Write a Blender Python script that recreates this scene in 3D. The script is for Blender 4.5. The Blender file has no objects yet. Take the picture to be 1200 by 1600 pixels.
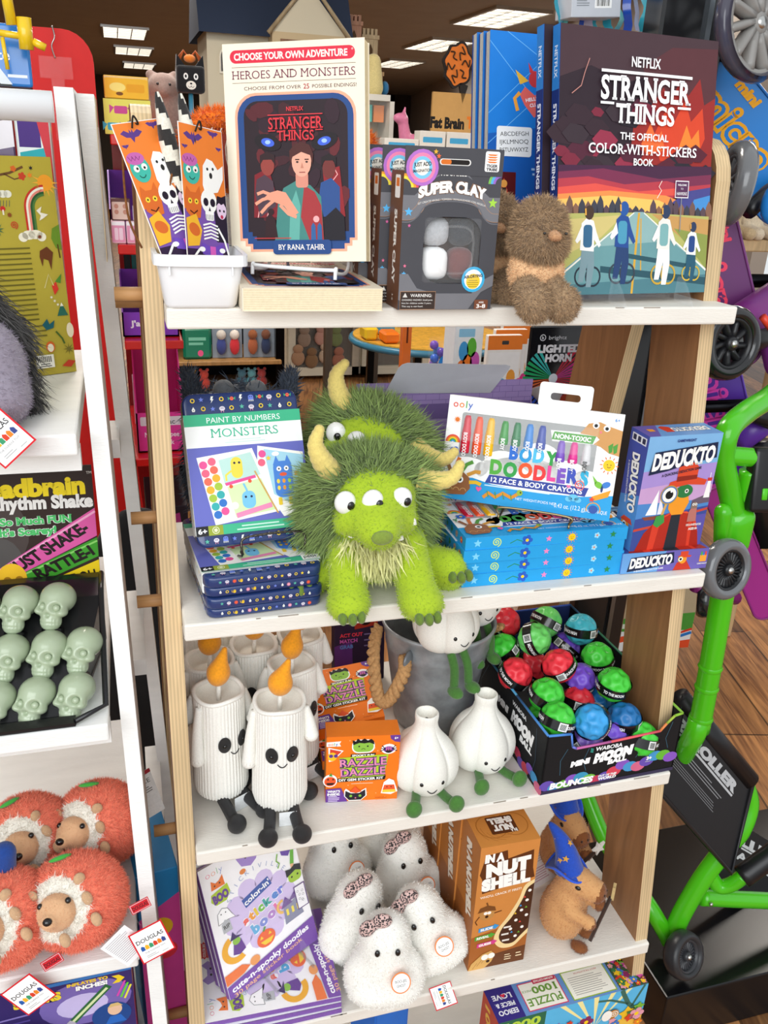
import bpy, bmesh, math, random
import numpy as np
from math import sin, cos, pi, radians
from mathutils import Vector, Matrix
random.seed(7); RS = np.random.RandomState(11)
S = bpy.context.scene; COL = S.collection

# ------------------------------------------------------------------ camera
FPX = 1350.0                                        # focal length for a 1200 x 1600 frame
CAM = np.array([-.0339, -.7997, 1.4063])
PIT, YAW, ROL = radians(22.57), radians(17.10), radians(2.75)
_f0 = np.array([sin(YAW), cos(YAW), 0]); _r0 = np.array([cos(YAW), -sin(YAW), 0]); _u0 = np.array([0, 0, 1.])
FW = _f0*cos(PIT)-_u0*sin(PIT); _u1 = _u0*cos(PIT)+_f0*sin(PIT)
RT = _r0*cos(ROL)+_u1*sin(ROL); UP = _u1*cos(ROL)-_r0*sin(ROL)
cd = bpy.data.cameras.new('camera'); co = bpy.data.objects.new('camera', cd); COL.objects.link(co)
co.matrix_world = Matrix(((RT[0], UP[0], -FW[0], CAM[0]), (RT[1], UP[1], -FW[1], CAM[1]), (RT[2], UP[2], -FW[2], CAM[2]), (0, 0, 0, 1)))
cd.sensor_fit = 'VERTICAL'; cd.sensor_height = 32; cd.lens = FPX/1600*32; cd.clip_start = .02; cd.clip_end = 100
S.camera = co
def at(px, py, ax, val):
    """point of the place seen at a pixel of the photograph, on the plane ax = val"""
    d = FW+RT*(px-600)/FPX-UP*(py-800)/FPX; i = 'xyz'.index(ax)
    return CAM+d*((val-CAM[i])/d[i])

# ------------------------------------------------------------------ light
w = bpy.data.worlds.new('daylight'); S.world = w; w.use_nodes = True
bg = w.node_tree.nodes['Background']; bg.inputs[0].default_value = (.93, .97, 1, 1); bg.inputs[1].default_value = .9
def area(name, loc, tgt, sx, sy, e, col=(1, 1, 1)):
    l = bpy.data.lights.new(name, 'AREA'); l.shape = 'RECTANGLE'; l.size = sx; l.size_y = sy; l.energy = e; l.color = col
    o = bpy.data.objects.new(name, l); COL.objects.link(o); o.location = loc
    o.rotation_euler = (Vector(tgt)-Vector(loc)).to_track_quat('-Z', 'Y').to_euler()
area('shop_window_daylight', (-1.0, -2.6, 2.3), (.25, .1, .8), 3.4, 2.2, 95, (.95, .98, 1))
S.view_settings.view_transform = 'Standard'; S.view_settings.look = 'None'
S.view_settings.exposure = -0.08; S.view_settings.gamma = 1; S.view_settings.use_curve_mapping = False

LAMP_W = 42                                         # each ceiling lamp

# ------------------------------------------------------------------ materials
_hx = {}
def hx(c):
    if not isinstance(c, str): return tuple(c)
    if c not in _hx:
        v = [int(c[i:i+2], 16)/255 for i in (1, 3, 5)]
        _hx[c] = tuple(x/12.92 if x <= .04045 else ((x+.055)/1.055)**2.4 for x in v)
    return _hx[c]
MATS = {}
def nd(nt, t, **kw):
    n = nt.nodes.new(t)
    for k, v in kw.items():
        if k in n.inputs: n.inputs[k].default_value = v
        else: setattr(n, k, v)
    return n
def material(name, rough=.5, metal=0, bump=None, var=None, coat=0, sheen=0, trans=0, spec=.5, sss=0, stretch=None, emit=0, alpha=1, ior=1.46, dist=.001):
    """colour comes from the mesh (what the thing is printed or dyed), broken up by procedural noise"""
    m = bpy.data.materials.new(name); m.use_nodes = True; nt = m.node_tree; B = nt.nodes['Principled BSDF']; L = nt.links.new
    a = nd(nt, 'ShaderNodeAttribute', attribute_name='Col'); colour = a.outputs['Color']
    tc = nd(nt, 'ShaderNodeTexCoord'); src = tc.outputs['Object']
    if stretch:
        mp = nd(nt, 'ShaderNodeMapping'); mp.inputs['Scale'].default_value = stretch; L(src, mp.inputs[0]); src = mp.outputs[0]
    if var:
        n = nd(nt, 'ShaderNodeTexNoise', Scale=var[0], Detail=4.0); L(src, n.inputs['Vector'])
        r = nd(nt, 'ShaderNodeMapRange'); r.inputs[3].default_value = 1-var[1]; r.inputs[4].default_value = 1+var[1]*.6
        r.inputs[1].default_value = .3; r.inputs[2].default_value = .7; L(n.outputs[0], r.inputs[0])
        mx = nd(nt, 'ShaderNodeVectorMath', operation='SCALE'); L(colour, mx.inputs[0]); L(r.outputs[0], mx.inputs['Scale']); colour = mx.outputs[0]
    L(colour, B.inputs['Base Color'])
    if bump:
        n = nd(nt, 'ShaderNodeTexNoise', Scale=bump[0], Detail=3.0); L(src, n.inputs['Vector'])
        b = nd(nt, 'ShaderNodeBump', Strength=bump[1], Distance=dist); L(n.outputs[0], b.inputs['Height']); L(b.outputs[0], B.inputs['Normal'])
    B.inputs['Roughness'].default_value = rough; B.inputs['Metallic'].default_value = metal
    B.inputs['Specular IOR Level'].default_value = spec; B.inputs['Coat Weight'].default_value = coat; B.inputs['Coat Roughness'].default_value = .12
    B.inputs['Sheen Weight'].default_value = sheen; B.inputs['Transmission Weight'].default_value = trans; B.inputs['IOR'].default_value = ior
    B.inputs['Alpha'].default_value = alpha
    if sss: B.inputs['Subsurface Weight'].default_value = sss; B.inputs['Subsurface Radius'].default_value = (.01, .008, .006)
    if emit: L(colour, B.inputs['Emission Color']); B.inputs['Emission Strength'].default_value = emit
    MATS[name] = m; return m
material('print', .45, spec=.25, bump=(300, .05), var=(60, .03))
material('gloss', .2, coat=.5, bump=(40, .08))
material('card', .62, spec=.3, bump=(220, .12), var=(30, .05))
material('paper', .8, bump=(500, .2), var=(300, .06))
material('plastic', .32, bump=(90, .04))
material('rubber', .36, bump=(150, .1), var=(90, .06))
material('metal', .28, metal=1, bump=(300, .1))
material('painted_metal', .22, coat=.3, bump=(120, .02))
material('felt', .95, bump=(900, .5), var=(400, .12), sheen=.3)
material('fur', .85, sheen=.25, spec=.2)
material('plush', .95, bump=(700, .6), var=(250, .15), sheen=.3, spec=.2)
material('knit', .9, bump=(1400, .35), var=(700, .07), sheen=.15)
material('clear', .06, trans=1, ior=1.3)
material('film', .06, alpha=.045, spec=1)
material('lamp', .5, emit=2.6)
material('white_paint', .5, bump=(160, .35), var=(14, .05), stretch=(1, 4, 4))
material('galvanised', .4, metal=.35, bump=(120, .25), var=(45, .3))
material('glitter', .35, metal=.1, bump=(2600, 1), var=(2200, .6), spec=.9)
material('rope', .95, bump=(900, .6), var=(300, .25))
material('dark_plastic', .25, bump=(60, .05))
material('ceiling_paint', .9, bump=(200, .3), var=(3, .06))
material('wall_paint', .85, bump=(250, .2), var=(2, .04))
def wood(name, scale, stretch, rough, bands=0, axis='x'):
    m = material(name, rough); nt = m.node_tree; L = nt.links.new; B = nt.nodes['Principled BSDF']
    tc = nd(nt, 'ShaderNodeTexCoord'); mp = nd(nt, 'ShaderNodeMapping'); mp.inputs['Scale'].default_value = stretch
    L(tc.outputs['Object'], mp.inputs[0]); n = nd(nt, 'ShaderNodeTexNoise', Scale=scale, Detail=6.0, Distortion=.8); L(mp.outputs[0], n.inputs['Vector'])
    r = nd(nt, 'ShaderNodeMapRange'); r.inputs[1].default_value = .3; r.inputs[2].default_value = .7; r.inputs[3].default_value = .72; r.inputs[4].default_value = 1.12
    L(n.outputs[0], r.inputs[0]); f = r.outputs[0]
    if bands:
        sp = nd(nt, 'ShaderNodeSeparateXYZ'); L(tc.outputs['Object'], sp.inputs[0])
        s_ = nd(nt, 'ShaderNodeMath', operation='MULTIPLY'); s_.inputs[1].default_value = bands; L(sp.outputs['xyz'.index(axis)], s_.inputs[0])
        si = nd(nt, 'ShaderNodeMath', operation='SINE'); L(s_.outputs[0], si.inputs[0])
        r2 = nd(nt, 'ShaderNodeMapRange'); r2.inputs[1].default_value = -1; r2.inputs[3].default_value = .8; r2.inputs[4].default_value = 1.06; L(si.outputs[0], r2.inputs[0])
        mu = nd(nt, 'ShaderNodeMath', operation='MULTIPLY'); L(f, mu.inputs[0]); L(r2.outputs[0], mu.inputs[1]); f = mu.outputs[0]
    mx = nd(nt, 'ShaderNodeVectorMath', operation='SCALE'); L(nt.nodes['Attribute'].outputs['Color'], mx.inputs[0]); L(f, mx.inputs['Scale']); L(mx.outputs[0], B.inputs['Base Color'])
    return m
wood('plywood_edge', 30, (1, 1, .12), .6, bands=1750)
wood('wood', 14, (4, 4, .5), .5)
wood('dowel_wood', 40, (.2, 3, 3), .6)
def floor_material():
    m = material('floor_planks', .38); nt = m.node_tree; L = nt.links.new; B = nt.nodes['Principled BSDF']
    tc = nd(nt, 'ShaderNodeTexCoord'); mp = nd(nt, 'ShaderNodeMapping'); mp.inputs['Rotation'].default_value = (0, 0, radians(-76)); L(tc.outputs['Object'], mp.inputs[0])
    br = nd(nt, 'ShaderNodeTexBrick', Scale=1.0); br.inputs['Brick Width'].default_value = 1.1; br.inputs['Row Height'].default_value = .15; br.inputs['Mortar Size'].default_value = .003
    br.inputs['Color1'].default_value = (.5, .5, .5, 1); br.inputs['Color2'].default_value = (1.25, 1.25, 1.25, 1); br.inputs['Mortar'].default_value = (.25, .25, .25, 1); L(mp.outputs[0], br.inputs['Vector'])
    m2 = nd(nt, 'ShaderNodeMapping'); m2.inputs['Scale'].default_value = (1.2, 14, 1); L(mp.outputs[0], m2.inputs[0])
    n = nd(nt, 'ShaderNodeTexNoise', Scale=4.0, Detail=7.0, Distortion=1.2); L(m2.outputs[0], n.inputs['Vector'])
    cr = nd(nt, 'ShaderNodeValToRGB'); e = cr.color_ramp.elements; e[0].position = .3; e[0].color = (*hx('#6a4026'), 1); e[1].position = .72; e[1].color = (*hx('#c48a54'), 1); L(n.outputs[0], cr.inputs[0])
    mu = nd(nt, 'ShaderNodeVectorMath', operation='MULTIPLY'); L(cr.outputs[0], mu.inputs[0]); L(br.outputs['Color'], mu.inputs[1]); L(mu.outputs[0], B.inputs['Base Color'])
floor_material()

# ------------------------------------------------------------------ mesh building
class MB:
    """collects shapes with a colour and a material each and links them as ONE mesh object"""
    def __init__(s): s.V = []; s.n = 0; s.L = []; s.T = []; s.C = []; s.I = []; s.S = []; s.mats = []
    def add(s, vf, c='#ffffff', m='plastic', smooth=True, M=None):
        vs, fs = vf; vs = np.asarray(vs, float).reshape(-1, 3)
        if M is not None: A = np.array(M); vs = vs@A[:3, :3].T+A[:3, 3]
        if m not in s.mats: s.mats.append(m)
        k = s.mats.index(m)
        if isinstance(fs, np.ndarray):
            nf = len(fs); s.L.append((fs+s.n).ravel()); s.T.append(np.full(nf, fs.shape[1]))
        else:
            nf = len(fs); s.L.append(np.array([i for f in fs for i in f], int)+s.n); s.T.append(np.array([len(f) for f in fs], int))
        if isinstance(c, np.ndarray): s.C.append(c)
        else: s.C.append(np.tile(hx(c), (nf, 1)))
        s.I.append(np.full(nf, k)); s.S.append(np.full(nf, bool(smooth))); s.V.append(vs); s.n += len(vs); return s
    def mesh(s, name):
        me = bpy.data.meshes.new(name); V = np.concatenate(s.V); Lp = np.concatenate(s.L); T = np.concatenate(s.T)
        me.vertices.add(len(V)); me.vertices.foreach_set('co', V.ravel().astype(np.float32))
        me.loops.add(len(Lp)); me.loops.foreach_set('vertex_index', Lp.astype(np.int32))
        me.polygons.add(len(T)); me.polygons.foreach_set('loop_start', (np.cumsum(T)-T).astype(np.int32))
        try: me.polygons.foreach_set('loop_total', T.astype(np.int32))
        except Exception: pass
        me.polygons.foreach_set('material_index', np.concatenate(s.I).astype(np.int32))
        for k in s.mats: me.materials.append(MATS[k])
        me.update(calc_edges=True)
        me.polygons.foreach_set('use_smooth', np.concatenate(s.S))
        a = me.attributes.new('Col', 'FLOAT_COLOR', 'FACE'); C = np.concatenate(s.C)
        a.data.foreach_set('color', np.concatenate([C, np.ones((len(C), 1))], 1).ravel().astype(np.float32))
        return me
    def build(s, name, parent=None, M=None):
        o = bpy.data.objects.new(name, s.mesh(name)); COL.objects.link(o)
        if parent: o.parent = parent
        if M is not None: o.matrix_world = Matrix(np.array(M).tolist())
        return o
def tag(o, label, cat, group=None):
    o['label'] = label; o['category'] = cat
    if group: o['group'] = group
    return o
def thing(name, label, cat, M=None, group=None):
    o = bpy.data.objects.new(name, None); COL.objects.link(o); o.empty_display_size = .03
    if M is not None: o.matrix_world = Matrix(np.array(M).tolist())
    return tag(o, label, cat, group)
def struct(mb, name):
    o = mb.build(name); o['kind'] = 'structure'; return o
def dup(r, label, M=None):
    n = r.copy(); COL.objects.link(n); n['label'] = label
    if M is not None: n.matrix_world = Matrix(np.array(M).tolist())
    for ch in r.children:
        c = ch.copy(); COL.objects.link(c); c.parent = n
        for g in ch.children: d = g.copy(); COL.objects.link(d); d.parent = c
    return n
def X(loc=(0, 0, 0), yaw=0, lean=0, roll=0, sc=1):
    """placement: yaw about z, then lean back about the local x axis, then roll in the face; angles in degrees"""
    return np.array(Matrix.Translation(Vector(loc)) @ Matrix.Rotation(radians(yaw), 4, 'Z') @ Matrix.Rotation(radians(-lean), 4, 'X') @ Matrix.Rotation(radians(-roll), 4, 'Y') @ Matrix.Scale(sc, 4))
def box(x0, x1, y0, y1, z0, z1):
    v = [(x, y, z) for x in (x0, x1) for y in (y0, y1) for z in (z0, z1)]
    return v, [(0, 1, 3, 2), (4, 6, 7, 5), (0, 4, 5, 1), (2, 3, 7, 6), (0, 2, 6, 4), (1, 5, 7, 3)]
def rbox(x0, x1, y0, y1, z0, z1, r=.002, seg=2):
    bm = bmesh.new(); v, f = box(x0, x1, y0, y1, z0, z1); b = [bm.verts.new(p) for p in v]
    for q in f: bm.faces.new([b[i] for i in q])
    bmesh.ops.bevel(bm, geom=list(bm.edges), offset=r, segments=seg, profile=.5, affect='EDGES', clamp_overlap=True)
    bm.verts.index_update(); o = ([tuple(v.co) for v in bm.verts], [tuple(v.index for v in q.verts) for q in bm.faces]); bm.free(); return o
def lathe(pr, n=32, rib=0, nrib=0):
    """turn a profile of (radius, z) about z; rib adds vertical ribs"""
    v = []; f = []
    for r, z in pr:
        for k in range(n):
            a = 2*pi*k/n; rr = r*(1+rib*(abs(cos(nrib*a/2))-.5)) if rib else r
            v.append((rr*cos(a), rr*sin(a), z))
    for i in range(len(pr)-1):
        for k in range(n): k2 = (k+1) % n; f.append((i*n+k, i*n+k2, (i+1)*n+k2, (i+1)*n+k))
    return v, f
def ell(c, r, n=20, R=None):
    if not hasattr(r, '__len__'): r = (r, r, r)
    pr = [(sin(pi*i/(n//2)), -cos(pi*i/(n//2))) for i in range(n//2+1)]
    v, f = lathe(pr, n); v = np.array(v)*np.array(r)
    if R is not None: v = v@np.array(R)[:3, :3].T
    return v+np.array(c), f
def rotm(ax, ay, az): return np.array(Matrix.Rotation(radians(az), 3, 'Z') @ Matrix.Rotation(radians(ay), 3, 'Y') @ Matrix.Rotation(radians(ax), 3, 'X'))
def spline(P, n=8, closed=False):
    P = [np.array(p, float) for p in P]; o = []; N = len(P)
    for i in range(N if closed else N-1):
        g = (lambda k: P[k % N]) if closed else (lambda k: P[min(max(k, 0), N-1)])
        a, b, c, d = g(i-1), g(i), g(i+1), g(i+2)
        for k in range(n):
            t = k/n; o.append(.5*(2*b+(c-a)*t+(2*a-5*b+4*c-d)*t*t+(3*b-a-3*c+d)*t**3))
    if not closed: o.append(P[-1])
    return o
def tube(P, r, n=10, closed=False, caps=True):
    P = [np.array(p, float) for p in P]; N = len(P); r = r if hasattr(r, '__len__') else [r]*N
    T = []
    for i in range(N):
        a = P[i-1] if (i > 0 or closed) else P[i]; b = P[(i+1) % N] if (i < N-1 or closed) else P[i]
        t = b-a; T.append(t/(np.linalg.norm(t)+1e-12))
    u = np.cross(T[0], (0, 0, 1.)); u = u if np.linalg.norm(u) > .1 else np.cross(T[0], (1., 0, 0)); u /= np.linalg.norm(u); v = []; f = []
    for i in range(N):
        u = u-T[i]*(u@T[i]); u /= np.linalg.norm(u)+1e-12; w_ = np.cross(T[i], u)
        for k in range(n): a = 2*pi*k/n; v.append(P[i]+r[i]*(cos(a)*u+sin(a)*w_))
    for i in range(N if closed else N-1):
        j = (i+1) % N
        for k in range(n): k2 = (k+1) % n; f.append((i*n+k, i*n+k2, j*n+k2, j*n+k))
    if caps and not closed: f.append(tuple(range(n-1, -1, -1))); f.append(tuple((N-1)*n+k for k in range(n)))
    return v, f
def prism(pts, t, plane='xz'):
    """extrude an outline by t along the third axis (y backward for 'xz')"""
    n = len(pts); i, j = 'xyz'.index(plane[0]), 'xyz'.index(plane[1]); k = 3-i-j; v = []
    for d in (0, t):
        for p in pts: q = [0, 0, 0]; q[i] = p[0]; q[j] = p[1]; q[k] = d; v.append(q)
    f = [tuple(range(n)), tuple(range(2*n-1, n-1, -1))]+[(a, a+n, (a+1) % n+n, (a+1) % n) for a in range(n)]
    return v, f
def rr_pts(x0, y0, x1, y1, r, n=5):
    o = []
    for cx, cy, a0 in ((x1-r, y1-r, 0), (x0+r, y1-r, 90), (x0+r, y0+r, 180), (x1-r, y0+r, 270)):
        o += [(cx+r*cos(radians(a0+90*k/n)), cy+r*sin(radians(a0+90*k/n))) for k in range(n+1)]
    return o
# ---- soft bodies: a smooth union of ellipsoids and tapered limbs, meshed with surface nets
def blob(prims, cell=.003, k=.01, cols=None):
    lo = np.full(3, 1e9); hi = -lo
    for p in prims:
        if p[0] == 'e': c = np.array(p[1]); r = max(p[2]); lo = np.minimum(lo, c-r); hi = np.maximum(hi, c+r)
        else:
            for c, r in ((p[1], p[3]), (p[2], p[4])): lo = np.minimum(lo, np.array(c)-r); hi = np.maximum(hi, np.array(c)+r)
    lo -= cell*3; hi += cell*3; n = np.ceil((hi-lo)/cell).astype(int)+1
    ax = [lo[i]+cell*np.arange(n[i]) for i in range(3)]; G = np.stack(np.meshgrid(*ax, indexing='ij'), -1)
    D = None; best = None; who = None
    for q, p in enumerate(prims):
        if p[0] == 'e':
            d = G-np.array(p[1]); r = np.array(p[2], float)
            if len(p) > 3: d = d@np.array(p[3])
            k0 = np.linalg.norm(d/r, axis=-1); k1 = np.linalg.norm(d/(r*r), axis=-1)+1e-9; d = k0*(k0-1)/k1
        else:
            a, b = np.array(p[1], float), np.array(p[2], float); ab = b-a; t = np.clip(((G-a)@ab)/(ab@ab), 0, 1)
            d = np.linalg.norm(G-a-t[..., None]*ab, axis=-1)-(p[3]+(p[4]-p[3])*t)
        if D is None: D = d; best = d.copy(); who = np.zeros(d.shape, int)
        else:
            h = np.clip(.5+.5*(d-D)/k, 0, 1); D = d*(1-h)+D*h-k*h*(1-h)
            m_ = d < best; best[m_] = d[m_]; who[m_] = q
    cs = [D[i:n[0]-1+i, j:n[1]-1+j, l:n[2]-1+l] for i in (0, 1) for j in (0, 1) for l in (0, 1)]
    neg = sum((c < 0).astype(int) for c in cs); act = (neg > 0) & (neg < 8); idx = np.argwhere(act)
    off = np.array([(i, j, l) for i in (0, 1) for j in (0, 1) for l in (0, 1)]); vals = np.stack([c[act] for c in cs], 1)
    acc = np.zeros((len(idx), 3)); cnt = np.zeros((len(idx), 1))
    for a in range(8):
        for b in range(a+1, 8):
            if abs(off[a]-off[b]).sum() != 1: continue
            va, vb = vals[:, a], vals[:, b]; m_ = (va < 0) != (vb < 0); t = np.where(m_, va/(va-vb+1e-20), 0)[:, None]
            acc += np.where(m_[:, None], off[a]+t*(off[b]-off[a]), 0); cnt += m_[:, None]
    V = lo+cell*(idx+acc/cnt); vid = -np.ones(act.shape, int); vid[act] = np.arange(len(idx)); Q = []
    for d in range(3):
        e1, e2 = [i for i in range(3) if i != d]
        sl0 = [slice(1, n[i]-1) for i in range(3)]; sl0[d] = slice(0, n[d]-1); sl1 = list(sl0); sl1[d] = slice(1, n[d])
        s0 = D[tuple(sl0)] < 0; s1 = D[tuple(sl1)] < 0
        for flip, mk in ((0, s0 & ~s1), (1, ~s0 & s1)):
            I = np.argwhere(mk); base = I.copy()
            for i in range(3):
                if i != d: base[:, i] += 1
            def g(a, b):
                B = base.copy(); B[:, e1] -= a; B[:, e2] -= b; return vid[B[:, 0], B[:, 1], B[:, 2]]
            q = np.stack([g(1, 1), g(0, 1), g(0, 0), g(1, 0)], 1)
            if (flip == 1) != (d == 1): q = q[:, ::-1]
            Q.append(q)
    Q = np.concatenate(Q); Q = Q[(Q >= 0).all(1)]
    pos = np.clip(((V[Q].mean(1)-lo)/cell).round().astype(int), 0, n-1); W_ = who[pos[:, 0], pos[:, 1], pos[:, 2]]
    C = np.array([hx(c) for c in (cols or ['#ffffff']*len(prims))])[W_]
    return V, Q, C, W_
def tri_of(V, F):
    F = np.array(F) if not isinstance(F, np.ndarray) else F
    return np.concatenate([F[:, [0, 1, 2]], F[:, [0, 2, 3]]]) if F.shape[1] == 4 else F
def fur(V, Q, C, N, ln=.008, wd=.0012, comb=(0, 0, -.5), stand=.6, rnd=.35, cvar=.16, keep=None, seg=1, lnf=None):
    """blades of fur rooted on a surface: returns verts, triangles, colours"""
    V = np.asarray(V); T = tri_of(V, Q); CT = np.concatenate([C, C]) if len(T) == 2*len(C) else C
    a, b, c = V[T[:, 0]], V[T[:, 1]], V[T[:, 2]]; nr = np.cross(b-a, c-a); ar = np.linalg.norm(nr, axis=1); ar = np.maximum(ar, 1e-14)
    pr = ar.copy()
    if keep is not None: pr *= keep((a+b+c)/3)
    pr /= pr.sum(); I = RS.choice(len(T), N, p=pr); u, v = RS.rand(2, N); fl = u+v > 1; u[fl] = 1-u[fl]; v[fl] = 1-v[fl]
    P = a[I]+(b-a)[I]*u[:, None]+(c-a)[I]*v[:, None]; n = nr[I]/ar[I][:, None]
    cb = comb(P) if callable(comb) else np.tile(np.array(comb, float), (N, 1))
    d = n*stand+cb+RS.randn(N, 3)*rnd; d /= np.linalg.norm(d, axis=1)[:, None]; dn = (d*n).sum(1); low = dn < .12; d[low] += n[low]*(.2-dn[low])[:, None]
    s = np.cross(d, RS.randn(N, 3)); s /= np.linalg.norm(s, axis=1)[:, None]+1e-9
    L_ = ln*(.65+.6*RS.rand(N))[:, None]
    if lnf is not None: L_ = L_*lnf(P)[:, None]
    col = np.clip(CT[I]*(1+cvar*RS.randn(N))[:, None], 0, 1); w_ = wd*(.7+.6*RS.rand(N))[:, None]; P = P-n*wd
    if seg == 1:
        vs = np.stack([P-s*w_/2, P+s*w_/2, P+d*L_], 1).reshape(-1, 3); return vs, np.arange(3*N).reshape(-1, 3), col
    g = d*.7+(cb+RS.randn(N, 3)*.35)*.6; g /= np.linalg.norm(g, axis=1)[:, None]; m_ = P+d*L_*.5
    vs = np.stack([P-s*w_/2, P+s*w_/2, m_+s*w_*.42, m_-s*w_*.42, m_+g*L_*.55], 1).reshape(-1, 3); k = np.arange(N)[:, None]*5
    return vs, np.concatenate([k+[0, 1, 2], k+[0, 2, 3], k+[3, 2, 4]]), np.concatenate([col]*3)
# ------------------------------------------------------------------ printing on a face
_tc = {}
def text_mesh(s, off):
    k = (s, off)
    if k not in _tc:
        cu = bpy.data.curves.new('lettering', 'FONT'); cu.body = s; cu.resolution_u = 3; cu.offset = off; cu.fill_mode = 'FRONT'
        o = bpy.data.objects.new('lettering', cu); me = o.to_mesh()
        V = np.array([v.co[:2] for v in me.vertices]); F_ = [tuple(p.vertices) for p in me.polygons]
        o.to_mesh_clear(); bpy.data.objects.remove(o); bpy.data.curves.remove(cu); _tc[k] = (V, F_)
    return _tc[k]
class Cv:
    """a printed face: x runs right and y runs DOWN, in units of your choice, from the top left corner"""
    EPS = 3e-5
    def __init__(s, mb, tl, ex, ey, sx, sy=None, mat='print'):
        s.mb = mb; s.O = np.array(tl, float); s.ex = np.array(ex, float); s.ey = np.array(ey, float); s.sx = sx; s.sy = sy or sx; s.mat = mat; s.l = 1
        s.n = np.cross(s.ex, -s.ey); s.n /= np.linalg.norm(s.n); s.bend = None
    def put(s, V2, F_, c, up=True):
        V2 = np.asarray(V2, float)
        if s.bend: V2 = np.stack([V2[:, 0], s.bend(V2[:, 1])], 1)
        V = s.O+s.ex*(V2[:, :1]*s.sx)+s.ey*(V2[:, 1:2]*s.sy)+s.n*(s.l*s.EPS); s.mb.add((V, F_), c, s.mat, False)
        if up: s.l += 1
        return s
    def P(s, pts, c, up=True):
        pts = [tuple(p) for p in pts]; a = sum(pts[i-1][0]*pts[i][1]-pts[i][0]*pts[i-1][1] for i in range(len(pts)))
        if a > 0: pts = pts[::-1]
        return s.put(pts, [tuple(range(len(pts)))], c, up)
    def R(s, x0, y0, x1, y1, c, r=0, up=True): return s.P(rr_pts(x0, y0, x1, y1, r) if r else [(x0, y0), (x1, y0), (x1, y1), (x0, y1)], c, up)
    def E(s, cx, cy, rx, c, ry=None, rot=0, n=20, up=True):
        ry = ry or rx; a = radians(rot); return s.P([(cx+rx*cos(t)*cos(a)-ry*sin(t)*sin(a), cy+rx*cos(t)*sin(a)+ry*sin(t)*cos(a)) for t in [2*pi*k/n for k in range(n)]], c, up)
    def St(s, cx, cy, r, c, n=5, inn=.45, rot=0, up=True):
        return s.P([(cx+(r if k % 2 == 0 else r*inn)*sin(pi*k/n+radians(rot)), cy-(r if k % 2 == 0 else r*inn)*cos(pi*k/n+radians(rot))) for k in range(2*n)], c, up)
    def L(s, pts, w, c, up=True):
        V = []; F_ = []; pts = [np.array(p, float) for p in pts]; N = len(pts)
        for i, p in enumerate(pts):
            t = pts[min(i+1, N-1)]-pts[max(i-1, 0)]; t = t/(np.linalg.norm(t)+1e-9); q = np.array([-t[1], t[0]])*w/2; V += [p+q, p-q]
        for i in range(N-1): F_.append((2*i, 2*i+2, 2*i+3, 2*i+1))
        return s.put(V, F_, c, up)
    def A(s, cx, cy, r0, r1, a0, a1, c, n=16, up=True):
        """band of a ring; angles clockwise from the right, y down"""
        t = [radians(a0+(a1-a0)*k/n) for k in range(n+1)]; V = [(cx+r*cos(a), cy+r*sin(a)) for r in (r0, r1) for a in t]
        return s.put(V, [(k, k+n+1, k+n+2, k+1)[::-1] for k in range(n)], c, up)
    def T(s, t, x, y, h, c, w=None, b=.0, al='c', rot=0, sh=0, serif=0, out=None, arc=0, up=True):
        """h is the height of a capital; y its middle; b bolder; w stretches to a width; out=(colour, width) draws an edge; arc bends up"""
        V, F_ = text_mesh(t, b); xs0, xs1 = V[:, 0].min(), V[:, 0].max()
        if serif:
            V = V.copy(); F_ = list(F_); ed = {}
            for f in F_:
                for i in range(len(f)): e = tuple(sorted((f[i-1], f[i]))); ed[e] = ed.get(e, 0)+1
            add = []
            for (i, j), q in ed.items():
                if q == 1 and abs(V[i, 1]-V[j, 1]) < .004 and .05 < abs(V[i, 0]-V[j, 0]) < .3:
                    yy = V[i, 1]; lo = yy < .06+b and yy > -.06-b; hi_ = abs(yy-.71) < .06+b
                    if lo or hi_:
                        a, d = sorted((V[i, 0], V[j, 0])); y0 = -b if lo else .71+b-.075
                        add.append((a-serif, d+serif, y0, y0+.075))
            for a, d, y0, y1 in add: k = len(V); V = np.concatenate([V, [(a, y0), (d, y0), (d, y1), (a, y1)]]); F_.append((k, k+1, k+2, k+3))
        X_ = V-np.array([{'c': (xs0+xs1)/2, 'l': xs0, 'r': xs1}[al], .355]); k = h/.71; kx = k if w is None else w/(xs1-xs0)
        if out:
            s.T(t, x, y, h, out[0], (w*1.0+2*out[1]*0) if w else None, b+out[1], al, rot, sh, 0, None, arc)
        x_ = X_[:, 0]*kx+X_[:, 1]*k*sh; y_ = -X_[:, 1]*k
        if arc: y_ = y_+arc*(x_*x_)/(h*h)*.1*h
        a = radians(rot); return s.put(np.stack([x+x_*cos(a)-y_*sin(a), y+x_*sin(a)+y_*cos(a)], 1), F_, c, up)
    # small motifs
    def flower(s, x, y, r, c, cc='#ffd21f', n=5, rot=0):
        for k in range(n): a = 2*pi*k/n+radians(rot); s.E(x+r*.62*cos(a), y+r*.62*sin(a), r*.42, c, n=10, up=False)
        s.l += 1; return s.E(x, y, r*.3, cc, n=10)
    def sun(s, x, y, r, c='#ffc91f', rc='#f0762b', n=12):
        for k in range(n): a = 2*pi*k/n; s.L([(x+r*1.12*cos(a), y+r*1.12*sin(a)), (x+r*1.55*cos(a), y+r*1.55*sin(a))], r*.16, rc, False)
        s.E(x, y, r, c); s.E(x-r*.3, y-r*.1, r*.1, '#222222', n=8, up=False); s.E(x+r*.3, y-r*.1, r*.1, '#222222', n=8, up=False)
        return s.A(x, y+r*.1, r*.25, r*.35, 20, 160, '#222222', 8)
    def spiral(s, x, y, r, c, w, t=2.2): return s.L([(x+r*k/30*cos(t*2*pi*k/30), y+r*k/30*sin(t*2*pi*k/30)) for k in range(31)], w, c)
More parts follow.
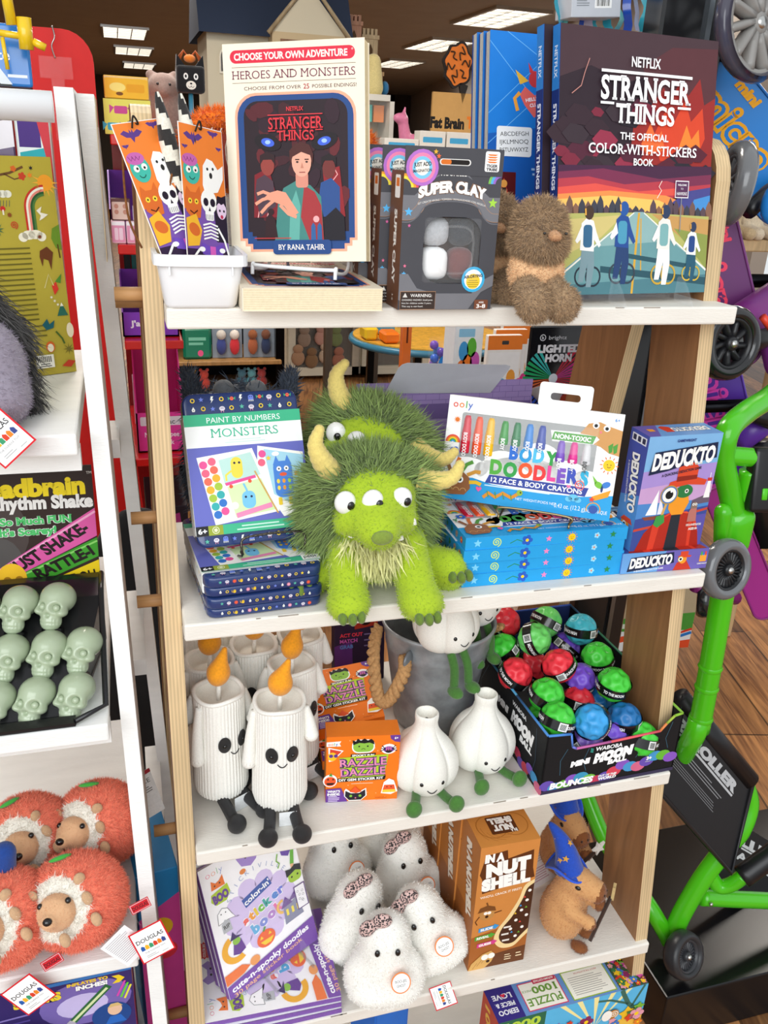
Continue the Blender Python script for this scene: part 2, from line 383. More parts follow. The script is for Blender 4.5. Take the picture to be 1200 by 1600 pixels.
    def heart(s, x, y, r, c): return s.P([(x+r*.0625*16*sin(t)**3, y-r*.0625*(13*cos(t)-5*cos(2*t)-2*cos(3*t)-cos(4*t))) for t in [2*pi*k/20 for k in range(20)]], c)
    def bolt(s, x, y, r, c): return s.P([(x-.2*r, y-r), (x+.5*r, y-r), (x+.1*r, y-.2*r), (x+.5*r, y-.2*r), (x-.4*r, y+r), (x-.1*r, y+.1*r), (x-.5*r, y+.1*r)], c)
    def rainbow(s, x, y, r, cs, w):
        for k, c in enumerate(cs): s.A(x, y, r-w*(k+1), r-w*k, 180, 360, c, 14, False)
        s.l += 1; return s
    def lines(s, x0, y0, x1, n, dy, c, h=None, al='l', seed=1):
        rr = random.Random(seed)
        for k in range(n):
            f = .72+.28*rr.random(); W_ = (x1-x0)*f; a = x0 if al == 'l' else (x1-W_ if al == 'r' else (x0+x1-W_)/2); s.R(a, y0+k*dy, a+W_, y0+k*dy+(h or dy*.42), c, up=False)
        s.l += 1; return s
    def barcode(s, x0, y0, x1, y1, seed=3):
        s.R(x0, y0, x1, y1, '#fdfdfb'); rr = random.Random(seed); x = x0+(x1-x0)*.08
        while x < x1-(x1-x0)*.1: d = (x1-x0)*rr.choice((.015, .03, .045)); s.R(x, y0+(y1-y0)*.1, x+d, y1-(y1-y0)*.2, '#1c1c1c', up=False); x += d+(x1-x0)*rr.choice((.02, .03, .05))
        s.l += 1; return s
def front(mb, w_, h_, W, mat='print', y=0, x=0, z=0, H=None): return Cv(mb, (x, y, z+h_), (1, 0, 0), (0, 0, -1), w_/W, (h_/H if H else None), mat)
def left(mb, d_, h_, W, mat='print', x=0, z=0, H=None, y=0): return Cv(mb, (x, y+d_, z+h_), (0, -1, 0), (0, 0, -1), d_/W, (h_/H if H else None), mat)
def right(mb, d_, h_, W, x, mat='print', z=0, H=None, y=0): return Cv(mb, (x, y, z+h_), (0, 1, 0), (0, 0, -1), d_/W, (h_/H if H else None), mat)
def top(mb, w_, d_, z, W, mat='print', H=None, x=0, y=0): return Cv(mb, (x, y+d_, z), (1, 0, 0), (0, -1, 0), w_/W, (d_/H if H else None), mat)
# ------------------------------------------------------------------ the room
mb = MB(); mb.add(box(-5, 9, -3.2, 22, -.05, 0), '#7a4e2e', 'floor_planks', False); struct(mb, 'floor')
mb = MB(); mb.add(box(-5, 9, .8, 22, 2.75, 2.8), '#96938c', 'ceiling_paint', False); struct(mb, 'ceiling')
mb = MB(); mb.add(box(-5, 9, 22, 22.1, 0, 2.75), '#3f3830', 'wall_paint', False); struct(mb, 'wall_back')
mb = MB(); mb.add(box(-5.1, -5, -3.2, 22, 0, 2.8), '#5a5148', 'wall_paint', False); struct(mb, 'wall_left')
_a, _b = at(612, 164, 'z', 2.75), at(760, 92, 'z', 2.75); _d = (_a-_b)/np.linalg.norm(_a-_b); _p = _b-_d*9; _q = _b+_d*10
mb = MB(); _n = np.array([-_d[1], _d[0], 0])*-.1
mb.add(([(*(_p)[:2], 0), (*(_q)[:2], 0), (*(_q)[:2], 2.75), (*(_p)[:2], 2.75), (*(_p+_n)[:2], 0), (*(_q+_n)[:2], 0), (*(_q+_n)[:2], 2.75), (*(_p+_n)[:2], 2.75)], [(0, 1, 2, 3), (4, 5, 6, 7), (0, 1, 5, 4), (3, 2, 6, 7), (0, 3, 7, 4), (1, 2, 6, 5)]), '#9c948c', 'wall_paint', False); struct(mb, 'wall_right')
LIGHTS = [(.2, 12.85, 'left row of lights, the nearest one'), (.36, 15.4, 'left row of lights, the middle one'), (.52, 18.4, 'left row of lights, the farthest one'),
          (3.85, 8.65, 'right row of lights, the nearest one above the blue book back'), (4.12, 11.3, 'right row of lights, the middle one'), (4.42, 14.2, 'right row of lights, the farthest one beside the castle')]
LIGHTS += [(-3.3, 6.0, 'added out of view to light the shop, left side'), (.1, 5.4, 'added out of view to light the shop, left row'), (3.5, 5.4, 'added out of view to light the shop, right row'), (.0, 1.9, 'added out of view to light the shelves, left row'), (3.2, 2.2, 'added out of view to light the scooters, right row')]  # unseen fixtures added to brighten the dark shop interior
for x, y, l in LIGHTS:
    t = thing('ceiling_light', 'louvred ceiling light panel, '+l, 'ceiling light', X((x, y, 2.75)), 'recessed ceiling lights')
    f = MB()
    for b in ((-.3, -.27, -.65, .65), (.27, .3, -.65, .65), (-.27, .27, -.65, -.62), (-.27, .27, .62, .65)): f.add(box(*b, -.03, 0), '#d8d8d4', 'metal', False)
    for k in range(1, 6): f.add(box(-.27, .27, -.62+k*.207-.008, -.62+k*.207+.008, -.028, -.012), '#c8c8c4', 'metal', False)
    for k in (-.09, .09): f.add(box(k-.006, k+.006, -.62, .62, -.028, -.012), '#c8c8c4', 'metal', False)
    f.build('frame', t); d = MB(); d.add(box(-.27, .27, -.62, .62, -.01, -.004), '#fff6e8', 'lamp', False); d.build('lamp_panel', t)
    lp = bpy.data.lights.new('ceiling_lamp', 'AREA'); lp.shape = 'RECTANGLE'; lp.size = .54; lp.size_y = 1.2; lp.energy = LAMP_W; lp.color = (1, .93, .84); lo = bpy.data.objects.new('ceiling_lamp', lp); COL.objects.link(lo); lo.location = (x, y, 2.70)

# ------------------------------------------------------------------ the wooden ladder shelf
W_ = .6; SZ = [1.27, .9677, .6875, .4198, .12]; SY = [0, -.0367, -.0487, -.0779, -.1]; SD = [.2, .26, .33, .38, .42]
ladder = thing('ladder_shelf', 'plywood ladder shelf unit with five white painted shelves in the middle', 'shelf unit', X((0, 0, 0)))
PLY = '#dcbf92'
def beam(mb, x0, x1, top_, bot, dep, c, m, xs=0):
    """board between two heights: top_=(y front, z), bot=(y front, z); dep runs backward"""
    v = []
    for (y, z), o in ((top_, 0), (bot, xs)): v += [(x0+o, y, z), (x1+o, y, z), (x1+o, y+dep, z), (x0+o, y+dep, z)]
    mb.add((v, [(0, 1, 2, 3), (4, 7, 6, 5), (0, 4, 5, 1), (3, 2, 6, 7)]), c, m, False); mb.add((v, [(0, 3, 7, 4), (1, 5, 6, 2)]), '#9c7048' if m == 'plywood_edge' else c, 'wood' if m == 'plywood_edge' else m, False)
yf = lambda z: .0375+.127*(z-1.27)
for x0, x1 in ((-.018, 0), (.582, .6)):
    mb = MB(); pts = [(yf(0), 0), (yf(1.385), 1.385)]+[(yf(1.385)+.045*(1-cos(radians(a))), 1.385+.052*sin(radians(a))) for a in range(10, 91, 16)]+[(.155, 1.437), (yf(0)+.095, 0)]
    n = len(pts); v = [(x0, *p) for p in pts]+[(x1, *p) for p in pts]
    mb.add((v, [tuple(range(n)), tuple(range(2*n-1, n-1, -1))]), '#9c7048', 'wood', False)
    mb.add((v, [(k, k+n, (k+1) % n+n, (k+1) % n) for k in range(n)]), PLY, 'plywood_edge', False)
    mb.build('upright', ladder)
for x0 in (-.018, .582):
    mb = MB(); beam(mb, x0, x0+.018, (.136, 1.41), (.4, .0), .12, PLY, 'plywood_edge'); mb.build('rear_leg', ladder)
for i in range(5):
    mb = MB(); mb.add(rbox(.0005, .6, SY[i], SY[i]+SD[i], SZ[i]-.019, SZ[i], .0022), '#ebe6dc', 'white_paint', False)
    r5 = random.Random(i)
    for k in range(5):                                  # chipped paint along the front edge
        x = .02+r5.random()*.55; w5 = .004+.02*r5.random(); mb.add(box(x, x+w5, SY[i]-.0003, SY[i]+.0008, SZ[i]-.0009, SZ[i]-.0003), '#a79c8e', 'wood', False)
    mb.build('shelf', ladder)
for z, y in ((1.262, .09), (1.273, .06), (.955, .045), (1.045, .06), (.648, .04), (.36, .02)):
    mb = MB(); v, f = tube([(-.043, 0, 0), (-.004, 0, 0)], .0068, 14); mb.add((np.array(v)+[0, y, z], f), '#b98a58', 'dowel_wood'); mb.build('dowel', ladder)

def onS(i, px, py): return at(px, py, 'z', SZ[i])
# ------------------------------------------------------------------ top shelf
def loft(loops, cap0=False, cap1=False):
    n = len(loops[0]); v = [p for l in loops for p in l]; f = []
    for i in range(len(loops)-1):
        for k in range(n): k2 = (k+1) % n; f.append((i*n+k, i*n+k2, (i+1)*n+k2, (i+1)*n+k))
    if cap0: f.append(tuple(range(n-1, -1, -1)))
    if cap1: f.append(tuple((len(loops)-1)*n+k for k in range(n)))
    return v, f
def ring(x0, y0, x1, y1, z, r, n=5): return [(x, y, z) for x, y in rr_pts(x0, y0, x1, y1, r, n)]
t = thing('storage_bin', 'small white plastic bin holding bookmarks at the left end of the top shelf', 'bin', X((0, -.004, 1.2702)))
mb = MB()
L5 = [ring(.002, .004, .062, .076, .0, .008), ring(.0, .002, .064, .078, .003, .009), ring(-.006, -.006, .071, .086, .046, .011)]
mb.add(loft(L5, True), '#f4f6f8', 'plastic')
mb.add(loft([ring(-.006, -.006, .071, .086, .046, .011), ring(-.0045, -.0045, .0695, .0845, .046, .010), ring(.0015, .0035, .0625, .0765, .003, .008)], False, True), '#eef1f4', 'plastic'); mb.build('body', t)
mb = MB(); mb.add(loft([ring(-.006, -.006, .071, .086, .037, .011), ring(-.0085, -.0085, .0735, .0885, .0375, .012), ring(-.0085, -.0085, .0735, .0885, .047, .012), ring(-.0045, -.0045, .0695, .0845, .047, .010)]), '#f6f8fa', 'plastic', False)
for x in (.004, .058): mb.add(box(x, x+.0015, -.0072, -.005, .03, .038), '#eef1f4', 'plastic', False)
mb.build('rim', t)
def bookmark(label, M):
    t = thing('bookmark', label, 'bookmark', M, 'illustrated bookmarks in the white bin')
    mb = MB(); w_, h_ = .053, .150; mb.add(rbox(0, w_, 0, .0008, 0, h_, .0003, 1), '#f2efe8', 'card', False)
    c = front(mb, w_, h_, 70)            # 70 x 198 units
    c.R(1, 1, 69, 197, '#f08436'); 
    for x, y, s in ((22, 14, 15), (54, 6, 9), (62, 22, 5), (8, 26, 5)):
        c.P([(x-s, y-2), (x-s*.6, y-s*.35), (x-s*.2, y-2), (x-s*.12, y-s*.4), (x, y-s*.15), (x+s*.12, y-s*.4), (x+s*.2, y-2), (x+s*.6, y-s*.35), (x+s, y-2), (x+s*.55, y+s*.18), (x+s*.2, y+s*.22), (x, y+s*.6), (x-s*.2, y+s*.22), (x-s*.55, y+s*.18)], '#5d3d86')
    c.R(1, 128, 69, 197, '#33203f')
    c.P([(1, 96), (20, 86), (50, 90), (69, 78), (69, 140), (1, 140)], '#7b55a8'); c.P([(48, 82), (69, 74), (69, 130), (50, 130)], '#2a2133')
    c.E(16, 52, 13, '#43b7a4', 15); c.E(14, 40, 12, '#c667ae', 7); [c.L([(5+k*5, 37), (8+k*5, 42), (11+k*5, 38)], 1, '#8d3f7c', False) for k in range(3)]; c.l += 1
    c.E(11, 51, 4, '#f7f6ea', n=10); c.E(22, 50, 4, '#f7f6ea', n=10); c.E(12, 51, 1.6, '#1d1d1d', n=8, up=False); c.E(22, 51, 1.6, '#1d1d1d', n=8); c.A(16, 57, 4, 5, 20, 160, '#1d5048')
    c.P([(32, 66), (34, 44), (41, 35), (50, 37), (58, 46), (67, 40), (66, 56), (60, 66), (56, 72), (46, 74), (36, 78)], '#fbfaf4'); c.E(41, 47, 1.8, '#2b2b2b', n=8, up=False); c.E(50, 46, 1.8, '#2b2b2b', n=8, up=False); c.E(46, 54, 2.6, '#2b2b2b', 3.6, n=10)
    c.P([(2, 84), (6, 70), (11, 76), (20, 76), (26, 68), (29, 84), (25, 104), (12, 106), (3, 98)], '#d76a2a'); c.E(10, 86, 3.2, '#f5d23e', n=10, up=False); c.E(20, 86, 3.2, '#f5d23e', n=10); c.E(10, 86, 1.2, '#1d1d1d', n=8, up=False); c.E(20, 86, 1.2, '#1d1d1d', n=8, up=False); c.L([(9, 97), (15, 100), (21, 96)], 1.6, '#54240e')
    c.P([(2, 106), (18, 100), (26, 118), (20, 136), (2, 138)], '#f0b531'); c.E(14, 118, 9, '#d76a2a', 7, 30)
    c.E(40, 84, 13, '#fbfaf4', 14); c.R(33, 92, 47, 106, '#fbfaf4', 3); c.E(35, 85, 4.2, '#241b2c', 4.8, n=12, up=False); c.E(46, 85, 4.2, '#241b2c', 4.8, n=12, up=False); c.P([(40.5, 90), (38.5, 95), (42.5, 95)], '#241b2c', False)
    [c.L([(34+k*2.6, 99), (34+k*2.6, 105)], .7, '#241b2c', False) for k in range(6)]; c.l += 1
    c.E(60, 92, 8, '#e8cfe6', 11); c.P([(51, 88), (54, 76), (66, 78), (69, 90), (64, 84), (60, 86), (56, 84)], '#241b2c'); c.E(57, 93, 1.6, '#241b2c', n=8, up=False); c.E(64, 93, 1.6, '#241b2c', n=8, up=False); c.E(60, 100, 2.4, '#c2385a', n=10)
    for k in range(5): c.L([(28, 112+k*4), (40, 109+k*4), (52, 112+k*4)], 2.0, '#fbfaf4', False)
    c.l += 1; c.P([(24, 132), (40, 137), (40, 150), (24, 145)], '#6f4bb5', False); c.P([(58, 132), (41, 137), (41, 150), (58, 145)], '#6f4bb5'); c.P([(37, 136), (46, 136), (46, 152), (37, 152)], '#d860b8')
    c.L([(52, 114), (62, 128), (68, 146)], 3, '#fbfaf4', False); c.L([(20, 140), (8, 152), (4, 160)], 3, '#fbfaf4', False); c.E(24, 140, 5, '#fbfaf4', 3, n=10, up=False); c.E(57, 140, 5, '#fbfaf4', 3, n=10)
    c.T('I LOVE', 37, 167, 15, '#f2605a', w=54, b=.045, rot=8); c.T('SPOOKY', 36, 186, 14, '#f2605a', w=62, b=.045, rot=8)
    mb.build('card', t)
    mb = MB(); v, f = tube(spline([(.018, -.002, h_-.006), (.022, -.004, h_+.003), (.026, -.001, h_-.003), (.021, .003, h_+.001)], 6), .0009, 6); mb.add((v, f), '#26201c', 'rope')
    v, f = tube(spline([(.021, .003, h_+.001), (.01, .012, h_-.02), (-.006, .016, h_-.07), (-.004, .018, h_-.10)], 6), .0011, 6); mb.add((v, f), '#7b4a22', 'rope'); mb.build('cord', t)
def tilt(M, tilt_): return M@np.array(Matrix.Rotation(radians(-tilt_), 4, 'Y'))
def PL(pos, yaw, lean, roll, drop): M = X(pos, yaw, lean); M = tilt(M, roll); M[:3, 3] -= M[:3, 2]*drop; return M
bookmark('orange spooky bookmark in front, upright, overlapping its neighbour', PL((.0222, .0145, 1.3106), 39.6, 10.3, -7.2, .034))
bookmark('orange spooky bookmark tilted far to the left behind the other one', PL((.0018, .0055, 1.3072), 31, 20.5, 9, .03))
for k, (p, q, l) in enumerate((((.0045, .05, 1.446), (.028, .045, 1.35), 'left black and white striped twisted stick behind the bookmarks'), ((.0245, .055, 1.446), (.044, .05, 1.35), 'right black and white striped twisted stick behind the bookmarks'))):
    p = np.array(p); q = np.array(q)+[.008, .002, -.073]; t = MB(); N = 40; P = [p+(q-p)*i/N for i in range(N+1)]; rr_ = [.0015+.0062*min(1, (i/9)**.7) for i in range(N+1)]
    v, f = tube(P, rr_, 16, caps=False); cols = np.array([hx('#2c2a29') if ((k2/16*1.0+i/6.2) % 1) < .5 else hx('#e7e2d3') for i in range(N) for k2 in range(16)]); t.add((v, f), cols, 'felt')
    tag(t.build('striped_stick'), l, 'stick', 'striped sticks in the white bin')

# the two paperback novels: one lying, one standing on a white wire easel
CR = '#f3e7cf'
def novel_cover(c):                                  # 132 x 190 units
    c.R(0, 0, 132, 190, CR); c.R(6.5, 5.5, 123.5, 16.5, '#d8253f', 5.4); c.T('CHOOSE YOUR OWN ADVENTURE', 63.5, 11, 5.6, '#fff6ea', w=106, b=.03, serif=.03); c.T('®', 121, 8.5, 1.6, '#fff6ea')
    c.R(8, 19.6, 124, 20, '#7a5a52', up=False); c.R(8, 32.6, 124, 33, '#7a5a52'); c.T('HEROES AND MONSTERS', 66, 26.2, 7, '#6d2445', w=115, b=-.005, serif=.06)
    c.T('CHOOSE FROM OVER', 46, 37.6, 3, '#5a3540', w=54); c.T('25', 78, 37.4, 4.2, '#a8233c', b=.01, serif=.04); c.T('POSSIBLE ENDINGS!', 104, 37.6, 3, '#5a3540', w=41)
    def panel(x0, y0, x1, y1, r, st, col): c.P([(x, y) for x, y in rr_pts(x0, y0, x1, y0+2*r, r, 7)[14:]][:0] + [(x0+r-r*cos(radians(a)), y0+r-r*sin(radians(a))) for a in range(0, 91, 15)]+[(x1-r+r*sin(radians(a)), y0+r-r*cos(radians(a))) for a in range(0, 91, 15)]+[(x1, y1-2*st), (x1-st, y1-2*st), (x1-st, y1-st), (x1-2*st, y1-st), (x1-2*st, y1), (x0+2*st, y1), (x0+2*st, y1-st), (x0+st, y1-st), (x0+st, y1-2*st), (x0, y1-2*st)], col)
    panel(9, 41.5, 124, 181, 20, 5, '#f6a98a'); panel(11.4, 43.8, 121.6, 178.8, 18.6, 5, '#1e4480'); panel(17.5, 48.5, 116, 171, 13, 4, '#23101a')
    rr = random.Random(5)
    for k in range(26):
        x, y = 24+rr.random()*84, 56+rr.random()*92; c.E(x, y, 6+7*rr.random(), rr.choice(['#3c141d', '#52161f', '#2c1220', '#611b22']), 3+5*rr.random(), rr.random()*180, n=9)
    for s in (-1, 1):                                 # glowing blue eyes in the dark
        x = 67+s*27; c.E(x, 84, 13, '#160b12', 7, s*-14); c.E(x, 84, 6.4, '#3d5fd0', 3.6, s*-14); c.E(x, 83.8, 2.6, '#9fc0ff', 1.8)
    c.P([(24, 150), (26, 112), (40, 106), (52, 150)], '#7a1420'); c.P([(92, 110), (108, 106), (113, 150), (96, 150)], '#8c1a22')
    for pts in ([(28, 150), (31, 136), (27, 130), (33, 118)], [(36, 152), (40, 141), (35, 135), (43, 126)], [(104, 130), (100, 120), (106, 113), (101, 104)]): c.L(pts, .8, '#ffb3b0', False)
    c.l += 1
    # plain stand-in figures: three people in front of the dark
    c.P([(26, 128), (28, 116), (36, 112), (44, 118), (46, 140), (30, 150)], '#4a3440'); c.E(39, 104, 6.6, '#8f3b33', 9); c.P([(31.5, 104), (32, 95), (39, 92), (46, 95), (46.5, 104), (43, 99), (35, 99)], '#2a1216')
    c.P([(88, 132), (90, 120), (100, 116), (108, 124), (108, 150), (92, 150)], '#274a86'); c.E(98, 108, 6.2, '#6e2b28', 8.6); c.P([(91, 106), (91, 98), (98, 95), (105, 98), (105, 106), (102, 101), (94, 101)], '#1b0d12')
    c.P([(44, 171), (48, 138), (54, 124), (66, 118), (80, 122), (90, 132), (92, 171)], '#3f8078'); c.P([(74, 122), (84, 128), (90, 140), (92, 171), (78, 171), (70, 150)], '#a02f33'); c.P([(58, 171), (60, 140), (66, 126), (70, 140), (68, 171)], '#5fa79a')
    c.R(66, 110, 78, 124, '#d28a76', 3); c.E(72, 101, 9.4, '#e2a48c', 13.6); c.P([(61, 104), (60.5, 92), (66, 86), (73, 84.5), (80, 87), (83.4, 95), (82.6, 104), (80.4, 96), (72, 93), (63.6, 97)], '#4a1f1c')
    c.R(66, 99, 70, 100, '#3a1612', up=False); c.R(75, 99, 79, 100, '#3a1612', up=False); c.E(68, 101.6, 1.3, '#2a1512', .9, n=8, up=False); c.E(77, 101.6, 1.3, '#2a1512', .9, n=8, up=False); c.P([(72.5, 102), (74, 107), (71, 107)], '#c07f68', False); c.R(69.6, 110.2, 75.4, 111, '#8f3b38')
    c.P([(56, 128), (48, 126), (40, 128), (34, 133), (44, 136), (54, 140), (62, 150), (68, 146)], '#e0987c')
    for pts in ([(42, 130), (34, 127), (28, 129)], [(41, 132), (33, 134), (26, 138)], [(44, 135), (37, 140), (31, 146)], [(50, 139), (58, 147), (66, 150)]): c.L(pts, 3, '#e0987c', False)
    c.l += 1; c.P([(34, 168), (36, 150), (40, 146), (45, 152), (47, 168)], '#2b0d14'); c.E(41, 145, 3, '#2b0d14')
    for x in (82, 88): c.P([(x-2.4, 171), (x-2, 158), (x, 155), (x+2, 158), (x+2.4, 171)], '#2e5d94')
    c.E(85, 152, 3, '#f0a8a8', n=10); c.R(24, 168.4, 60, 169.2, '#c43a3a', up=False); c.P([(92, 171), (94, 150), (104, 142), (112, 150), (113, 171)], '#16101a')
    c.T('NETFLIX', 67, 56, 3.6, '#e03a42', w=16, b=.02); c.R(41, 60.6, 93, 61.4, '#e03a42'); c.T('STRANGER', 67, 68, 10, '#e8343f', w=51, b=-.002, serif=.06, out=('#5a0d14', .05)); c.T('THINGS', 67, 78.5, 8.6, '#e8343f', w=35, b=-.002, serif=.06, out=('#5a0d14', .05))
    c.R(41, 74, 48, 74.8, '#e03a42', up=False); c.R(86, 74, 93, 74.8, '#e03a42')
    c.R(42, 170.5, 99, 183.5, '#1e4480', 3); c.T('BY RANA TAHIR', 70, 177, 4.8, '#fff6ea', w=45, b=.004, serif=.05)
def novel(mb, w_=.132, h_=.19, th=.021):
    mb.add(box(.0006, w_-.0012, .0006, th-.0006, .0004, h_-.0004), '#eadcbb', 'paper', False)
    for k in range(9): mb.add(box(.0007, w_-.0009, .002+k*.002, .0022+k*.002, .0002, h_-.0002), '#d9c8a2', 'paper', False)
    for y in (0, th-.0006): mb.add(box(0, w_, y, y+.0006, 0, h_), CR, 'print', False)
    mb.add(box(-.0004, .0006, 0, th, 0, h_), CR, 'print', False)
t = thing('paperback_book', 'cream paperback novel lying flat, pages facing out, under the standing one', 'book', X((.066, -.021, 1.2912), -.8, 90), 'paperback novels on the top shelf')
mb = MB(); novel(mb, .129, .186, .0205); M9 = front(mb, .129, .186, 132, 'print'); novel_cover(M9); mb.build('cover', t)
t = thing('paperback_book', 'cream paperback novel standing upright with a dark red cover picture', 'book', tilt(X((.069, .072, 1.302), -26.8, 6.2), 3.9), 'paperback novels on the top shelf')
mb = MB(); novel(mb); novel_cover(front(mb, .1318, .190, 132)); mb.build('cover', t)
t = thing('wire_easel', 'small white wire easel holding up the cream paperback novel', 'easel', X((.069, .072, 1.302), -26.8, 3))
mb = MB()
for x in (.028, .108): mb.add(tube(spline([(x, -.024, -.008), (x, -.0235, .0005), (x, -.021, .0015), (x, -.017, -.003), (x, .024, -.003), (x, .03, .02), (x, .034, .09)], 6), .0018, 8), '#f1f1ef', 'plastic')
mb.add(tube(spline([(.028, -.0235, .0005), (.05, -.0245, .0), (.09, -.0245, .0), (.108, -.0235, .0005)], 4), .0018, 8), '#f1f1ef', 'plastic'); mb.add(tube([(.028, .034, .09), (.108, .034, .09)], .0018, 8), '#f1f1ef', 'plastic'); mb.build('wire_frame', t)
mb = MB(); 
for x in (.034, .102): mb.add(tube([(x, .034, .09), (x, .075, -.011)], .0018, 8), '#f1f1ef', 'plastic')
mb.build('back_leg', t)

# boxes of air drying clay with a hanging card and a window
def clay_box(label, M, simple=False):
    t = thing('clay_box', label, 'box', M, 'grey boxes of modelling clay')
    mb = MB(); w_, h_, d_ = .095, .122, .036; G = '#4b4b50'
    wx0, wx1, wz0, wz1 = .022, .079, .024, .084
    # front with a rounded window, side walls, back
    o = [(.0005, 0), (w_, 0), (w_, h_), (0, h_)]; win = rr_pts(wx0, wz0, wx1, wz1, .018, 6); oc = []
    corner = [(w_, h_), (0, h_), (0, 0), (w_, 0)]
    v = [(x, 0, z) for x, z in win]+[(x, 0, z) for x, z in corner]; n = len(win); f = []; q = n//4
    for i in range(4):
        for k in range(q-1): f.append((i*q+k, n+i, i*q+k+1))
        j = (i+1) % 4; f.append((i*q+q-1, n+i, n+j, j*q))
    mb.add((v, f), G, 'print', False)
    sl = MB(); sl.add(([(x, y, z) for y in (0, d_*.8) for x, z in win], [(k, k+n, (k+1) % n+n, (k+1) % n) for k in range(n)]), '#3a3a3e', 'card', False)
    b_, fb = box(0, w_, 0, d_, 0, h_); mb.add((b_, [fb[i] for i in (0, 1, 3, 4, 5)]), '#6a4632', 'card', False)
    hc_ = MB(); hc_.add(box(0, w_, -.0006, 0, h_-.002, .143), G, 'card', False)
    c = Cv(hc_, (0, -.0006, .143), (1, 0, 0), (0, 0, -1), w_/160); c.R(0, 0, 160, 37, G)
    cc = ['#b673c8', '#f088b0', '#7fc7e8', '#f3efe4']; [c.E(28, 30, 26-5*k, cc[k]) for k in range(4)]; c.T('JUST ADD', 28, 25, 5.6, '#2c2c30', w=28, b=.03, rot=-6); c.T('IMAGINATION', 28, 34, 4.2, '#2c2c30', w=30, b=.02, rot=-6)
    c.R(55, 16, 106, 25, '#e8e6e2', 4.4); c.R(57, 17, 104, 24, '#241e1c', 3.6); c.R(57, 17, 74, 24, '#d9722a', 3.4); c.R(129, 3, 153, 32, '#fdfcfa', 3); 
    for k in range(4): c.P([(132, 7+k*3.4), (150, 7+k*3.4), (146, 9.2+k*3.4), (136, 9.2+k*3.4)], '#e8792c', False)
    c.l += 1; c.T('TIGER', 141, 23.5, 4, '#2c2c30', w=19, b=.04); c.T('TRIBE', 141, 28.6, 4, '#2c2c30', w=19, b=.04); c.St(48, 7, 4, '#f0b53a'); c.St(53, 13, 4, '#f2703e')
    c = Cv(mb, (0, 0, h_), (1, 0, 0), (0, 0, -1), w_/160); Y0 = -35.4                   # artwork continues below the fold
    [(c.A(0, 23, 20-4*k, 24-4*k, 270, 360, q, 10, False), c.A(160, 14, 18-4*k, 22-4*k, 180, 270, q2, 10, False)) for k, (q, q2) in enumerate((('#e8506a', '#7cc05a'), ('#f2a23c', '#5cb0e0'), ('#f6e04c', '#9a6cc8')))]; c.l += 1
    S6 = [(0, 46), (18, 46), (40, 34), (44, 26), (60, 12), (80, 8), (100, 12), (118, 26), (122, 34), (144, 46), (160, 46)]
    c.P([(0, 60), (14, 60)]+[(x*.86+11, y+10) for x, y in S6[1:-1]]+[(146, 60), (160, 60), (160, 34), (142, 34), (116, 14), (100, -2), (80, -6), (60, -2), (44, 14), (18, 34), (0, 34)], '#77777c')
    A6 = spline([(0, 64), (14, 63), (26, 54), (34, 42), (50, 35), (80, 32), (110, 35), (126, 42), (134, 54), (146, 63), (160, 64)], 5); c.L(A6, 13, '#b98a64'); c.L(A6, 12, '#77777c'); c.L([(x, y+9) for x, y in A6], 2, '#6a6a70'); c.P([(30, 28), (44, 12), (62, 2), (98, 2), (116, 12), (130, 28), (100, 22), (60, 22)], '#4b4b50')
    c.T('MOONRISE', 80, 1, 6.6, '#fbfaf6', w=42, b=.035); c.T('SUPER CLAY', 80, 20, 15, '#fffdf8', w=112, b=.06, out=('#7a5c48', .05), arc=.5); c.T('SET CREATIF ARGILE / TÖPFERN / MANUALIDADES CON ARGILLA', 80, 38, 2.9, '#f1eee8', w=112, arc=.075)
    c.R(34, 166-0, 36, 168, G, up=False)
    for x, y, r, k in ((10, 58, 7, '#5cb4ea'), (148, 42, 8, '#a6d84c'), (12, 78, 3, '#d86aa0'), (8, 138, 3, '#e87898'), (7, 150, 4, '#5cb4ea'), (8, 166, 8, '#b05cc8'), (105, 194, 4, '#e86a8c'), (112, 200, 6, '#f0b53a')): c.St(x, y, r, k)
    c.P([(0, 150), (14, 150), (30, 172), (60, 180), (124, 180), (140, 160), (160, 150), (160, 168), (140, 178), (120, 205), (30, 205), (0, 190)], '#77777c')
    c.E(125, 158, 20, '#3fb0e0'); c.E(125, 158, 15.5, '#fdfcf8'); c.E(125, 161, 12, '#f2cf3c'); c.T('AIR-DRYING', 125, 153, 4.6, '#2c2c30', w=32, b=.04, rot=-6); c.lines(115, 159, 135, 4, 3.2, '#b59a2c', al='c')
    c.R(3, 177, 62, 205, '#3c302b', 1); c.L([(3, 177), (62, 177), (62, 205), (3, 205), (3, 177)], .8, '#b98a64'); c.P([(7, 186), (11, 179), (15, 186)], '#d8d4ce'); c.T('WARNING:', 38, 183, 5, '#f6f3ee', w=36, b=.01); c.T('CHOKING HAZARD: Small parts.', 32, 190, 2.6, '#f6f3ee', w=52); c.T('Not for children under 3 years.', 31, 195, 2.4, '#f6f3ee', w=50); c.T('This toy is not food.', 24, 200, 2.4, '#f6f3ee', w=36)
    c.R(130, 190, 154, 205, '#7a4a34', 2); c.T('AGES', 142, 194, 2.6, '#f6f3ee', b=.02); c.T('3-8', 142, 200, 6, '#f6f3ee', w=16, b=.03)
    cl = left(mb, d_, h_, 40, mat='print'); cl.R(1, 0, 39, 135, '#6a4632'); cl.R(14, 4, 30, 26, '#f6f3ee', 2); cl.R(17, 7, 27, 15, '#e8792c'); cl.T('SUPER CLAY', 20, 74, 8, '#f3eee6', w=74, b=.045, rot=90); cl.T('3-8', 20, 125, 4, '#f3eee6', rot=90)
    mb.build('carton', t); hc_.build('hanging_card', t); sl.build('window_sleeve', t)
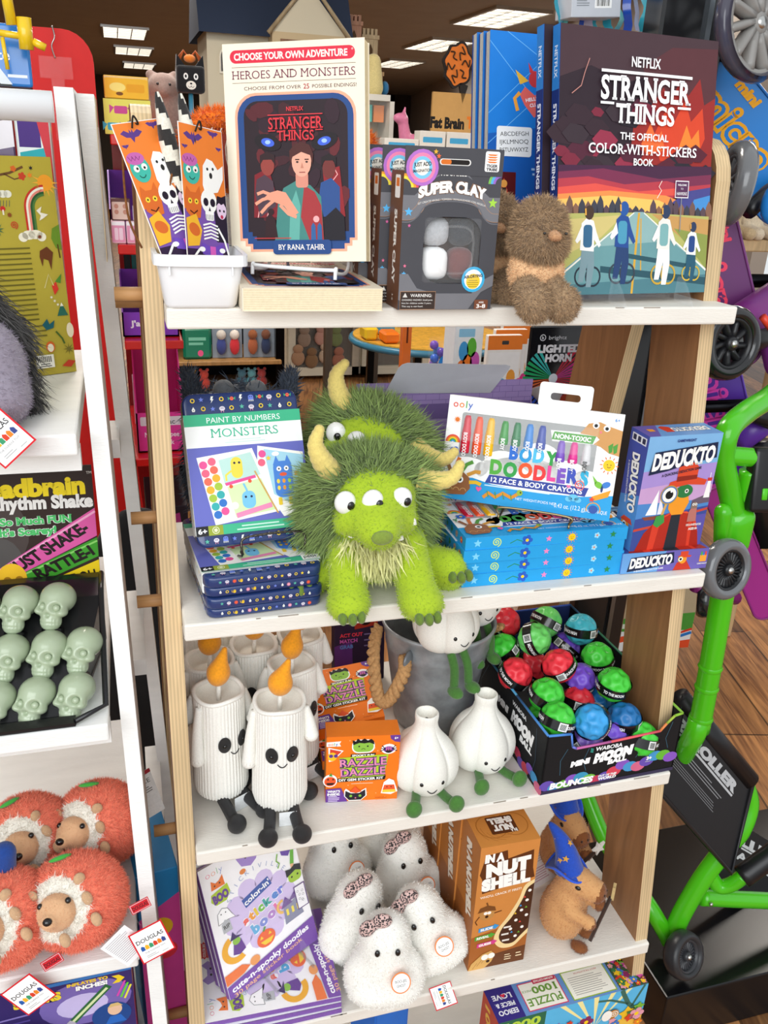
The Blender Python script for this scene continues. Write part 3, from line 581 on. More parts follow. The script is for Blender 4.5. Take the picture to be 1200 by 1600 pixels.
    if not simple:
        mb = MB(); mb.add(rbox(.024, .0515, .004, .028, .026, .056, .009, 3), '#fbfbfa', 'matte' if 'matte' in MATS else 'felt'); mb.add(rbox(.0525, .077, .004, .028, .026, .056, .009, 3), '#6e3b3a', 'felt')
        mb.add(rbox(.024, .0515, .006, .028, .057, .083, .009, 3), '#b9bcc0', 'felt'); mb.add(rbox(.0525, .077, .006, .028, .057, .083, .009, 3), '#2c3138', 'felt'); mb.build('clay_block', t)
        mb = MB(); mb.add(rbox(.0225, .0785, -.0035, .0035, .0245, .0835, .006, 3), '#ffffff', 'film')
        mb.add(tube([(x, -.004, z) for x, z in rr_pts(.034, .034, .07, .076, .012, 5)], .0013, 6, closed=True), '#f4f4f4', 'film'); mb.build('plastic_window', t)
material('matte', .75, bump=(300, .1), var=(200, .03))
clay_box('grey modelling clay box in front with a white block behind its window', X((.212, -.0125, 1.2702), 1.2))
clay_box('grey modelling clay box second in the row, mostly hidden by the front one', X((.203, .029, 1.2702), .5), True)
clay_box('brown sided clay box third in the row, furthest back beside the novel', X((.194, .07, 1.2702), 0), True)
# sticker colouring books, standing on clear easels, and the back covers behind
def saga_cover(c):                                       # 216 x 262 units
    c.R(0, 0, 216, 262, '#33272f'); rr = random.Random(9); c.bend = lambda y: np.interp(y, [0, 84, 150, 211, 262], [0, 68, 127, 178, 262])
    c.P([(0, 0), (216, 0), (216, 60), (150, 40), (90, 60), (40, 44), (0, 60)], '#4a363c'); c.P([(216, 10), (150, 14), (110, 40), (120, 80), (160, 100), (216, 96)], '#5b3439')
    c.P([(120, 90), (140, 62), (150, 78), (164, 52), (176, 70), (192, 48), (200, 80), (216, 70), (216, 150), (196, 156), (120, 150), (96, 150), (100, 110)], '#9a2f2c')
    c.P([(128, 120), (146, 86), (156, 104), (172, 76), (182, 100), (198, 84), (204, 118), (190, 146), (140, 146)], '#d8482c'); c.P([(166, 130), (176, 104), (184, 120), (194, 108), (198, 132), (188, 146), (172, 146)], '#ef8636'); c.P([(112, 128), (124, 104), (134, 124), (140, 112), (146, 134), (120, 140)], '#e9703a')
    for k in range(24): x, y = 4+rr.random()*110, 84+rr.random()*74; s = 8+14*rr.random(); c.P([(x-s, y), (x-s*.4, y-s*.6), (x+s*.4, y-s*.5), (x+s, y), (x+s*.5, y+s*.6), (x-s*.5, y+s*.5)], rr.choice(['#3a2a32', '#7c2c3e', '#94344a', '#2c2830', '#542838', '#3d3138']))
    for k in range(10): x, y = 150+rr.random()*60, 132+rr.random()*26; s = 10+10*rr.random(); c.P([(x-s, y), (x, y-s*.6), (x+s, y), (x+s*.5, y+s*.5), (x-s*.5, y+s*.5)], rr.choice(['#2e2a33', '#5a2634', '#38303a']))
    c.P([(0, 156), (216, 150), (216, 178), (0, 172)], '#4a2a44'); c.P([(0, 164), (60, 158), (140, 168), (216, 160), (216, 182), (0, 180)], '#7b3350')
    c.P([(0, 172), (40, 168), (90, 176), (150, 170), (180, 176), (216, 172), (216, 190), (0, 192)], '#b8404c'); c.P([(0, 182), (50, 176), (110, 184), (170, 178), (190, 186), (0, 196)], '#e2574c'); c.P([(0, 190), (70, 184), (150, 188), (170, 194), (150, 200), (0, 204)], '#f3934f'); c.P([(0, 196), (70, 190), (140, 194), (160, 202), (120, 214), (0, 214)], '#f9c566')
    c.P([(216, 176), (180, 182), (160, 196), (170, 206), (216, 204)], '#4a4b8c'); c.P([(192, 192), (216, 186), (216, 206), (186, 206)], '#4a90d0')
    for k in range(26): x = k*8.6; h5 = 12+14*rr.random(); 
    for k in range(27):
        x = k*8.3; h5 = (12+13*rr.random())*(.55 if 96 < x < 128 else 1); c.P([(x-6, 214), (x-5, 214-h5*.6), (x-1, 214-h5), (x+3, 214-h5*.7), (x+6, 214)], rr.choice(['#5c4a52', '#74584f', '#4f4a5c', '#8a6450', '#43454f']), False)
    c.l += 1; c.P([(0, 212), (100, 210), (120, 210), (216, 212), (216, 248), (0, 252)], '#b9b86a'); c.P([(0, 216), (90, 212), (60, 226), (0, 240)], '#d3c27c'); c.P([(216, 214), (130, 211), (170, 224), (216, 240)], '#c99a5c'); c.P([(216, 224), (164, 220), (216, 246)], '#8f9a4e')
    c.P([(106, 209), (118, 209), (216, 246), (216, 262), (0, 262), (0, 250)], '#8fb3b2'); c.P([(0, 250), (50, 232), (160, 228), (216, 246), (216, 262), (0, 262)], '#6b9a9e'); c.P([(0, 256), (216, 250), (216, 262), (0, 262)], '#4f7d86'); c.L([(0, 252), (105, 210)], 1.4, '#f2efe2', False); c.L([(216, 247), (119, 210)], 1.4, '#f2efe2', False)
    c.L([(112, 210), (106, 262)], 3, '#d9a73a', False); c.L([(115, 214), (118, 250)], 1.6, '#d9a73a'); c.P([(60, 244), (216, 252), (216, 257), (60, 248)], '#2f5560', False); c.P([(96, 236), (190, 243), (190, 246), (96, 239)], '#2f5560')
    def rider(x, y, s, shirt, pack, hair, legs, wh):
        for dx in (-5, 6): c.A(x+dx*s, y+26*s, 6.4*s, 8*s, 0, 360, wh, 18, False)
        c.l += 1; c.P([(x-6*s, y+4*s), (x+6*s, y+4*s), (x+7*s, y+18*s), (x+4*s, y+34*s), (x-1*s, y+34*s), (x, y+16*s), (x-4*s, y+30*s), (x-9*s, y+30*s)], legs); c.P([(x-8*s, y+6*s), (x-7*s, y-14*s), (x-2*s, y-18*s), (x+5*s, y-16*s), (x+8*s, y-8*s), (x+13*s, y+2*s), (x+11*s, y+4*s), (x+6*s, y-2*s), (x+6*s, y+7*s)], shirt)
        c.P([(x-7*s, y-12*s), (x-13*s, y-1*s), (x-11*s, y+1*s), (x-5*s, y-4*s)], '#f4f3ee', False); c.R(x-5*s, y-13*s, x+4*s, y+4*s, pack, 3*s); c.E(x+.5*s, y-22*s, 4.6*s, hair, 5.4*s, n=12)
        c.L([(x-3*s, y-20*s), (x-3.4*s, y-25*s)], 1.4*s, '#f0b04a')
    c.bend = None
    rider(42, 208, 1.36, '#f4f3ee', '#3c6b8e', '#4a3a30', '#7f9aa2', '#2b3540'); rider(90, 204, 1.4, '#2c4f94', '#4f9ab8', '#2d5aa0', '#2c4470', '#3a4450'); rider(150, 206, 1.38, '#e9e7df', '#7fb0b0', '#33405e', '#f4f3ee', '#c9a23a'); rider(192, 214, 1.04, '#f0efe8', '#2c4a88', '#33405e', '#2c5a70', '#d8b23c')
    c.L([(172, 160), (172, 196)], 1.2, '#8a8f96'); c.R(162, 143, 182, 161, '#f3eff2'); c.R(163, 144, 181, 160, '#5c3558'); c.T('WELCOME', 172, 147.4, 2, '#f3eff2', w=13, b=.02); c.T('TO', 172, 151.4, 2, '#f3eff2'); c.T('HAWKINS', 172, 156.4, 3.4, '#f3eff2', w=15, b=.01)
    c.L([(36, 30), (30, 44), (26, 56), (14, 64)], .9, '#c88a80', False); c.L([(142, 144), (138, 150), (142, 154), (136, 162)], .9, '#ffe9dc')
    W5 = '#ffffff'; c.T('NETFLIX', 112, 29, 9.6, W5, w=40, b=.02); c.R(52, 38.4, 178, 41.2, W5); c.T('STRANGER', 114, 55, 22, W5, w=124, b=.03, serif=.05); c.T('THINGS', 114, 79, 18, W5, w=82, b=.03, serif=.05); c.R(52, 69, 70, 71.4, W5, up=False); c.R(159, 69, 178, 71.4, W5)
    c.T('THE OFFICIAL', 114, 101, 7, W5, w=68, b=.02); c.T('COLOR-WITH-STICKERS', 114, 114, 9.6, W5, w=152, b=.015, serif=.045); c.T('BOOK', 114, 126, 7, W5, w=28, b=.02)
def sticker_book(label, M, full=True):
    t = thing('sticker_colouring_book', label, 'book', M, 'sticker colouring books on the top shelf')
    mb = MB(); w_, h_, th = .1934, .2509, .012; mb.add(box(.0006, w_-.001, .0006, th-.0006, .0004, h_-.0006), '#efece4', 'paper', False)
    mb.add(box(0, w_, 0, .0006, 0, h_), '#33272f', 'print', False); mb.add(box(0, w_, th-.0006, th, 0, h_), '#1f5fae', 'print', False); mb.add(box(-.0005, .0006, 0, th, 0, h_), '#1c3f88', 'print', False)
    if full: saga_cover(front(mb, w_, h_, 216, H=262))
    else: front(mb, w_, h_, 216).R(0, 0, 216, 262, '#33272f')
    c = left(mb, th, h_, 12, x=-.0005, H=262); c.R(0, 0, 12, 60, '#2f7fcc'); c.R(0, 60, 12, 262, '#1c3274'); c.T('NETFLIX', 6, 34, 5, '#dcecff', w=30, b=.02, rot=90); c.T('STRANGER THINGS · THE OFFICIAL', 6, 148, 5.4, '#f0f4ff', w=150, b=.03, serif=.04, rot=90)
    mb.build('cover', t)
sticker_book('sticker book with a sunset bike ride cover standing in front', X((.3858, .0115, 1.2800), 7.0, 9.7))
sticker_book('sticker book directly behind the front one, only its blue spine showing', X((.3765, .0275, 1.2800), 7.0, 9.7), False)
def easel_clear(label, M, xs, h=.075, sweep=.05):
    t = thing('acrylic_easel', label, 'easel', M)
    mb = MB(); mb.add(box(xs[0]-.01, xs[1]+.01, .016, .019, .0, h), '#ffffff', 'film', False)
    for x in xs: mb.add(box(x-.0015, x+.0015, -.03, .06, -.003, .0005), '#ffffff', 'film', False)
    mb.build('frame', t)
    for x in xs:
        m = MB(); pts = [(-.004, .0005), (-.030, -.0032), (-.033, -.0032), (-.020, .014), (-.010, .024), (-.0055, .0245), (-.0045, .022)]
        v = [(x-.0017, y, z) for y, z in pts]+[(x+.0017, y, z) for y, z in pts]; n = len(pts); m.add((v, [tuple(range(n)), tuple(range(2*n-1, n-1, -1))]+[(k, k+n, (k+1) % n+n, (k+1) % n) for k in range(n)]), '#f4fbff', 'film', False); m.build('lip', t)
easel_clear('clear acrylic easel with two pointed lips under the sunset sticker book', X((.3858, .0115, 1.2735), 7.0, 0), (.066, .152))
# blue back covers
def back_book(label, M, full):
    t = thing('sticker_colouring_book', label, 'book', M, 'sticker books turned to their blue back covers')
    mb = MB(); w_, h_, th = .216, .262, .012; mb.add(box(.001, w_-.0006, .0006, th-.0006, .0004, h_-.0004), '#8f8a84', 'paper', False)
    for k in range(4): mb.add(box(.0006, .002, .002+k*.0023, .0029+k*.0023, .0002, h_-.0002), '#c9c4bc', 'paper', False)
    mb.add(box(0, w_, 0, .0006, 0, h_), '#1f6fc0', 'print', False); mb.add(box(0, w_, th-.0006, th, 0, h_), '#2b4a8e', 'print', False); mb.add(box(w_-.0006, w_, 0, th, 0, h_), '#1c3274', 'print', False)
    if full:
        c = front(mb, w_, h_, 216); c.R(0, 0, 216, 262, '#1f7bd0'); c.P([(0, 100), (216, 70), (216, 262), (0, 262)], '#1a5cb0'); c.P([(0, 170), (216, 150), (216, 262), (0, 262)], '#163f8c'); c.P([(0, 210), (216, 200), (216, 262), (0, 262)], '#122c66')
        for p in (((0, 10), (60, 70)), ((20, 0), (90, 40)), ((90, 0), (0, 80)), ((60, 60), (0, 110))): c.L(p, .7, '#69b4ee', False)
        c.l += 1; c.P([(54, 60), (42, 52), (36, 60), (42, 70), (54, 82), (66, 70), (70, 58), (64, 52)], '#e8685e'); c.E(54, 44, 8, '#c8383c', 8); c.P([(47, 38), (45, 28), (51, 36), (57, 36), (62, 27), (61, 38)], '#c8383c'); c.P([(46, 46), (30, 36), (36, 50)], '#e8b53a', False); c.P([(62, 46), (76, 36), (72, 50)], '#e8b53a', False); c.L([(34, 76), (30, 64), (36, 58)], 4, '#f0a33c'); c.T('HELLFIRE', 54, 63, 3.4, '#ffffff', w=22, b=.02, rot=-12); c.T('CLUB', 54, 69, 3.4, '#ffffff', b=.02, rot=-12)
        c.R(10, 92, 52, 122, '#f0f0ee', 3); [c.T(s, 31, 99+k*8, 4.4, '#333333', w=34, rot=-3) for k, s in enumerate(('ABCDEFGH', 'IJKLMNOQ', 'RSTUVWXYZ'))]
        c.R(6, 138, 34, 176, '#5a1416'); c.P([(10, 174), (20, 144), (30, 174)], '#c8442c'); c.E(20, 150, 4, '#e8a04a'); c.R(17, 154, 23, 172, '#241012')
        c.T('EXPLORE', 86, 108, 5, '#ffffff', b=.03, serif=.04); c.T('STRANGER', 94, 117, 5, '#ffffff', b=.03, serif=.04); c.lines(50, 128, 110, 6, 5.2, '#a8cbee', al='r'); c.lines(46, 162, 110, 5, 5.2, '#a8cbee', al='r', seed=2); c.lines(52, 194, 110, 4, 5.2, '#d8e8fa', al='r', seed=3)
        c.E(30, 200, 17, '#23201e'); c.E(30, 200, 13, '#b98a5c'); c.E(30, 198, 8, '#3a2a22'); c.R(34, 222, 66, 258, '#e9b930', 4); c.E(50, 240, 10, '#d87a2c'); c.T('TIGERS', 50, 254, 4.6, '#b0301c', w=24, b=.03); c.T('HAWKINS HIGH', 50, 227, 3.4, '#b0301c', w=28, b=.03); c.T('HELL', 88, 234, 16, '#10131c', w=38, b=.05, rot=-10, out=('#dfe6ee', .06)); c.T('&', 96, 252, 8, '#10131c', b=.05, out=('#dfe6ee', .06))
    mb.build('cover', t)
back_book('blue sticker book back cover facing out behind the spines', X((.351, .112, 1.2702), 2, 9), True)
back_book('blue sticker book hidden behind the first blue back, only page edges showing', X((.349, .1255, 1.2702), 2, 9), False)
back_book('blue sticker book last of the row, a thin dark sliver at the left', X((.347, .139, 1.2702), 2, 9), False)

# brown fluffy plush with a beak-like snout, one in front and one behind
def brown_plush(label, M):
    t = thing('plush_animal', label, 'plush', M, 'brown fluffy plush animals on the top shelf')
    BR = '#ab8e6d'; TN = '#e6bd90'
    V, Q, C, W9 = blob([('e', (0, .004, .108), (.036, .035, .038)), ('e', (0, .0, .088), (.039, .035, .028))], .004, .01, [BR, BR])
    m = MB(); m.add((V, Q), C, 'fur'); 
    a, b, c9 = fur(V, Q, C, 16000, .0105, .0011, lambda P: (P-np.array([0, 0, .1]))*4+np.array([0, -.1, -.35]), .5, .45, .28); m.add((a, b), c9, 'fur', False); m.build('head', t)
    V, Q, C, W9 = blob([('e', (0, .004, .05), (.032, .028, .036)), ('e', (-.028, .0, .052), (.012, .014, .022)), ('e', (.028, 0, .052), (.012, .014, .022))], .004, .012, [TN]*3)
    m = MB(); m.add((V, Q), C, 'fur'); a, b, c9 = fur(V, Q, C, 9000, .006, .0016, (0, -.1, -.2), .6, .6, .12); m.add((a, b), c9, 'fur', False); m.build('body', t)
    for s in (-1, 1):
        V, Q, C, W9 = blob([('c', (s*.017, -.006, .034), (s*.021, -.04, .013), .019, .021), ('e', (s*.022, -.046, .015), (.019, .016, .022))], .004, .01, [BR]*2)
        m = MB(); m.add((V, Q), C, 'fur'); a, b, c9 = fur(V, Q, C, 6500, .008, .0011, (0, -.4, -.25), .5, .45, .28); m.add((a, b), c9, 'fur', False); m.build('leg', t)
    V, Q, C, W9 = blob([('e', (0, -.041, .101), (.0085, .008, .005)), ('e', (0, -.036, .104), (.0055, .006, .005))], .002, .006, ['#c99a70']*2)
    m = MB(); m.add((V, Q), C, 'felt'); a, b, c9 = fur(V, Q, C, 1500, .0025, .0008, (0, -.2, -.3), .5, .4, .1); m.add((a, b), c9, 'fur', False); m.build('snout', t)
    for s in (-1, 1):
        m = MB(); m.add(ell((s*.016, -.0405, .105), (.0024, .002, .0018), 12), '#171412', 'gloss'); m.build('eye', t)
    return t
pl = brown_plush('brown and tan fluffy plush sitting on the shelf edge by the clay box', X((.349, -.016, 1.271), 3, 0, 0, .70))
dup(pl, 'second brown fluffy plush, hidden behind the front one', X((.332, .055, 1.271), -12, 0, 0, .70))
# orange fluffy pumpkin plush behind the novel
for k, (p, l) in enumerate((((.066, .135, 1.2702), 'orange fluffy round plush with a glittery red face, left behind the novel'), ((.083, .165, 1.2702), 'orange fluffy round plush second in the row behind the novel'), ((.196, .168, 1.2702), 'orange fluffy round plush at the right edge of the novel'))):
    t = thing('plush_pumpkin', l, 'plush', X(p, -8), 'orange round plush behind the novel'); z = .123
    m = MB(); v, f = tube([(.034*cos(a), 0, z+.036*sin(a)) for a in [2*pi*i/36 for i in range(36)]], .009, 10, closed=True); V = np.array(v); Q = np.array(f); C = np.tile(hx('#ee7d24'), (len(Q), 1)); m.add((V, Q), C, 'fur'); a_, b_, c_ = fur(V, Q, C, 6000, .009, .0013, (0, 0, -.1), .8, .4, .14); m.add((a_, b_), c_, 'fur', False); m.build('trim', t)
    m = MB(); m.add(ell((0, 0, z), (.030, .012, .031), 24), '#b5452f', 'glitter')
    for q in range(-2, 3): m.add(tube([(q*.009+.003*sin(i), -.0125*(1-(q*.3)**2*.8), z-.028*cos(i*pi/8)) for i in range(9)], .0006, 5), '#e9dfd0', 'felt')
    m.build('face', t); m = MB(); m.add(rbox(-.03, .03, -.014, .014, 0, z-.03, .01, 3), '#f2efea', 'felt'); m.build('base', t)
# ------------------------------------------------------------------ second shelf
def TM(c, s, x, y, h, cols, w, b=.04, jit=0, out=None, rot=0, serif=0, arc=0):
    """lettering with a colour for each letter, spread over a width w"""
    wd = []
    for ch in s: V, F_ = text_mesh(ch, b); wd.append(V[:, 0].max()-V[:, 0].min()+.07)
    k = w/sum(wd); px = -w/2; a = radians(rot); pos = []
    for i, ch in enumerate(s):
        u = px+wd[i]*k/2; v = (jit*(1 if i % 2 else -1))-arc*(1-(2*u/w)**2); pos.append((x+u*cos(a)-v*sin(a), y+u*sin(a)+v*cos(a))); px += wd[i]*k
    if out:
        for i, ch in enumerate(s): c.T(ch, *pos[i], h, out[0], w=(wd[i]-.07)*k*1.0+0, b=b+out[1], rot=rot, up=False)
        c.l += 1
    for i, ch in enumerate(s): c.T(ch, *pos[i], h, cols[i % len(cols)], w=(wd[i]-.07)*k, b=b, rot=rot, up=False)
    c.l += 1
def pattern(c, x0, y0, x1, y1, s, seed, pastel=0):
    """scattered monsters, stars, bolts and bursts of the tin"""
    rr = random.Random(seed); nx = max(1, int((x1-x0)/s)); ny = max(1, int((y1-y0)/s)); dx = (x1-x0)/nx; dy = (y1-y0)/ny
    for j in range(ny):
        for i in range(nx):
            x = x0+dx*(i+.5)+dx*.14*(rr.random()-.5); y = y0+dy*(j+.5)+dy*.14*(rr.random()-.5); r = min(dx, dy)*.42; k = (i*3+j*5+seed+rr.randint(0, 1)) % 9
            if k == 0: c.bolt(x, y, r*.9, '#eef0ea')
            elif k == 1: c.St(x, y, r*.9, rr.choice(['#f0603f', '#3f63d2', '#f2a0b8']), 12, .5)
            elif k == 2: c.A(x, y, r*.35, r*.6, 0, 360, '#f0cf3a', 14)
            elif k == 3: c.R(x-r*.7, y-r*.3, x+r*.7, y+r*.6, '#6f83d8', r*.3); c.E(x, y-r*.3, r*.7, '#6f83d8', r*.5); c.E(x-r*.25, y-r*.3, r*.14, '#20243c', n=8, up=False); c.E(x+r*.25, y-r*.3, r*.14, '#20243c', n=8, up=False); [c.L([(x-r*.6+q*r*.3, y+r*.5), (x-r*.6+q*r*.3, y+r*.95)], r*.12, '#eef0ea', False) for q in range(5)]; c.l += 1
            elif k == 4: c.R(x-r*.5, y-r*.6, x+r*.5, y+r*.7, '#efc638', r*.4); c.L([(x-r*.5, y+r*.4), (x-r, y+r*.2), (x-r, y-r*.5)], r*.18, '#efc638', False); c.E(x-r*.18, y-r*.2, r*.12, '#20243c', n=8, up=False); c.E(x+r*.18, y-r*.2, r*.12, '#20243c', n=8)
            elif k == 5: c.St(x, y, r*.7, rr.choice(['#f0cf3a', '#5cb4a0', '#6f83d8']))
            elif k == 6: c.E(x, y, r*.5, '#ee6a4c'); c.P([(x-r*.4, y), (x-r, y-r*.5), (x-r*.9, y+r*.4)], '#45a878', False); c.P([(x+r*.4, y), (x+r, y-r*.5), (x+r*.9, y+r*.4)], '#45a878', False); c.E(x-r*.15, y-r*.1, r*.1, '#20243c', n=8, up=False); c.E(x+r*.15, y-r*.1, r*.1, '#20243c', n=8)
            elif k == 7: c.P([(x, y-r*.7), (x+r*.45, y+r*.1), (x+r*.3, y+r*.6), (x-r*.3, y+r*.6), (x-r*.45, y+r*.1)], '#eef0ea'); c.E(x, y+r*.2, r*.12, '#20243c', n=8)
            else: c.E(x, y, r*.75, '#d9d4e2', r*.6); c.L([(x-r*.3, y+r*.5), (x-r*.3, y+r)], r*.14, '#e89ab4', False); c.L([(x+r*.3, y+r*.5), (x+r*.3, y+r)], r*.14, '#e89ab4', False); c.E(x-r*.2, y-r*.1, r*.13, '#20243c', n=8, up=False); c.E(x+r*.2, y-r*.1, r*.13, '#20243c', n=8)
NAVY = '#24386c'
def tin(mb, w_=.121, h_=.158, d_=.022):
    def slab(y0, y1, g, r=.0022):
        R9 = lambda y, i: [(x, y, z) for x, z in rr_pts(g+i, g+i, w_-g-i, h_-g-i, .011-i, 5)]
        mb.add(loft([R9(y0, r), R9(y0+r*.3, r*.3), R9(y0+r, 0), R9(y1-r, 0), R9(y1-r*.3, r*.3), R9(y1, r)], True, True), NAVY, 'gloss')
    slab(0, d_*.53, 0); slab(d_*.53, d_, .0008)
    for y, s, g in ((.0024, 4, 0), (d_*.55+.0014, 7, .0008)):                    # artwork around the rim
        c = Cv(mb, (.012, y, g), (1, 0, 0), (0, 1, 0), .001); pattern(c, 0, 0, 97, 6.4, 6.6, s)
        c = Cv(mb, (g, y, h_-.012), (0, 0, -1), (0, 1, 0), .001); pattern(c, 0, 0, 134, 6.4, 6.6, s+1)
def tin_face(c):                                          # 121 x 158 units
    pattern(c, 5, 2, 116, 21, 9.4, 2); pattern(c, 5, 147, 116, 156, 8.6, 5)
    c.R(-.6, 22, 121.6, 146, '#f8faf8'); c.R(-.6, 22, 121.6, 34, '#45b98c'); c.T('PAINT BY NUMBERS', 61, 28.5, 6, '#f4fbf8', w=77); c.T('MONSTERS', 61, 42, 9, '#4fbb98', w=70, b=.0, serif=.05); c.lines(38, 49.5, 82, 2, 2.4, '#cfe8e0', al='c')
    c.R(-.6, 56, 121.6, 136, '#6b70c0'); c.P([(8, 66), (66, 60), (88, 128), (20, 136)], '#fbf9f2'); c.P([(72, 58), (120, 68), (112, 132), (92, 134), (68, 92)], '#fbf9f2')
    c.P([(78, 62), (120, 71), (113, 128), (84, 110)], '#a8d8ea'); c.P([(30, 70), (64, 64), (72, 88), (34, 96)], '#bfe3da'); c.P([(36, 98), (72, 92), (84, 126), (42, 130)], '#d9efb6')
    dots = ['#e85a9a', '#ee6a86', '#f0705c', '#f2b338', '#a7c84a', '#3fb0b0', '#3a78c8']
    for k, col in enumerate(dots): c.E(14+k*1.6, 74+k*8.6, 4.2, col, n=14, up=False); c.E(23+k*1.4, 71+k*8.6, 4.2, dots[(k+1) % 7], n=14, up=False)
    for k in range(2): c.E(76-k*1.5, 67+k*9, 4, ['#e85a9a', '#ee6a86'][k], n=14, up=False)
    c.l += 1; c.R(42, 68, 54, 90, '#f2dc52', 6); c.E(46, 74, 1.3, '#30304a', n=8, up=False); c.E(51, 74, 1.3, '#30304a', n=8); c.L([(42, 82), (36, 86), (36, 92)], 2, '#f2dc52'); c.P([(34, 94), (66, 88), (67, 91), (35, 97)], '#e8589a'); c.E(40, 98, 2, '#e8603f', n=10, up=False); c.E(60, 94, 2, '#e8603f', n=10)
    c.R(50, 104, 64, 122, '#7cc6ea', 6); c.E(54, 110, 1.3, '#30304a', n=8, up=False); c.E(60, 110, 1.3, '#30304a', n=8); c.L([(56, 104), (53, 96)], 2, '#7cc6ea'); c.P([(42, 126), (80, 118), (81, 123), (43, 131)], '#ef8fb8'); c.E(42, 118, 4, '#f4f0e2', n=12)
    c.R(86, 76, 106, 114, '#4f87d8', 7); c.P([(86, 80), (90, 70), (94, 80)], '#4f87d8', False); c.P([(98, 80), (102, 70), (106, 80)], '#4f87d8'); c.E(92, 84, 2.6, '#ffffff', n=12, up=False); c.E(100, 84, 2.6, '#ffffff', n=12); c.E(92, 84, 1, '#222222', n=8, up=False); c.E(100, 84, 1, '#222222', n=8); c.E(96, 90, 4, '#e8603f', 2, n=12)
    for k in range(6): c.E(90+(k % 3)*6, 97+(k//3)*7, 1.7, ['#f2dc52', '#f0a03c', '#a7d84a'][k % 3], 2.4, n=10, up=False)
    c.l += 1; c.R(88, 114, 92, 122, '#f2cf3c', 1, False); c.R(99, 114, 103, 122, '#f2cf3c', 1); c.St(82, 72, 3, '#f2cf3c', up=False); c.St(110, 90, 3.4, '#f0a03c'); c.E(90, 68, 4, '#ffffff', 2.4, n=12); c.L([(66, 84), (86, 130)], 1.4, '#d8a858')
    c.R(-.6, 136, 121.6, 146, '#45b98c'); c.R(-.6, 136, 12, 146, '#26262a'); c.T('6+', 6, 141, 5, '#ffffff', w=9, b=.03); c.R(12, 136, 27, 146, '#9aa83c'); c.A(19.5, 141, 3, 3.7, 0, 360, '#e8ecc8', 16); c.flower(19.5, 141, 2, '#e8ecc8', '#e8ecc8'); c.lines(40, 138.5, 92, 2, 3.4, '#c8eede', al='c'); c.R(103, 134, 121.6, 146, '#fbfbf8'); c.T('petit', 112, 139, 5.4, '#222222', w=14, b=.02); c.T('COLLAGE', 112, 144, 1.8, '#555555', w=14); c.E(109.6, 136, .7, '#e8a03c', n=8)
def tin_box(label, M, face):
    t = thing('paint_tin', label, 'tin', M, 'paint by numbers tins'); mb = MB(); tin(mb)
    if face: tin_face(Cv(mb, (0, -.0003, .158), (1, 0, 0), (0, 0, -1), .001))
    mb.build('tin_body', t)
    if face:
        m = MB(); m.add(rbox(-.0004, .1214, -.0002, .0223, .012, .136, .0015, 1), '#f4f7f4', 'print', False); m.build('paper_sleeve', t)
    return t
tin_box('paint by numbers tin at the bottom of its stack', X((.0235, -.0325, .9902), 4.0, 90), False)
tin_box('paint by numbers tin lying on top of its stack, under the standing one', X((.0225, -.0315, 1.0135), 4.4, 90), True)
tin_box('paint by numbers tin standing upright and leaning back, green sleeve facing out', X((.0205, .010, 1.0275), 5.4, 25.3, 0), True)
t = thing('wire_easel', 'twisted dark wire easel holding the standing paint tin', 'easel', X((.0205, .010, 1.0275), 5.4, 12)); m = MB()
for dy in (0, .0011): m.add(tube(spline([(.04, .0, -.012), (.04, -.022, -.006), (.041, -.0235, .010), (.06, -.024, .013), (.085, -.024, .013), (.104, -.0235, .010), (.105, -.022, -.006), (.105, 0, -.012)], 8), [.0011+.0004*sin(i*1.9+dy*2800) for i in range(57)], 7), '#5a564e', 'metal')
m.build('wire_frame', t); m = MB()
for x in (.045, .1): m.add(tube([(x, 0, -.011), (x, .07, -.011), (x, .072, .06)], .0014, 7), '#5a564e', 'metal')
m.build('back_leg', t)
# dark grey yarn plush standing behind the tins
t = thing('plush_monster', 'dark blue grey shaggy plush with tufted ears behind the standing paint tin', 'plush', X((.085, .165, .968), -8)); GY = '#4b5564'
V, Q, C, W9 = blob([('e', (0, 0, .09), (.062, .04, .09)), ('e', (0, -.002, .15), (.055, .034, .036))], .005, .02, [GY, GY]); m = MB(); m.add((V, Q), C, 'fur'); a_, b_, c_ = fur(V, Q, C, 6000, .02, .0022, (0, -.1, -.5), .5, .4, .2, seg=2); m.add((a_, b_), c_, 'fur', False); m.build('body', t)
for s in (-1, 1):
    V, Q, C, W9 = blob([('c', (s*.05, 0, .165), (s*.058, 0, .198), .012, .006)], .003, .01, ['#48505e']); m = MB(); m.add((V, Q), C, 'fur'); a_, b_, c_ = fur(V, Q, C, 900, .012, .002, (0, 0, .6), .4, .4, .2, seg=2); m.add((a_, b_), c_, 'fur', False); m.build('ear', t)
    m = MB(); m.add(ell((s*.018, -.012, .185), (.012, .01, .012), 16), '#6d7278', 'felt'); m.build('eye_stalk', t)
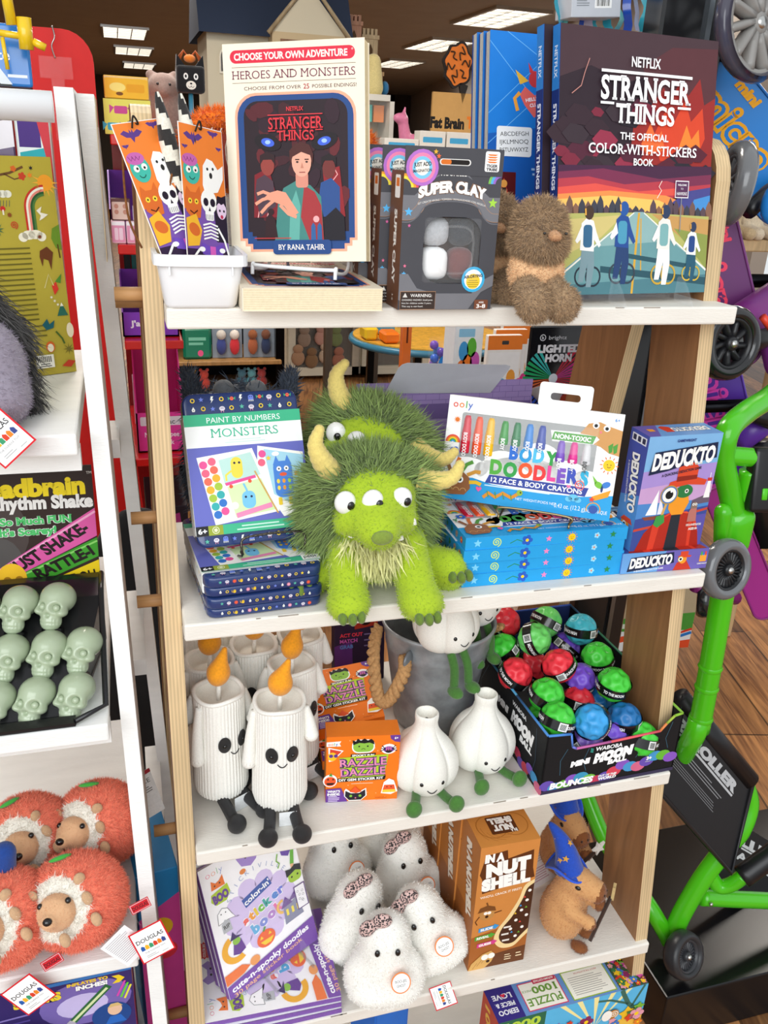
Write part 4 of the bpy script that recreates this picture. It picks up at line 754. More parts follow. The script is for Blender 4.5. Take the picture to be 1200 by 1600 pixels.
# shaggy green monsters
LM = '#a6c02c'; OL = '#869c5a'
def monster(label, M, lift=0, extra=True):
    t = thing('plush_monster', label, 'plush', M, 'shaggy green horned plush monsters'); L_ = lift
    pr = [('e', (0, .012, .055+L_*.5), (.044, .04, .05+L_*.5)), ('e', (-.006, -.004, .108+L_), (.046, .04, .038)), ('e', (-.012, -.04, .099+L_), (.028, .022, .021)), ('e', (-.014, -.056, .092+L_), (.019, .017, .016)), ('c', (-.034, -.008, .062+L_), (-.04, -.046, .014), .02, .019), ('c', (.03, -.01, .06+L_), (.032, -.058, .016), .021, .020),
          ('e', (-.042, -.054, .013), (.019, .017, .014)), ('e', (.034, -.066, .012), (.02, .018, .015)), ('c', (.03, .02, .03), (.078, -.002, .018), .026, .022), ('e', (.084, -.012, .02), (.015, .014, .021)), ('c', (-.03, .02, .03), (-.074, .005, .018), .024, .02), ('e', (-.08, -.004, .019), (.014, .014, .019)),
          ('e', (-.04, -.03, .094+L_), (.013, .012, .012)), ('e', (.016, -.034, .092+L_), (.016, .012, .014))]
    V, Q, C, W9 = blob(pr, .0032, .014, [LM]*len(pr)); m = MB(); m.add((V, Q), C, 'fur')
    a_, b_, c_ = fur(V, Q, C, 26000, .0042, .0009, (0, -.15, -.35), .6, .5, .13); m.add((a_, b_), c_, 'fur', False); m.build('body', t)
    # mane: long tufts all around the face
    hc = np.array([-.006, .012, .112+L_]); V, Q, C, W9 = blob([('e', hc, (.058, .036, .040)), ('e', (-.006, .02, .075+L_), (.062, .028, .04))], .005, .02, [OL]*2)
    def cmb(P):
        d = P-(hc+np.array([0, -.045, -.004])); d /= np.linalg.norm(d, axis=1)[:, None]; return d*.85+np.array([0, -.45, -.22])
    kp = lambda P: ((P[:, 1] > -.016) | (P[:, 2] > hc[2]+.020)).astype(float)
    m = MB(); m.add((V, Q), C, 'fur'); a_, b_, c_ = fur(V, Q, C, 17000, .029, .0017, cmb, .3, .55, .15, kp, 2, lambda P: np.where(P[:, 2] > hc[2]+.02, .72, 1.05)); m.add((a_, b_), c_, 'fur', False); m.build('mane', t)
    # cream bib
    V, Q, C, W9 = blob([('e', (-.006, -.018, .066+L_), (.034, .016, .018))], .004, .01, ['#e3e2a0']); m = MB(); m.add((V, Q), C, 'fur'); a_, b_, c_ = fur(V, Q, C, 1500, .03, .0022, (0, -.5, -.75), .3, .28, .1, seg=2); m.add((a_, b_), c_, 'fur', False); m.build('chest_fluff', t)
    for pts in ([(-.05, .0, .138+L_), (-.062, -.006, .154+L_), (-.068, -.006, .17+L_), (-.064, -.004, .184+L_)], [(.04, -.006, .128+L_), (.058, -.012, .126+L_), (.076, -.014, .13+L_), (.084, -.012, .142+L_)]):
        P = spline(pts, 8); N = len(P); m = MB(); m.add(tube(P, [(.0125-.0075*(i/(N-1))**1.3)*(1+.05*sin(i*2.1)) for i in range(N)], 14), '#e5cf78', 'felt'); m.add(ell(P[-1], .0055, 12), '#e5cf78', 'felt'); m.build('horn', t)
    for e, lk in (((-.043, -.033, .117+L_), .004), ((-.017, -.041, .12+L_), .005), ((.014, -.037, .119+L_), .004)):
        m = MB(); m.add(ell(e, (.0112, .008, .0122), 20), '#f6f6f2', 'gloss'); m.build('eye', t)
        m = MB(); m.add(ell((e[0]+lk, e[1]-.0068, e[2]-.001), (.0042, .0024, .0046), 14), '#131313', 'gloss'); m.build('pupil', t)
    m = MB(); m.add(ell((-.015, -.0725, .094+L_), (.011, .005, .0075), 16), '#7f9438', 'felt'); m.build('nose', t)
    for x, z, h in ((-.036, .082, .011), (.012, .078, .009), (.026, .092, .009)):
        m = MB(); m.add(lathe([(.0045, 0), (.0038, h*.4), (.0018, h*.8), (.0002, h)], 10), '#f5f3ea', 'felt', True, X((x, -.047+abs(x)*.25, z+L_))); m.build('tooth', t)
    for cx, cy, cz in ((-.042, -.073, .007), (.034, -.087, .006), (.089, -.031, .02), (-.085, -.022, .018)):
        for k in (-1, 0, 1): m = MB(); m.add(ell((cx+k*.0095, cy+abs(k)*.003, cz), (.0046, .0075, .0066), 12), '#66802c', 'felt'); m.build('claw', t)
    return t
monster('green shaggy horned monster plush in front, sitting with its feet over the shelf edge', X((.205, .002, .968), 0))
monster('green shaggy horned monster plush behind the other, looking to the left', tilt(X((.193, .112, .968), -30), -17), .030)
# open display carton with purple brick walls
t = thing('display_carton', 'open purple brick patterned carton with a raised grey lid behind the monsters', 'carton', X((.228, .19, .9685), .5)); m = MB()
wq, hq, dq = .235, .178, .03; PU = '#9a84ba'
m.add(box(0, wq, 0, .0012, 0, hq), PU, 'card', False)
for x in (0, wq-.0012): v = [(x+a, y, z) for a in (0, .0012) for y, z in ((0, 0), (0, hq-.02), (-dq, .05), (-dq, 0))]; m.add((v, [(0, 1, 2, 3), (7, 6, 5, 4), (0, 4, 5, 1), (1, 5, 6, 2), (2, 6, 7, 3), (3, 7, 4, 0)]), PU, 'card', False)
m.add(box(0, wq, -dq, -dq+.0012, 0, .045), PU, 'card', False); m.add(box(0, wq, -dq, 0, 0, .001), PU, 'card', False)
c = Cv(m, (0, 0, hq), (1, 0, 0), (0, 0, -1), .001, mat='card'); c.R(0, 28, 235, 48, '#6f5a92')
for r in range(24):
    y = r*7.6
    if 26 < y < 46: continue
    c.R(0, y, 235, y+.5, '#74609a', up=False)
    for k in range(13): x = (k+(.5 if r % 2 else 0))*18; c.R(min(x, 227), y, min(x+.5, 228), y+7.6, '#74609a', up=False)
m.build('carton_body', t)
m = MB(); pts = [(.036, .0), (.046, .035), (.05, .04), (.056, .042), (.186, .036), (.192, .034), (.191, .028), (.176, -.004)]; n = len(pts); v = [(x, -.001-max(z, 0)*.5-a, hq+z-.012) for a in (0, .0012) for x, z in pts]
m.add((v, [tuple(range(n)), tuple(range(2*n-1, n-1, -1))]+[(k, k+n, (k+1) % n+n, (k+1) % n) for k in range(n)]), '#c3c4cc', 'card', False); m.build('lid_flap', t)
# face and body crayon boxes: a stack of four lying, one standing on a wire easel
CRAY = ['#d8203c', '#f0592c', '#f6bf1c', '#2f9a3c', '#1f7f4c', '#2a86d6', '#2c4aa8', '#7d55c0', '#e23a96', '#d8d8da']
CRU = [24, 37.5, 51, 67, 81, 95, 109, 132, 146, 160]
def crayon_face(c):                                       # 195 x 119 units
    c.R(0, 0, 195, 119, '#fdfdfb'); c.P([(0, 92), (30, 90), (60, 96), (110, 98), (160, 96), (195, 90), (195, 119), (0, 119)], '#2aa0de')
    for ch, x, col in zip('ooly', (8, 15, 20.4, 25), ('#e8503c', '#f0862c', '#4fae4c', '#4a70c8')): c.T(ch, x, 9, 8, col, b=.01)
    c.T('6+', 188, 7, 3.6, '#2a86d6', b=.02); c.R(17, 18, 170, 72, '#a3a6a6', 3)
    # white cloud behind the lettering
    for x, y, rx, ry in ((70, 70, 22, 14), (110, 60, 24, 18), (140, 72, 26, 14), (98, 76, 44, 16), (60, 80, 22, 12), (165, 78, 18, 12), (30, 80, 24, 12)): c.E(x, y, rx, '#fdfdfb', ry, up=False)
    c.l += 1; c.P([(118, 26), (168, 24), (172, 36), (121, 38)], '#fdfdfb')
    TM(c, 'BODY', 103, 57, 14.5, ['#2f6fd0', '#2c9ad8', '#55c0e8', '#35a04a'], 56, .06, .6); TM(c, 'DOODLERS', 111, 75, 15.5, ['#58b043', '#35a04a', '#f0592c', '#e83a3c', '#e8489a', '#7d55c0', '#3f55b8', '#35b0d8'], 112, .06, .6, rot=-1)
    c.P([(56, 85), (168, 85), (165, 95), (52, 95)], '#38489c'); c.T('12 FACE & BODY CRAYONS', 110, 90, 5.6, '#ffffff', w=103, b=.025); c.lines(52, 97, 150, 1, 3, '#d8eefa')
    c.T('NET WEIGHT/POIDS NET', 112, 108, 3, '#f2fbff', w=46); c.T('0.43 oz. (12.2 g)', 150, 109, 5, '#f2fbff', w=34); c.T('EACH/CHAQUE', 179, 110, 4, '#f2fbff', w=25)
    c.P([(122, 27), (168, 27), (165, 36), (120, 36)], '#4aa238'); c.T('NON-TOXIC', 143, 31.6, 5, '#ffffff', w=40, b=.04)
    c.P([(150, 26), (158, 14), (170, 11), (182, 15), (195, 18), (195, 46), (184, 44), (174, 38), (166, 36), (172, 30), (168, 27)], '#d09a5c'); c.E(166, 15, 3.6, '#ffffff', up=False); c.E(178, 17, 3.6, '#ffffff'); c.E(166, 15.4, 2, '#222222', n=10, up=False); c.E(178, 17.4, 2, '#222222', n=10); c.E(172, 22, 1.4, '#f07a8a', n=8); [c.P([(184+k*5, 44), (182+k*5, 36), (187+k*5, 32), (187+k*5, 42)], '#4f9a3c', False) for k in range(2)]; c.l += 1
    c.sun(186, 57, 6.4); c.P([(176, 76), (170, 70), (174, 80)], '#7cc242', False); c.E(178, 80, 5, '#7cc242', 3.4, 30, up=False); c.E(186, 79, 5, '#3f80d0', 3.4, -30, up=False); c.E(182, 84, 1.3, '#2b3f7c', 4); c.spiral(157, 83, 6, '#f0706a', 1.1); c.heart(146, 86, 2.4, '#f07ab0')
    c.P([(172, 94), (192, 84), (190, 92), (176, 98)], '#f2a02c'); c.St(173, 97, 3.6, '#e8442c'); c.E(153, 98, 6, '#6cc4e8', 4, up=False); c.E(148, 100, 4, '#6cc4e8', 3, up=False); c.E(158, 100, 4, '#6cc4e8', 3); c.E(151, 99, .7, '#222222', n=8, up=False); c.E(155, 99, .7, '#222222', n=8); c.E(176, 108, 5, '#3558a8', 4.6); c.A(176, 108, 7, 8, 160, 380, '#f2a02c')
    c.sun(12, 27, 2.6, '#f0802c', '#f0802c', 10); c.rainbow(9.5, 53, 8.5, ['#e8443c', '#f0862c', '#f6cf2c', '#4fae4c', '#2a9ad8'], 1.5); c.flower(13, 64, 6, '#3f70d0'); c.L([(8, 66), (4, 72), (3, 78)], 1, '#35904a'); c.E(3.4, 72, 3, '#35904a', 1.4, 40)
    c.P([(4, 108), (6, 96), (14, 86), (26, 86), (34, 92), (36, 104), (30, 112), (10, 114)], '#96603a'); 
    for k, (a, b, e) in enumerate((((12, 88), (8, 80), (6, 76)), ((17, 86), (18, 76), (20, 70)), ((24, 86), (29, 77), (36, 73)), ((31, 89), (40, 84), (46, 84)), ((34, 97), (42, 96), (48, 98)))): c.L([a, b, e], 4.2, ['#96603a', '#d8702c', '#5a9a3c', '#d89a3c', '#f2c12c'][k], False)
    c.l += 1; c.E(23, 95, 4, '#ffffff'); c.E(23, 95, 2.2, '#222222'); [c.A(12+8*k, 108, 3, 3.7, 180, 360, '#d8a86a', 8, False) for k in range(3)]; c.l += 1
    c.L([(52, 112), (58, 106), (66, 110), (74, 104), (84, 108), (92, 102)], 4, '#e0922c'); [c.L([(56+9*k, 104), (58+9*k, 111)], 1, '#5a9a3c', False) for k in range(4)]; c.l += 1; c.heart(46, 103, 3.4, '#f060a8'); c.E(93, 101, 3.4, '#9ab83c'); c.E(94, 100.6, 1, '#222222', n=8)
def crayon_side(c, seed=0):                               # 195 x 15 units, along the box
    c.R(0, 0, 195, 15, '#2a9fdd'); c.St(14, 7.5, 5, '#7fd0f4'); c.spiral(36, 7.5, 5.6, '#d6ea6c', 1.1); c.L([(52, 10), (60, 6), (68, 9)], 1, '#2c8a4c'); c.flower(72, 7.5, 6.4, '#2c5fc0'); c.St(98, 7.5, 4, '#f088c0'); c.sun(126, 7.5, 4.4); c.flower(157, 7.5, 3.6, '#9adcf6', '#f0703c'); c.St(181, 7.5, 0.1, '#2c8a4c'); c.St(177, 7.5, 4.4, '#2c8a4c')
def crayon_box(label, M, standing):
    t = thing('crayon_box', label, 'box', M, 'face and body crayon boxes'); m = MB(); w_, h_, d_ = .195, .119, .0147
    m.add(rbox(0, w_, 0, d_, 0, h_, .0006, 1), '#2a9fdd' if not standing else '#fbfbf9', 'print', False); c = Cv(m, (0, 0, h_), (1, 0, 0), (0, 0, -1), .001); crayon_face(c)
    cs = Cv(m, (0, 0, 0), (1, 0, 0), (0, 1, 0), .001); crayon_side(cs)
    if standing:
        o = rr_pts(.099, h_-.001, .158, h_+.026, .004, 4); hl = rr_pts(.112, h_+.007, .145, h_+.015, .0035, 4); n = len(o)
        m.add(([(x, y, z) for y in (d_*.5, d_*.5+.0006) for P in (o, hl) for x, z in P], [(k, (k+1) % n, n+(k+1) % n, n+k) for k in range(n)]+[(2*n+k, 2*n+(k+1) % n, 3*n+(k+1) % n, 3*n+k) for k in range(n)]), '#fbfbf9', 'card', False)
    cl = Cv(m, (0, d_, h_), (0, -1, 0), (0, 0, -1), .001); rr = random.Random(4)
    for k in range(7): y = 10+k*16; [cl.spiral, cl.flower, cl.heart, cl.St, cl.heart][k % 5](7, y, 4, rr.choice(['#e8503c', '#f0a02c', '#7cc242', '#2c8a4c', '#f6cf2c']), *([.9] if k % 5 == 0 else []))
    m.build('carton', t)
    for u, col in zip(CRU, CRAY):
        m = MB(); x = u*.001; zt = h_-.021-(.0014 if u > 60 else 0)-(.014 if u > 120 else 0); zb = h_-(.064 if u < 55 else .060 if u > 120 else .049)
        m.add(lathe([(.0001, zb), (.0056, zb), (.0056, zt-.016), (.0052, zt-.014), (.0047, zt-.004), (.0036, zt), (.0001, zt)], 14), col, 'plastic', True, X((x, .0022, 0))); m.add(lathe([(.0059, zb+.001), (.0059, zt-.019)], 14), col, 'print', True, X((x, .0022, 0)))
        q = Cv(m, (x-.0046, -.0039, zt-.018), (1, 0, 0), (0, 0, -1), .001, mat='print'); q.T('BODY DOODLERS'[:9 if zb < h_-.06 else 5], 4.6, 15 if zb < h_-.06 else 8, 4.4, '#ffffff' if col != '#d8d8da' else '#555555', w=27 if zb < h_-.06 else 13, b=.03, rot=90); m.build('crayon', t)
    m = MB(); m.add(rbox(.017, .17, -.0052, -.0044, h_-.05, h_-.018, .0004, 1), '#ffffff', 'film', False) if standing else m.add(box(.017, .17, -.0052, -.0046, h_-.05, h_-.018), '#ffffff', 'film', False); m.build('window', t)
    return t
js = [(.3008, -.0150, -1.0), (.3015, -.0135, -1.5), (.3000, -.0160, -.6), (.3016, -.0140, -1.4)]
for k, (x, y, a) in enumerate(js): crayon_box('blue crayon box %s of the lying stack of four' % ['at the bottom', 'second from the bottom', 'third from the bottom', 'on top'][k], X((x, y, .9682+.0148*(k+1)-.0001), a, 90), False)
crayon_box('crayon box standing upright with its window of coloured crayons facing out', X((.302, .080, 1.0385), -32.4, 12.6), True)
t = thing('wire_easel', 'thin brass wire easel under the standing crayon box', 'easel', X((.302, .080, 1.0385), -32.4, 4)); m = MB()
m.add(tube(spline([(.075, .03, -.0085), (.075, -.016, -.0085), (.075, -.02, -.004), (.078, -.0205, .005), (.15, -.0205, .005), (.153, -.02, -.004), (.153, -.016, -.0085), (.153, .03, -.0085)], 6), .0013, 8), '#9c8a66', 'metal'); m.build('wire_frame', t)
m = MB()
for x in (.08, .148): m.add(tube([(x, .03, -.0085), (x+.0, .055, .06)], .0013, 8), '#9c8a66', 'metal')
m.build('back_leg', t)
# duck detective card games, one standing on one lying
def duck_front(c):                                       # 93 x 135 units
    c.R(0, 0, 93, 135, '#7fb2de'); c.P([(0, 40), (93, 34), (93, 80), (0, 84)], '#a88fd0'); c.P([(0, 60), (40, 56), (93, 60), (93, 84), (0, 86)], '#c8a0cc'); c.R(0, 78, 93, 104, '#4f88c8'); c.P([(0, 96), (93, 86), (93, 135), (0, 135)], '#3d4f96'); c.P([(60, 98), (93, 96), (93, 135), (60, 135)], '#5d55a8')
    c.P([(70, 78), (93, 70), (93, 82), (70, 84)], '#6a5a6a'); c.P([(84, 76), (86, 56), (90, 56), (92, 76)], '#f4f2ee'); c.R(85, 52, 91, 56, '#c83a34'); c.L([(88, 52), (88, 46)], .8, '#f4f2ee'); c.P([(12, 92), (24, 62), (26, 92)], '#fbfaf6', False); c.P([(27, 92), (28, 70), (36, 92)], '#e8e6f0'); c.P([(8, 94), (38, 93), (34, 98), (12, 98)], '#8a4a3a')
    c.P([(0, 108), (30, 104), (30, 107), (0, 111)], '#c84a3a', False); c.P([(72, 92), (93, 88), (93, 91), (72, 95)], '#c84a3a')
    c.P([(6, 135), (14, 114), (30, 97), (44, 91), (66, 91), (79, 99), (86, 118), (90, 135)], '#d8412c'); c.P([(6, 135), (14, 114), (24, 104), (22, 135)], '#a82a1e'); c.P([(76, 104), (86, 118), (90, 135), (78, 135)], '#a82a1e'); c.P([(38, 95), (46, 91), (46, 106), (36, 104)], '#e85a3c', False); c.P([(58, 91), (68, 92), (72, 104), (60, 106)], '#e85a3c'); c.P([(46, 94), (58, 92), (62, 135), (44, 135)], '#2c3038'); c.P([(34, 98), (46, 92), (44, 135), (30, 135)], '#b42f22', False); c.P([(58, 92), (70, 94), (74, 135), (60, 135)], '#b42f22')
    c.P([(40, 74), (48, 64), (62, 66), (66, 80), (60, 94), (46, 94), (40, 86)], '#f09a2c'); c.E(57, 66, 11, '#2f7a44', 8); c.E(60, 66, 2.6, '#f6f4ea', n=12); c.E(60, 66, 1.4, '#1d1d1d', n=10)
    c.P([(34, 62), (36, 54), (44, 52), (44, 38), (50, 32), (64, 32), (70, 38), (70, 50), (84, 54), (82, 60), (60, 58)], '#d84a2c'); c.P([(44, 48), (70, 47), (70, 52), (44, 54)], '#8e2a1e')
    c.E(38, 69, 11.4, '#b9983c'); c.E(38, 69, 10.2, '#4a74b8'); c.E(38, 69, 8.8, '#f4f2ea'); c.E(38, 69, 5, '#1d1d1d'); c.E(40, 65, 1.4, '#ffffff', n=8); c.L([(36, 80), (33, 94)], 3, '#d8a85c'); c.P([(26, 94), (36, 92), (38, 102), (30, 108), (24, 104)], '#3f9a4a')
    c.E(74, 86, 4.2, '#8d7466', 6); c.E(72.6, 83, 1.6, '#f4f2ea', n=10, up=False); c.E(76, 83, 1.6, '#f4f2ea', n=10); c.E(72.8, 83, .7, '#222222', n=8, up=False); c.E(76, 83, .7, '#222222', n=8); c.P([(68, 92), (70, 88), (78, 88), (80, 104), (68, 104)], '#b8746a')
    c.T('GAMEWRIGHT', 47, 6, 3, '#24357c', w=24, b=.03); c.P([(6, 44), (10, 18), (88, 10), (90, 28), (62, 32), (30, 40)], '#1f2846'); c.T('DEDUCKTO', 48, 26, 18, '#fbfaf4', w=78, b=.05, rot=-5, sh=.12, serif=.03); c.T('A QUACKING DEDUCTION GAME', 48, 42, 3, '#26263a', w=50, b=.03, rot=-8); c.T('FOR 2-4 INVESTIGATORS', 78, 108, 2.6, '#fbfaf4', w=20, b=.02); c.T('AGES 8+', 78, 113, 2.8, '#fbfaf4', w=12, b=.03)
def duck_side(c, W):                                     # W x 26 units
    c.R(0, 0, W, 26, '#6aa0d8'); c.P([(W*.5, 0), (W, 0), (W, 26), (W*.42, 26)], '#6e62b0'); c.P([(8, 24), (11, 6), (66, 2), (68, 16), (30, 22)], '#1f2846'); c.T('DEDUCKTO', 38, 12, 12, '#fbfaf4', w=54, b=.05, rot=-3, sh=.1, serif=.03); c.T('A QUACKING DEDUCTION GAME', 36, 22.6, 2, '#f4f2ee', w=38, b=.02, rot=-3)
    c.P([(68, 26), (72, 16), (84, 14), (92, 26)], '#c83a26'); c.E(79, 12, 5, '#f09a2c', 6); c.P([(72, 8), (75, 7), (75, 2), (85, 2), (85, 7), (90, 8), (88, 10), (73, 10)], '#d84a2c'); c.E(76, 12, 3.6, '#d8b53c'); c.E(76, 12, 2.8, '#f4f2ea'); c.E(76, 12, 1.6, '#1d1d1d')
    c.R(101, 8, 110, 17, '#f0a03c', 1); [c.R(102+k*2.6, 4+k % 2*2, 104+k*2.6, 9, ['#4fae4c', '#2a86d6', '#e8443c'][k], up=False) for k in range(3)]; c.l += 1; c.T('GAMEWRIGHT', 105.5, 19.4, 1.8, '#f4f2ee', w=13, b=.02)
t = thing('card_game', 'duck detective card game box lying flat under the standing one', 'box', X((.4945, -.0205, .9943), -2.0, 90), 'duck detective card games'); m = MB(); m.add(rbox(0, .1125, 0, .0258, 0, .135, .0008, 1), '#5a7cc0', 'print', False); duck_front(Cv(m, (0, 0, .135), (1, 0, 0), (0, 0, -1), .1125/93, .135/135)); duck_side(Cv(m, (0, 0, 0), (1, 0, 0), (0, 1, 0), .1125/112, .001), 112); m.build('carton', t)
t = thing('card_game', 'duck detective card game box standing upright with the full red coat picture', 'box', X((.5045, -.0165, .9948), 1.5, -1.2), 'duck detective card games'); m = MB(); m.add(rbox(0, .0955, 0, .036, 0, .139, .0008, 1), '#5560b0', 'print', False); duck_front(Cv(m, (0, 0, .139), (1, 0, 0), (0, 0, -1), .0955/93, .139/135))
c = Cv(m, (0, .036, .139), (0, -1, 0), (0, 0, -1), .001); c.R(0, 0, 36, 139, '#4a56a6'); c.P([(0, 80), (36, 70), (36, 139), (0, 139)], '#4f8fd0'); c.R(4, 4, 32, 13, '#e8e8ee'); [c.R(6+k*9, 5.4, 12+k*9, 11.6, '#3a3a52', 1, False) for k in range(3)]; c.l += 1; c.T('DEDUCKTO', 21, 60, 13, '#fbfaf4', w=70, b=.05, rot=84, serif=.02, out=('#1f2846', .05)); c.T('A QUACKING DEDUCTION GAME', 9, 62, 2.6, '#f4f2ee', w=50, b=.02, rot=84); c.E(18, 112, 8, '#f09a2c'); c.P([(8, 108), (14, 102), (28, 102), (32, 108)], '#d84a2c'); c.E(17, 112, 4, '#f4f2ea'); c.E(17, 112, 2.2, '#222222')
c = top(m, .0955, .036, .139, 95); c.R(0, 0, 95, 36, '#6f9fd8'); c.P([(0, 0), (30, 0), (14, 36), (0, 36)], '#6e62b0'); c.T('DEDUCKTO', 64, 17, 11, '#fbfaf4', w=48, b=.05, rot=180, out=('#1f2846', .05), serif=.02); c.P([(28, 8), (34, 4), (42, 8), (40, 24), (30, 24)], '#d8412c'); c.R(10, 12, 18, 20, '#f0a03c', 1); m.build('carton', t)
# ------------------------------------------------------------------ third shelf
def curve_smile(m, cx, cy, cz, w_, d_, r=.0007, bulge=0, c='#161616'):
    m.add(tube([(cx+w_*k/6, cy-bulge*(1-(k/6)**2), cz-d_*(1-(k/6)**2)) for k in range(-6, 7)], r, 6), c, 'felt')
def candle(label, M):
    t = thing('plush_candle', label, 'plush', M, 'white ribbed candle plush toys'); WH = '#f4f2ea'
    pr = [(.001, .002), (.02, .0), (.029, .004), (.0315, .014), (.0308, .05), (.0292, .09), (.0285, .118), (.0288, .131), (.0278, .136), (.0262, .134)]; m = MB(); P = [np.array(p) for p in pr]; fine = []
    for a, b in zip(P[:-1], P[1:]): fine += [a+(b-a)*k/4 for k in range(4)]
    fine.append(P[-1]); m.add(lathe(fine, 192, .05, 48), WH, 'knit'); m.add(lathe([(.0262, .134), (.025, .126), (.018, .123), (.0001, .1235)], 96, .02, 96), '#efece2', 'knit')
    v, f = tube([(.0275*cos(a), .0275*sin(a), .1355+.0018*sin(3*a)) for a in [2*pi*k/48 for k in range(48)]], .0026, 8, closed=True); m.add((v, f), WH, 'knit')
    for a, z0, z1 in ((190, .128, .062), (-15, .13, .094), (80, .128, .085), (140, .128, .1)):
        c, s = cos(radians(a)), sin(radians(a)); Q = spline([(.029*c, .029*s, z0), (.0335*c, .0335*s, (z0+z1)/2), (.036*c, .036*s-.002, z1)], 6); m.add(tube(Q, [.004+.0042*k/(len(Q)-1) for k in range(len(Q))], 12), WH, 'knit'); m.add(ell(Q[-1], .0083, 14), WH, 'knit')
    m.build('body', t).location.z = .014
    m = MB(); m.add(tube([(0, 0, .122), (.001, 0, .148)], .0027, 10), '#f2efe6', 'felt'); m.build('wick', t).location.z = .014
    m = MB(); V, Q, C, W9 = blob([('e', (.001, 0, .157), (.0135, .0105, .0145)), ('c', (.001, 0, .162), (.010, 0, .186), .0115, .003)], .0018, .006, ['#f4a01c']*2); m.add((V, Q), C, 'felt'); m.build('flame', t).location.z = .014
    for x in (-.0118, .0118):
        a = math.atan2(x, .0285); m = MB(); R3 = rotm(0, 0, math.degrees(a)); m.add(ell((.0302*sin(a), -.0302*cos(a), .082), (.0074, .0022, .0105), 24, R3), '#17171a', 'glitter'); m.add(ell((.0322*sin(a), -.0322*cos(a), .0815), (.0026, .0018, .0026), 12, R3), '#050505', 'gloss'); m.build('eye', t).location.z = .014
    m = MB(); m.add(tube([(.0312*sin(b*.17), -.0312*cos(b*.17), .0715-.0042*(1-b*b)) for b in [k/6 for k in range(-6, 7)]], .0006, 6), '#1b1b1d', 'felt'); m.build('mouth', t).location.z = .014
    for s, dz in ((-1, 0), (1, .002)):
        m = MB(); Q = spline([(s*.012, -.010, .022), (s*.0145, -.034, .013), (s*.0175, -.052, .0085)], 6); m.add(tube(Q, .0068, 12), '#18181c', 'glitter'); m.add(ell((s*.019, -.060, .0105), (.0112, .0105, .0112), 20), '#18181c', 'glitter'); m.build('leg', t)
    m = MB(); m.add(box(-.004, .016, -.034, -.0334, .0005, .02), '#eceff0', 'paper', False); m.build('care_label', t)
    return t
cn = candle('white candle plush in front centre, facing the camera', X((.102, .004, .6875), -4))
dup(cn, 'white candle plush at the front left, turned to the right', X((.038, .037, .6875), 27))
dup(cn, 'white candle plush directly behind the front centre one, beside the orange boxes', X((.131, .070, .6875), 24, 2))
dup(cn, 'white candle plush pushed against the left upright behind the front left one', X((.0345, .104, .6875), 10))
dup(cn, 'white candle plush in the middle of the back, one black eye showing', X((.091, .128, .6875), 8))
dup(cn, 'white candle plush at the back, its flame showing above the others on the right', X((.150, .145, .6875), 20, -2))
dup(cn, 'white candle plush in the back left corner under the tins', X((.037, .178, .6875), 0))

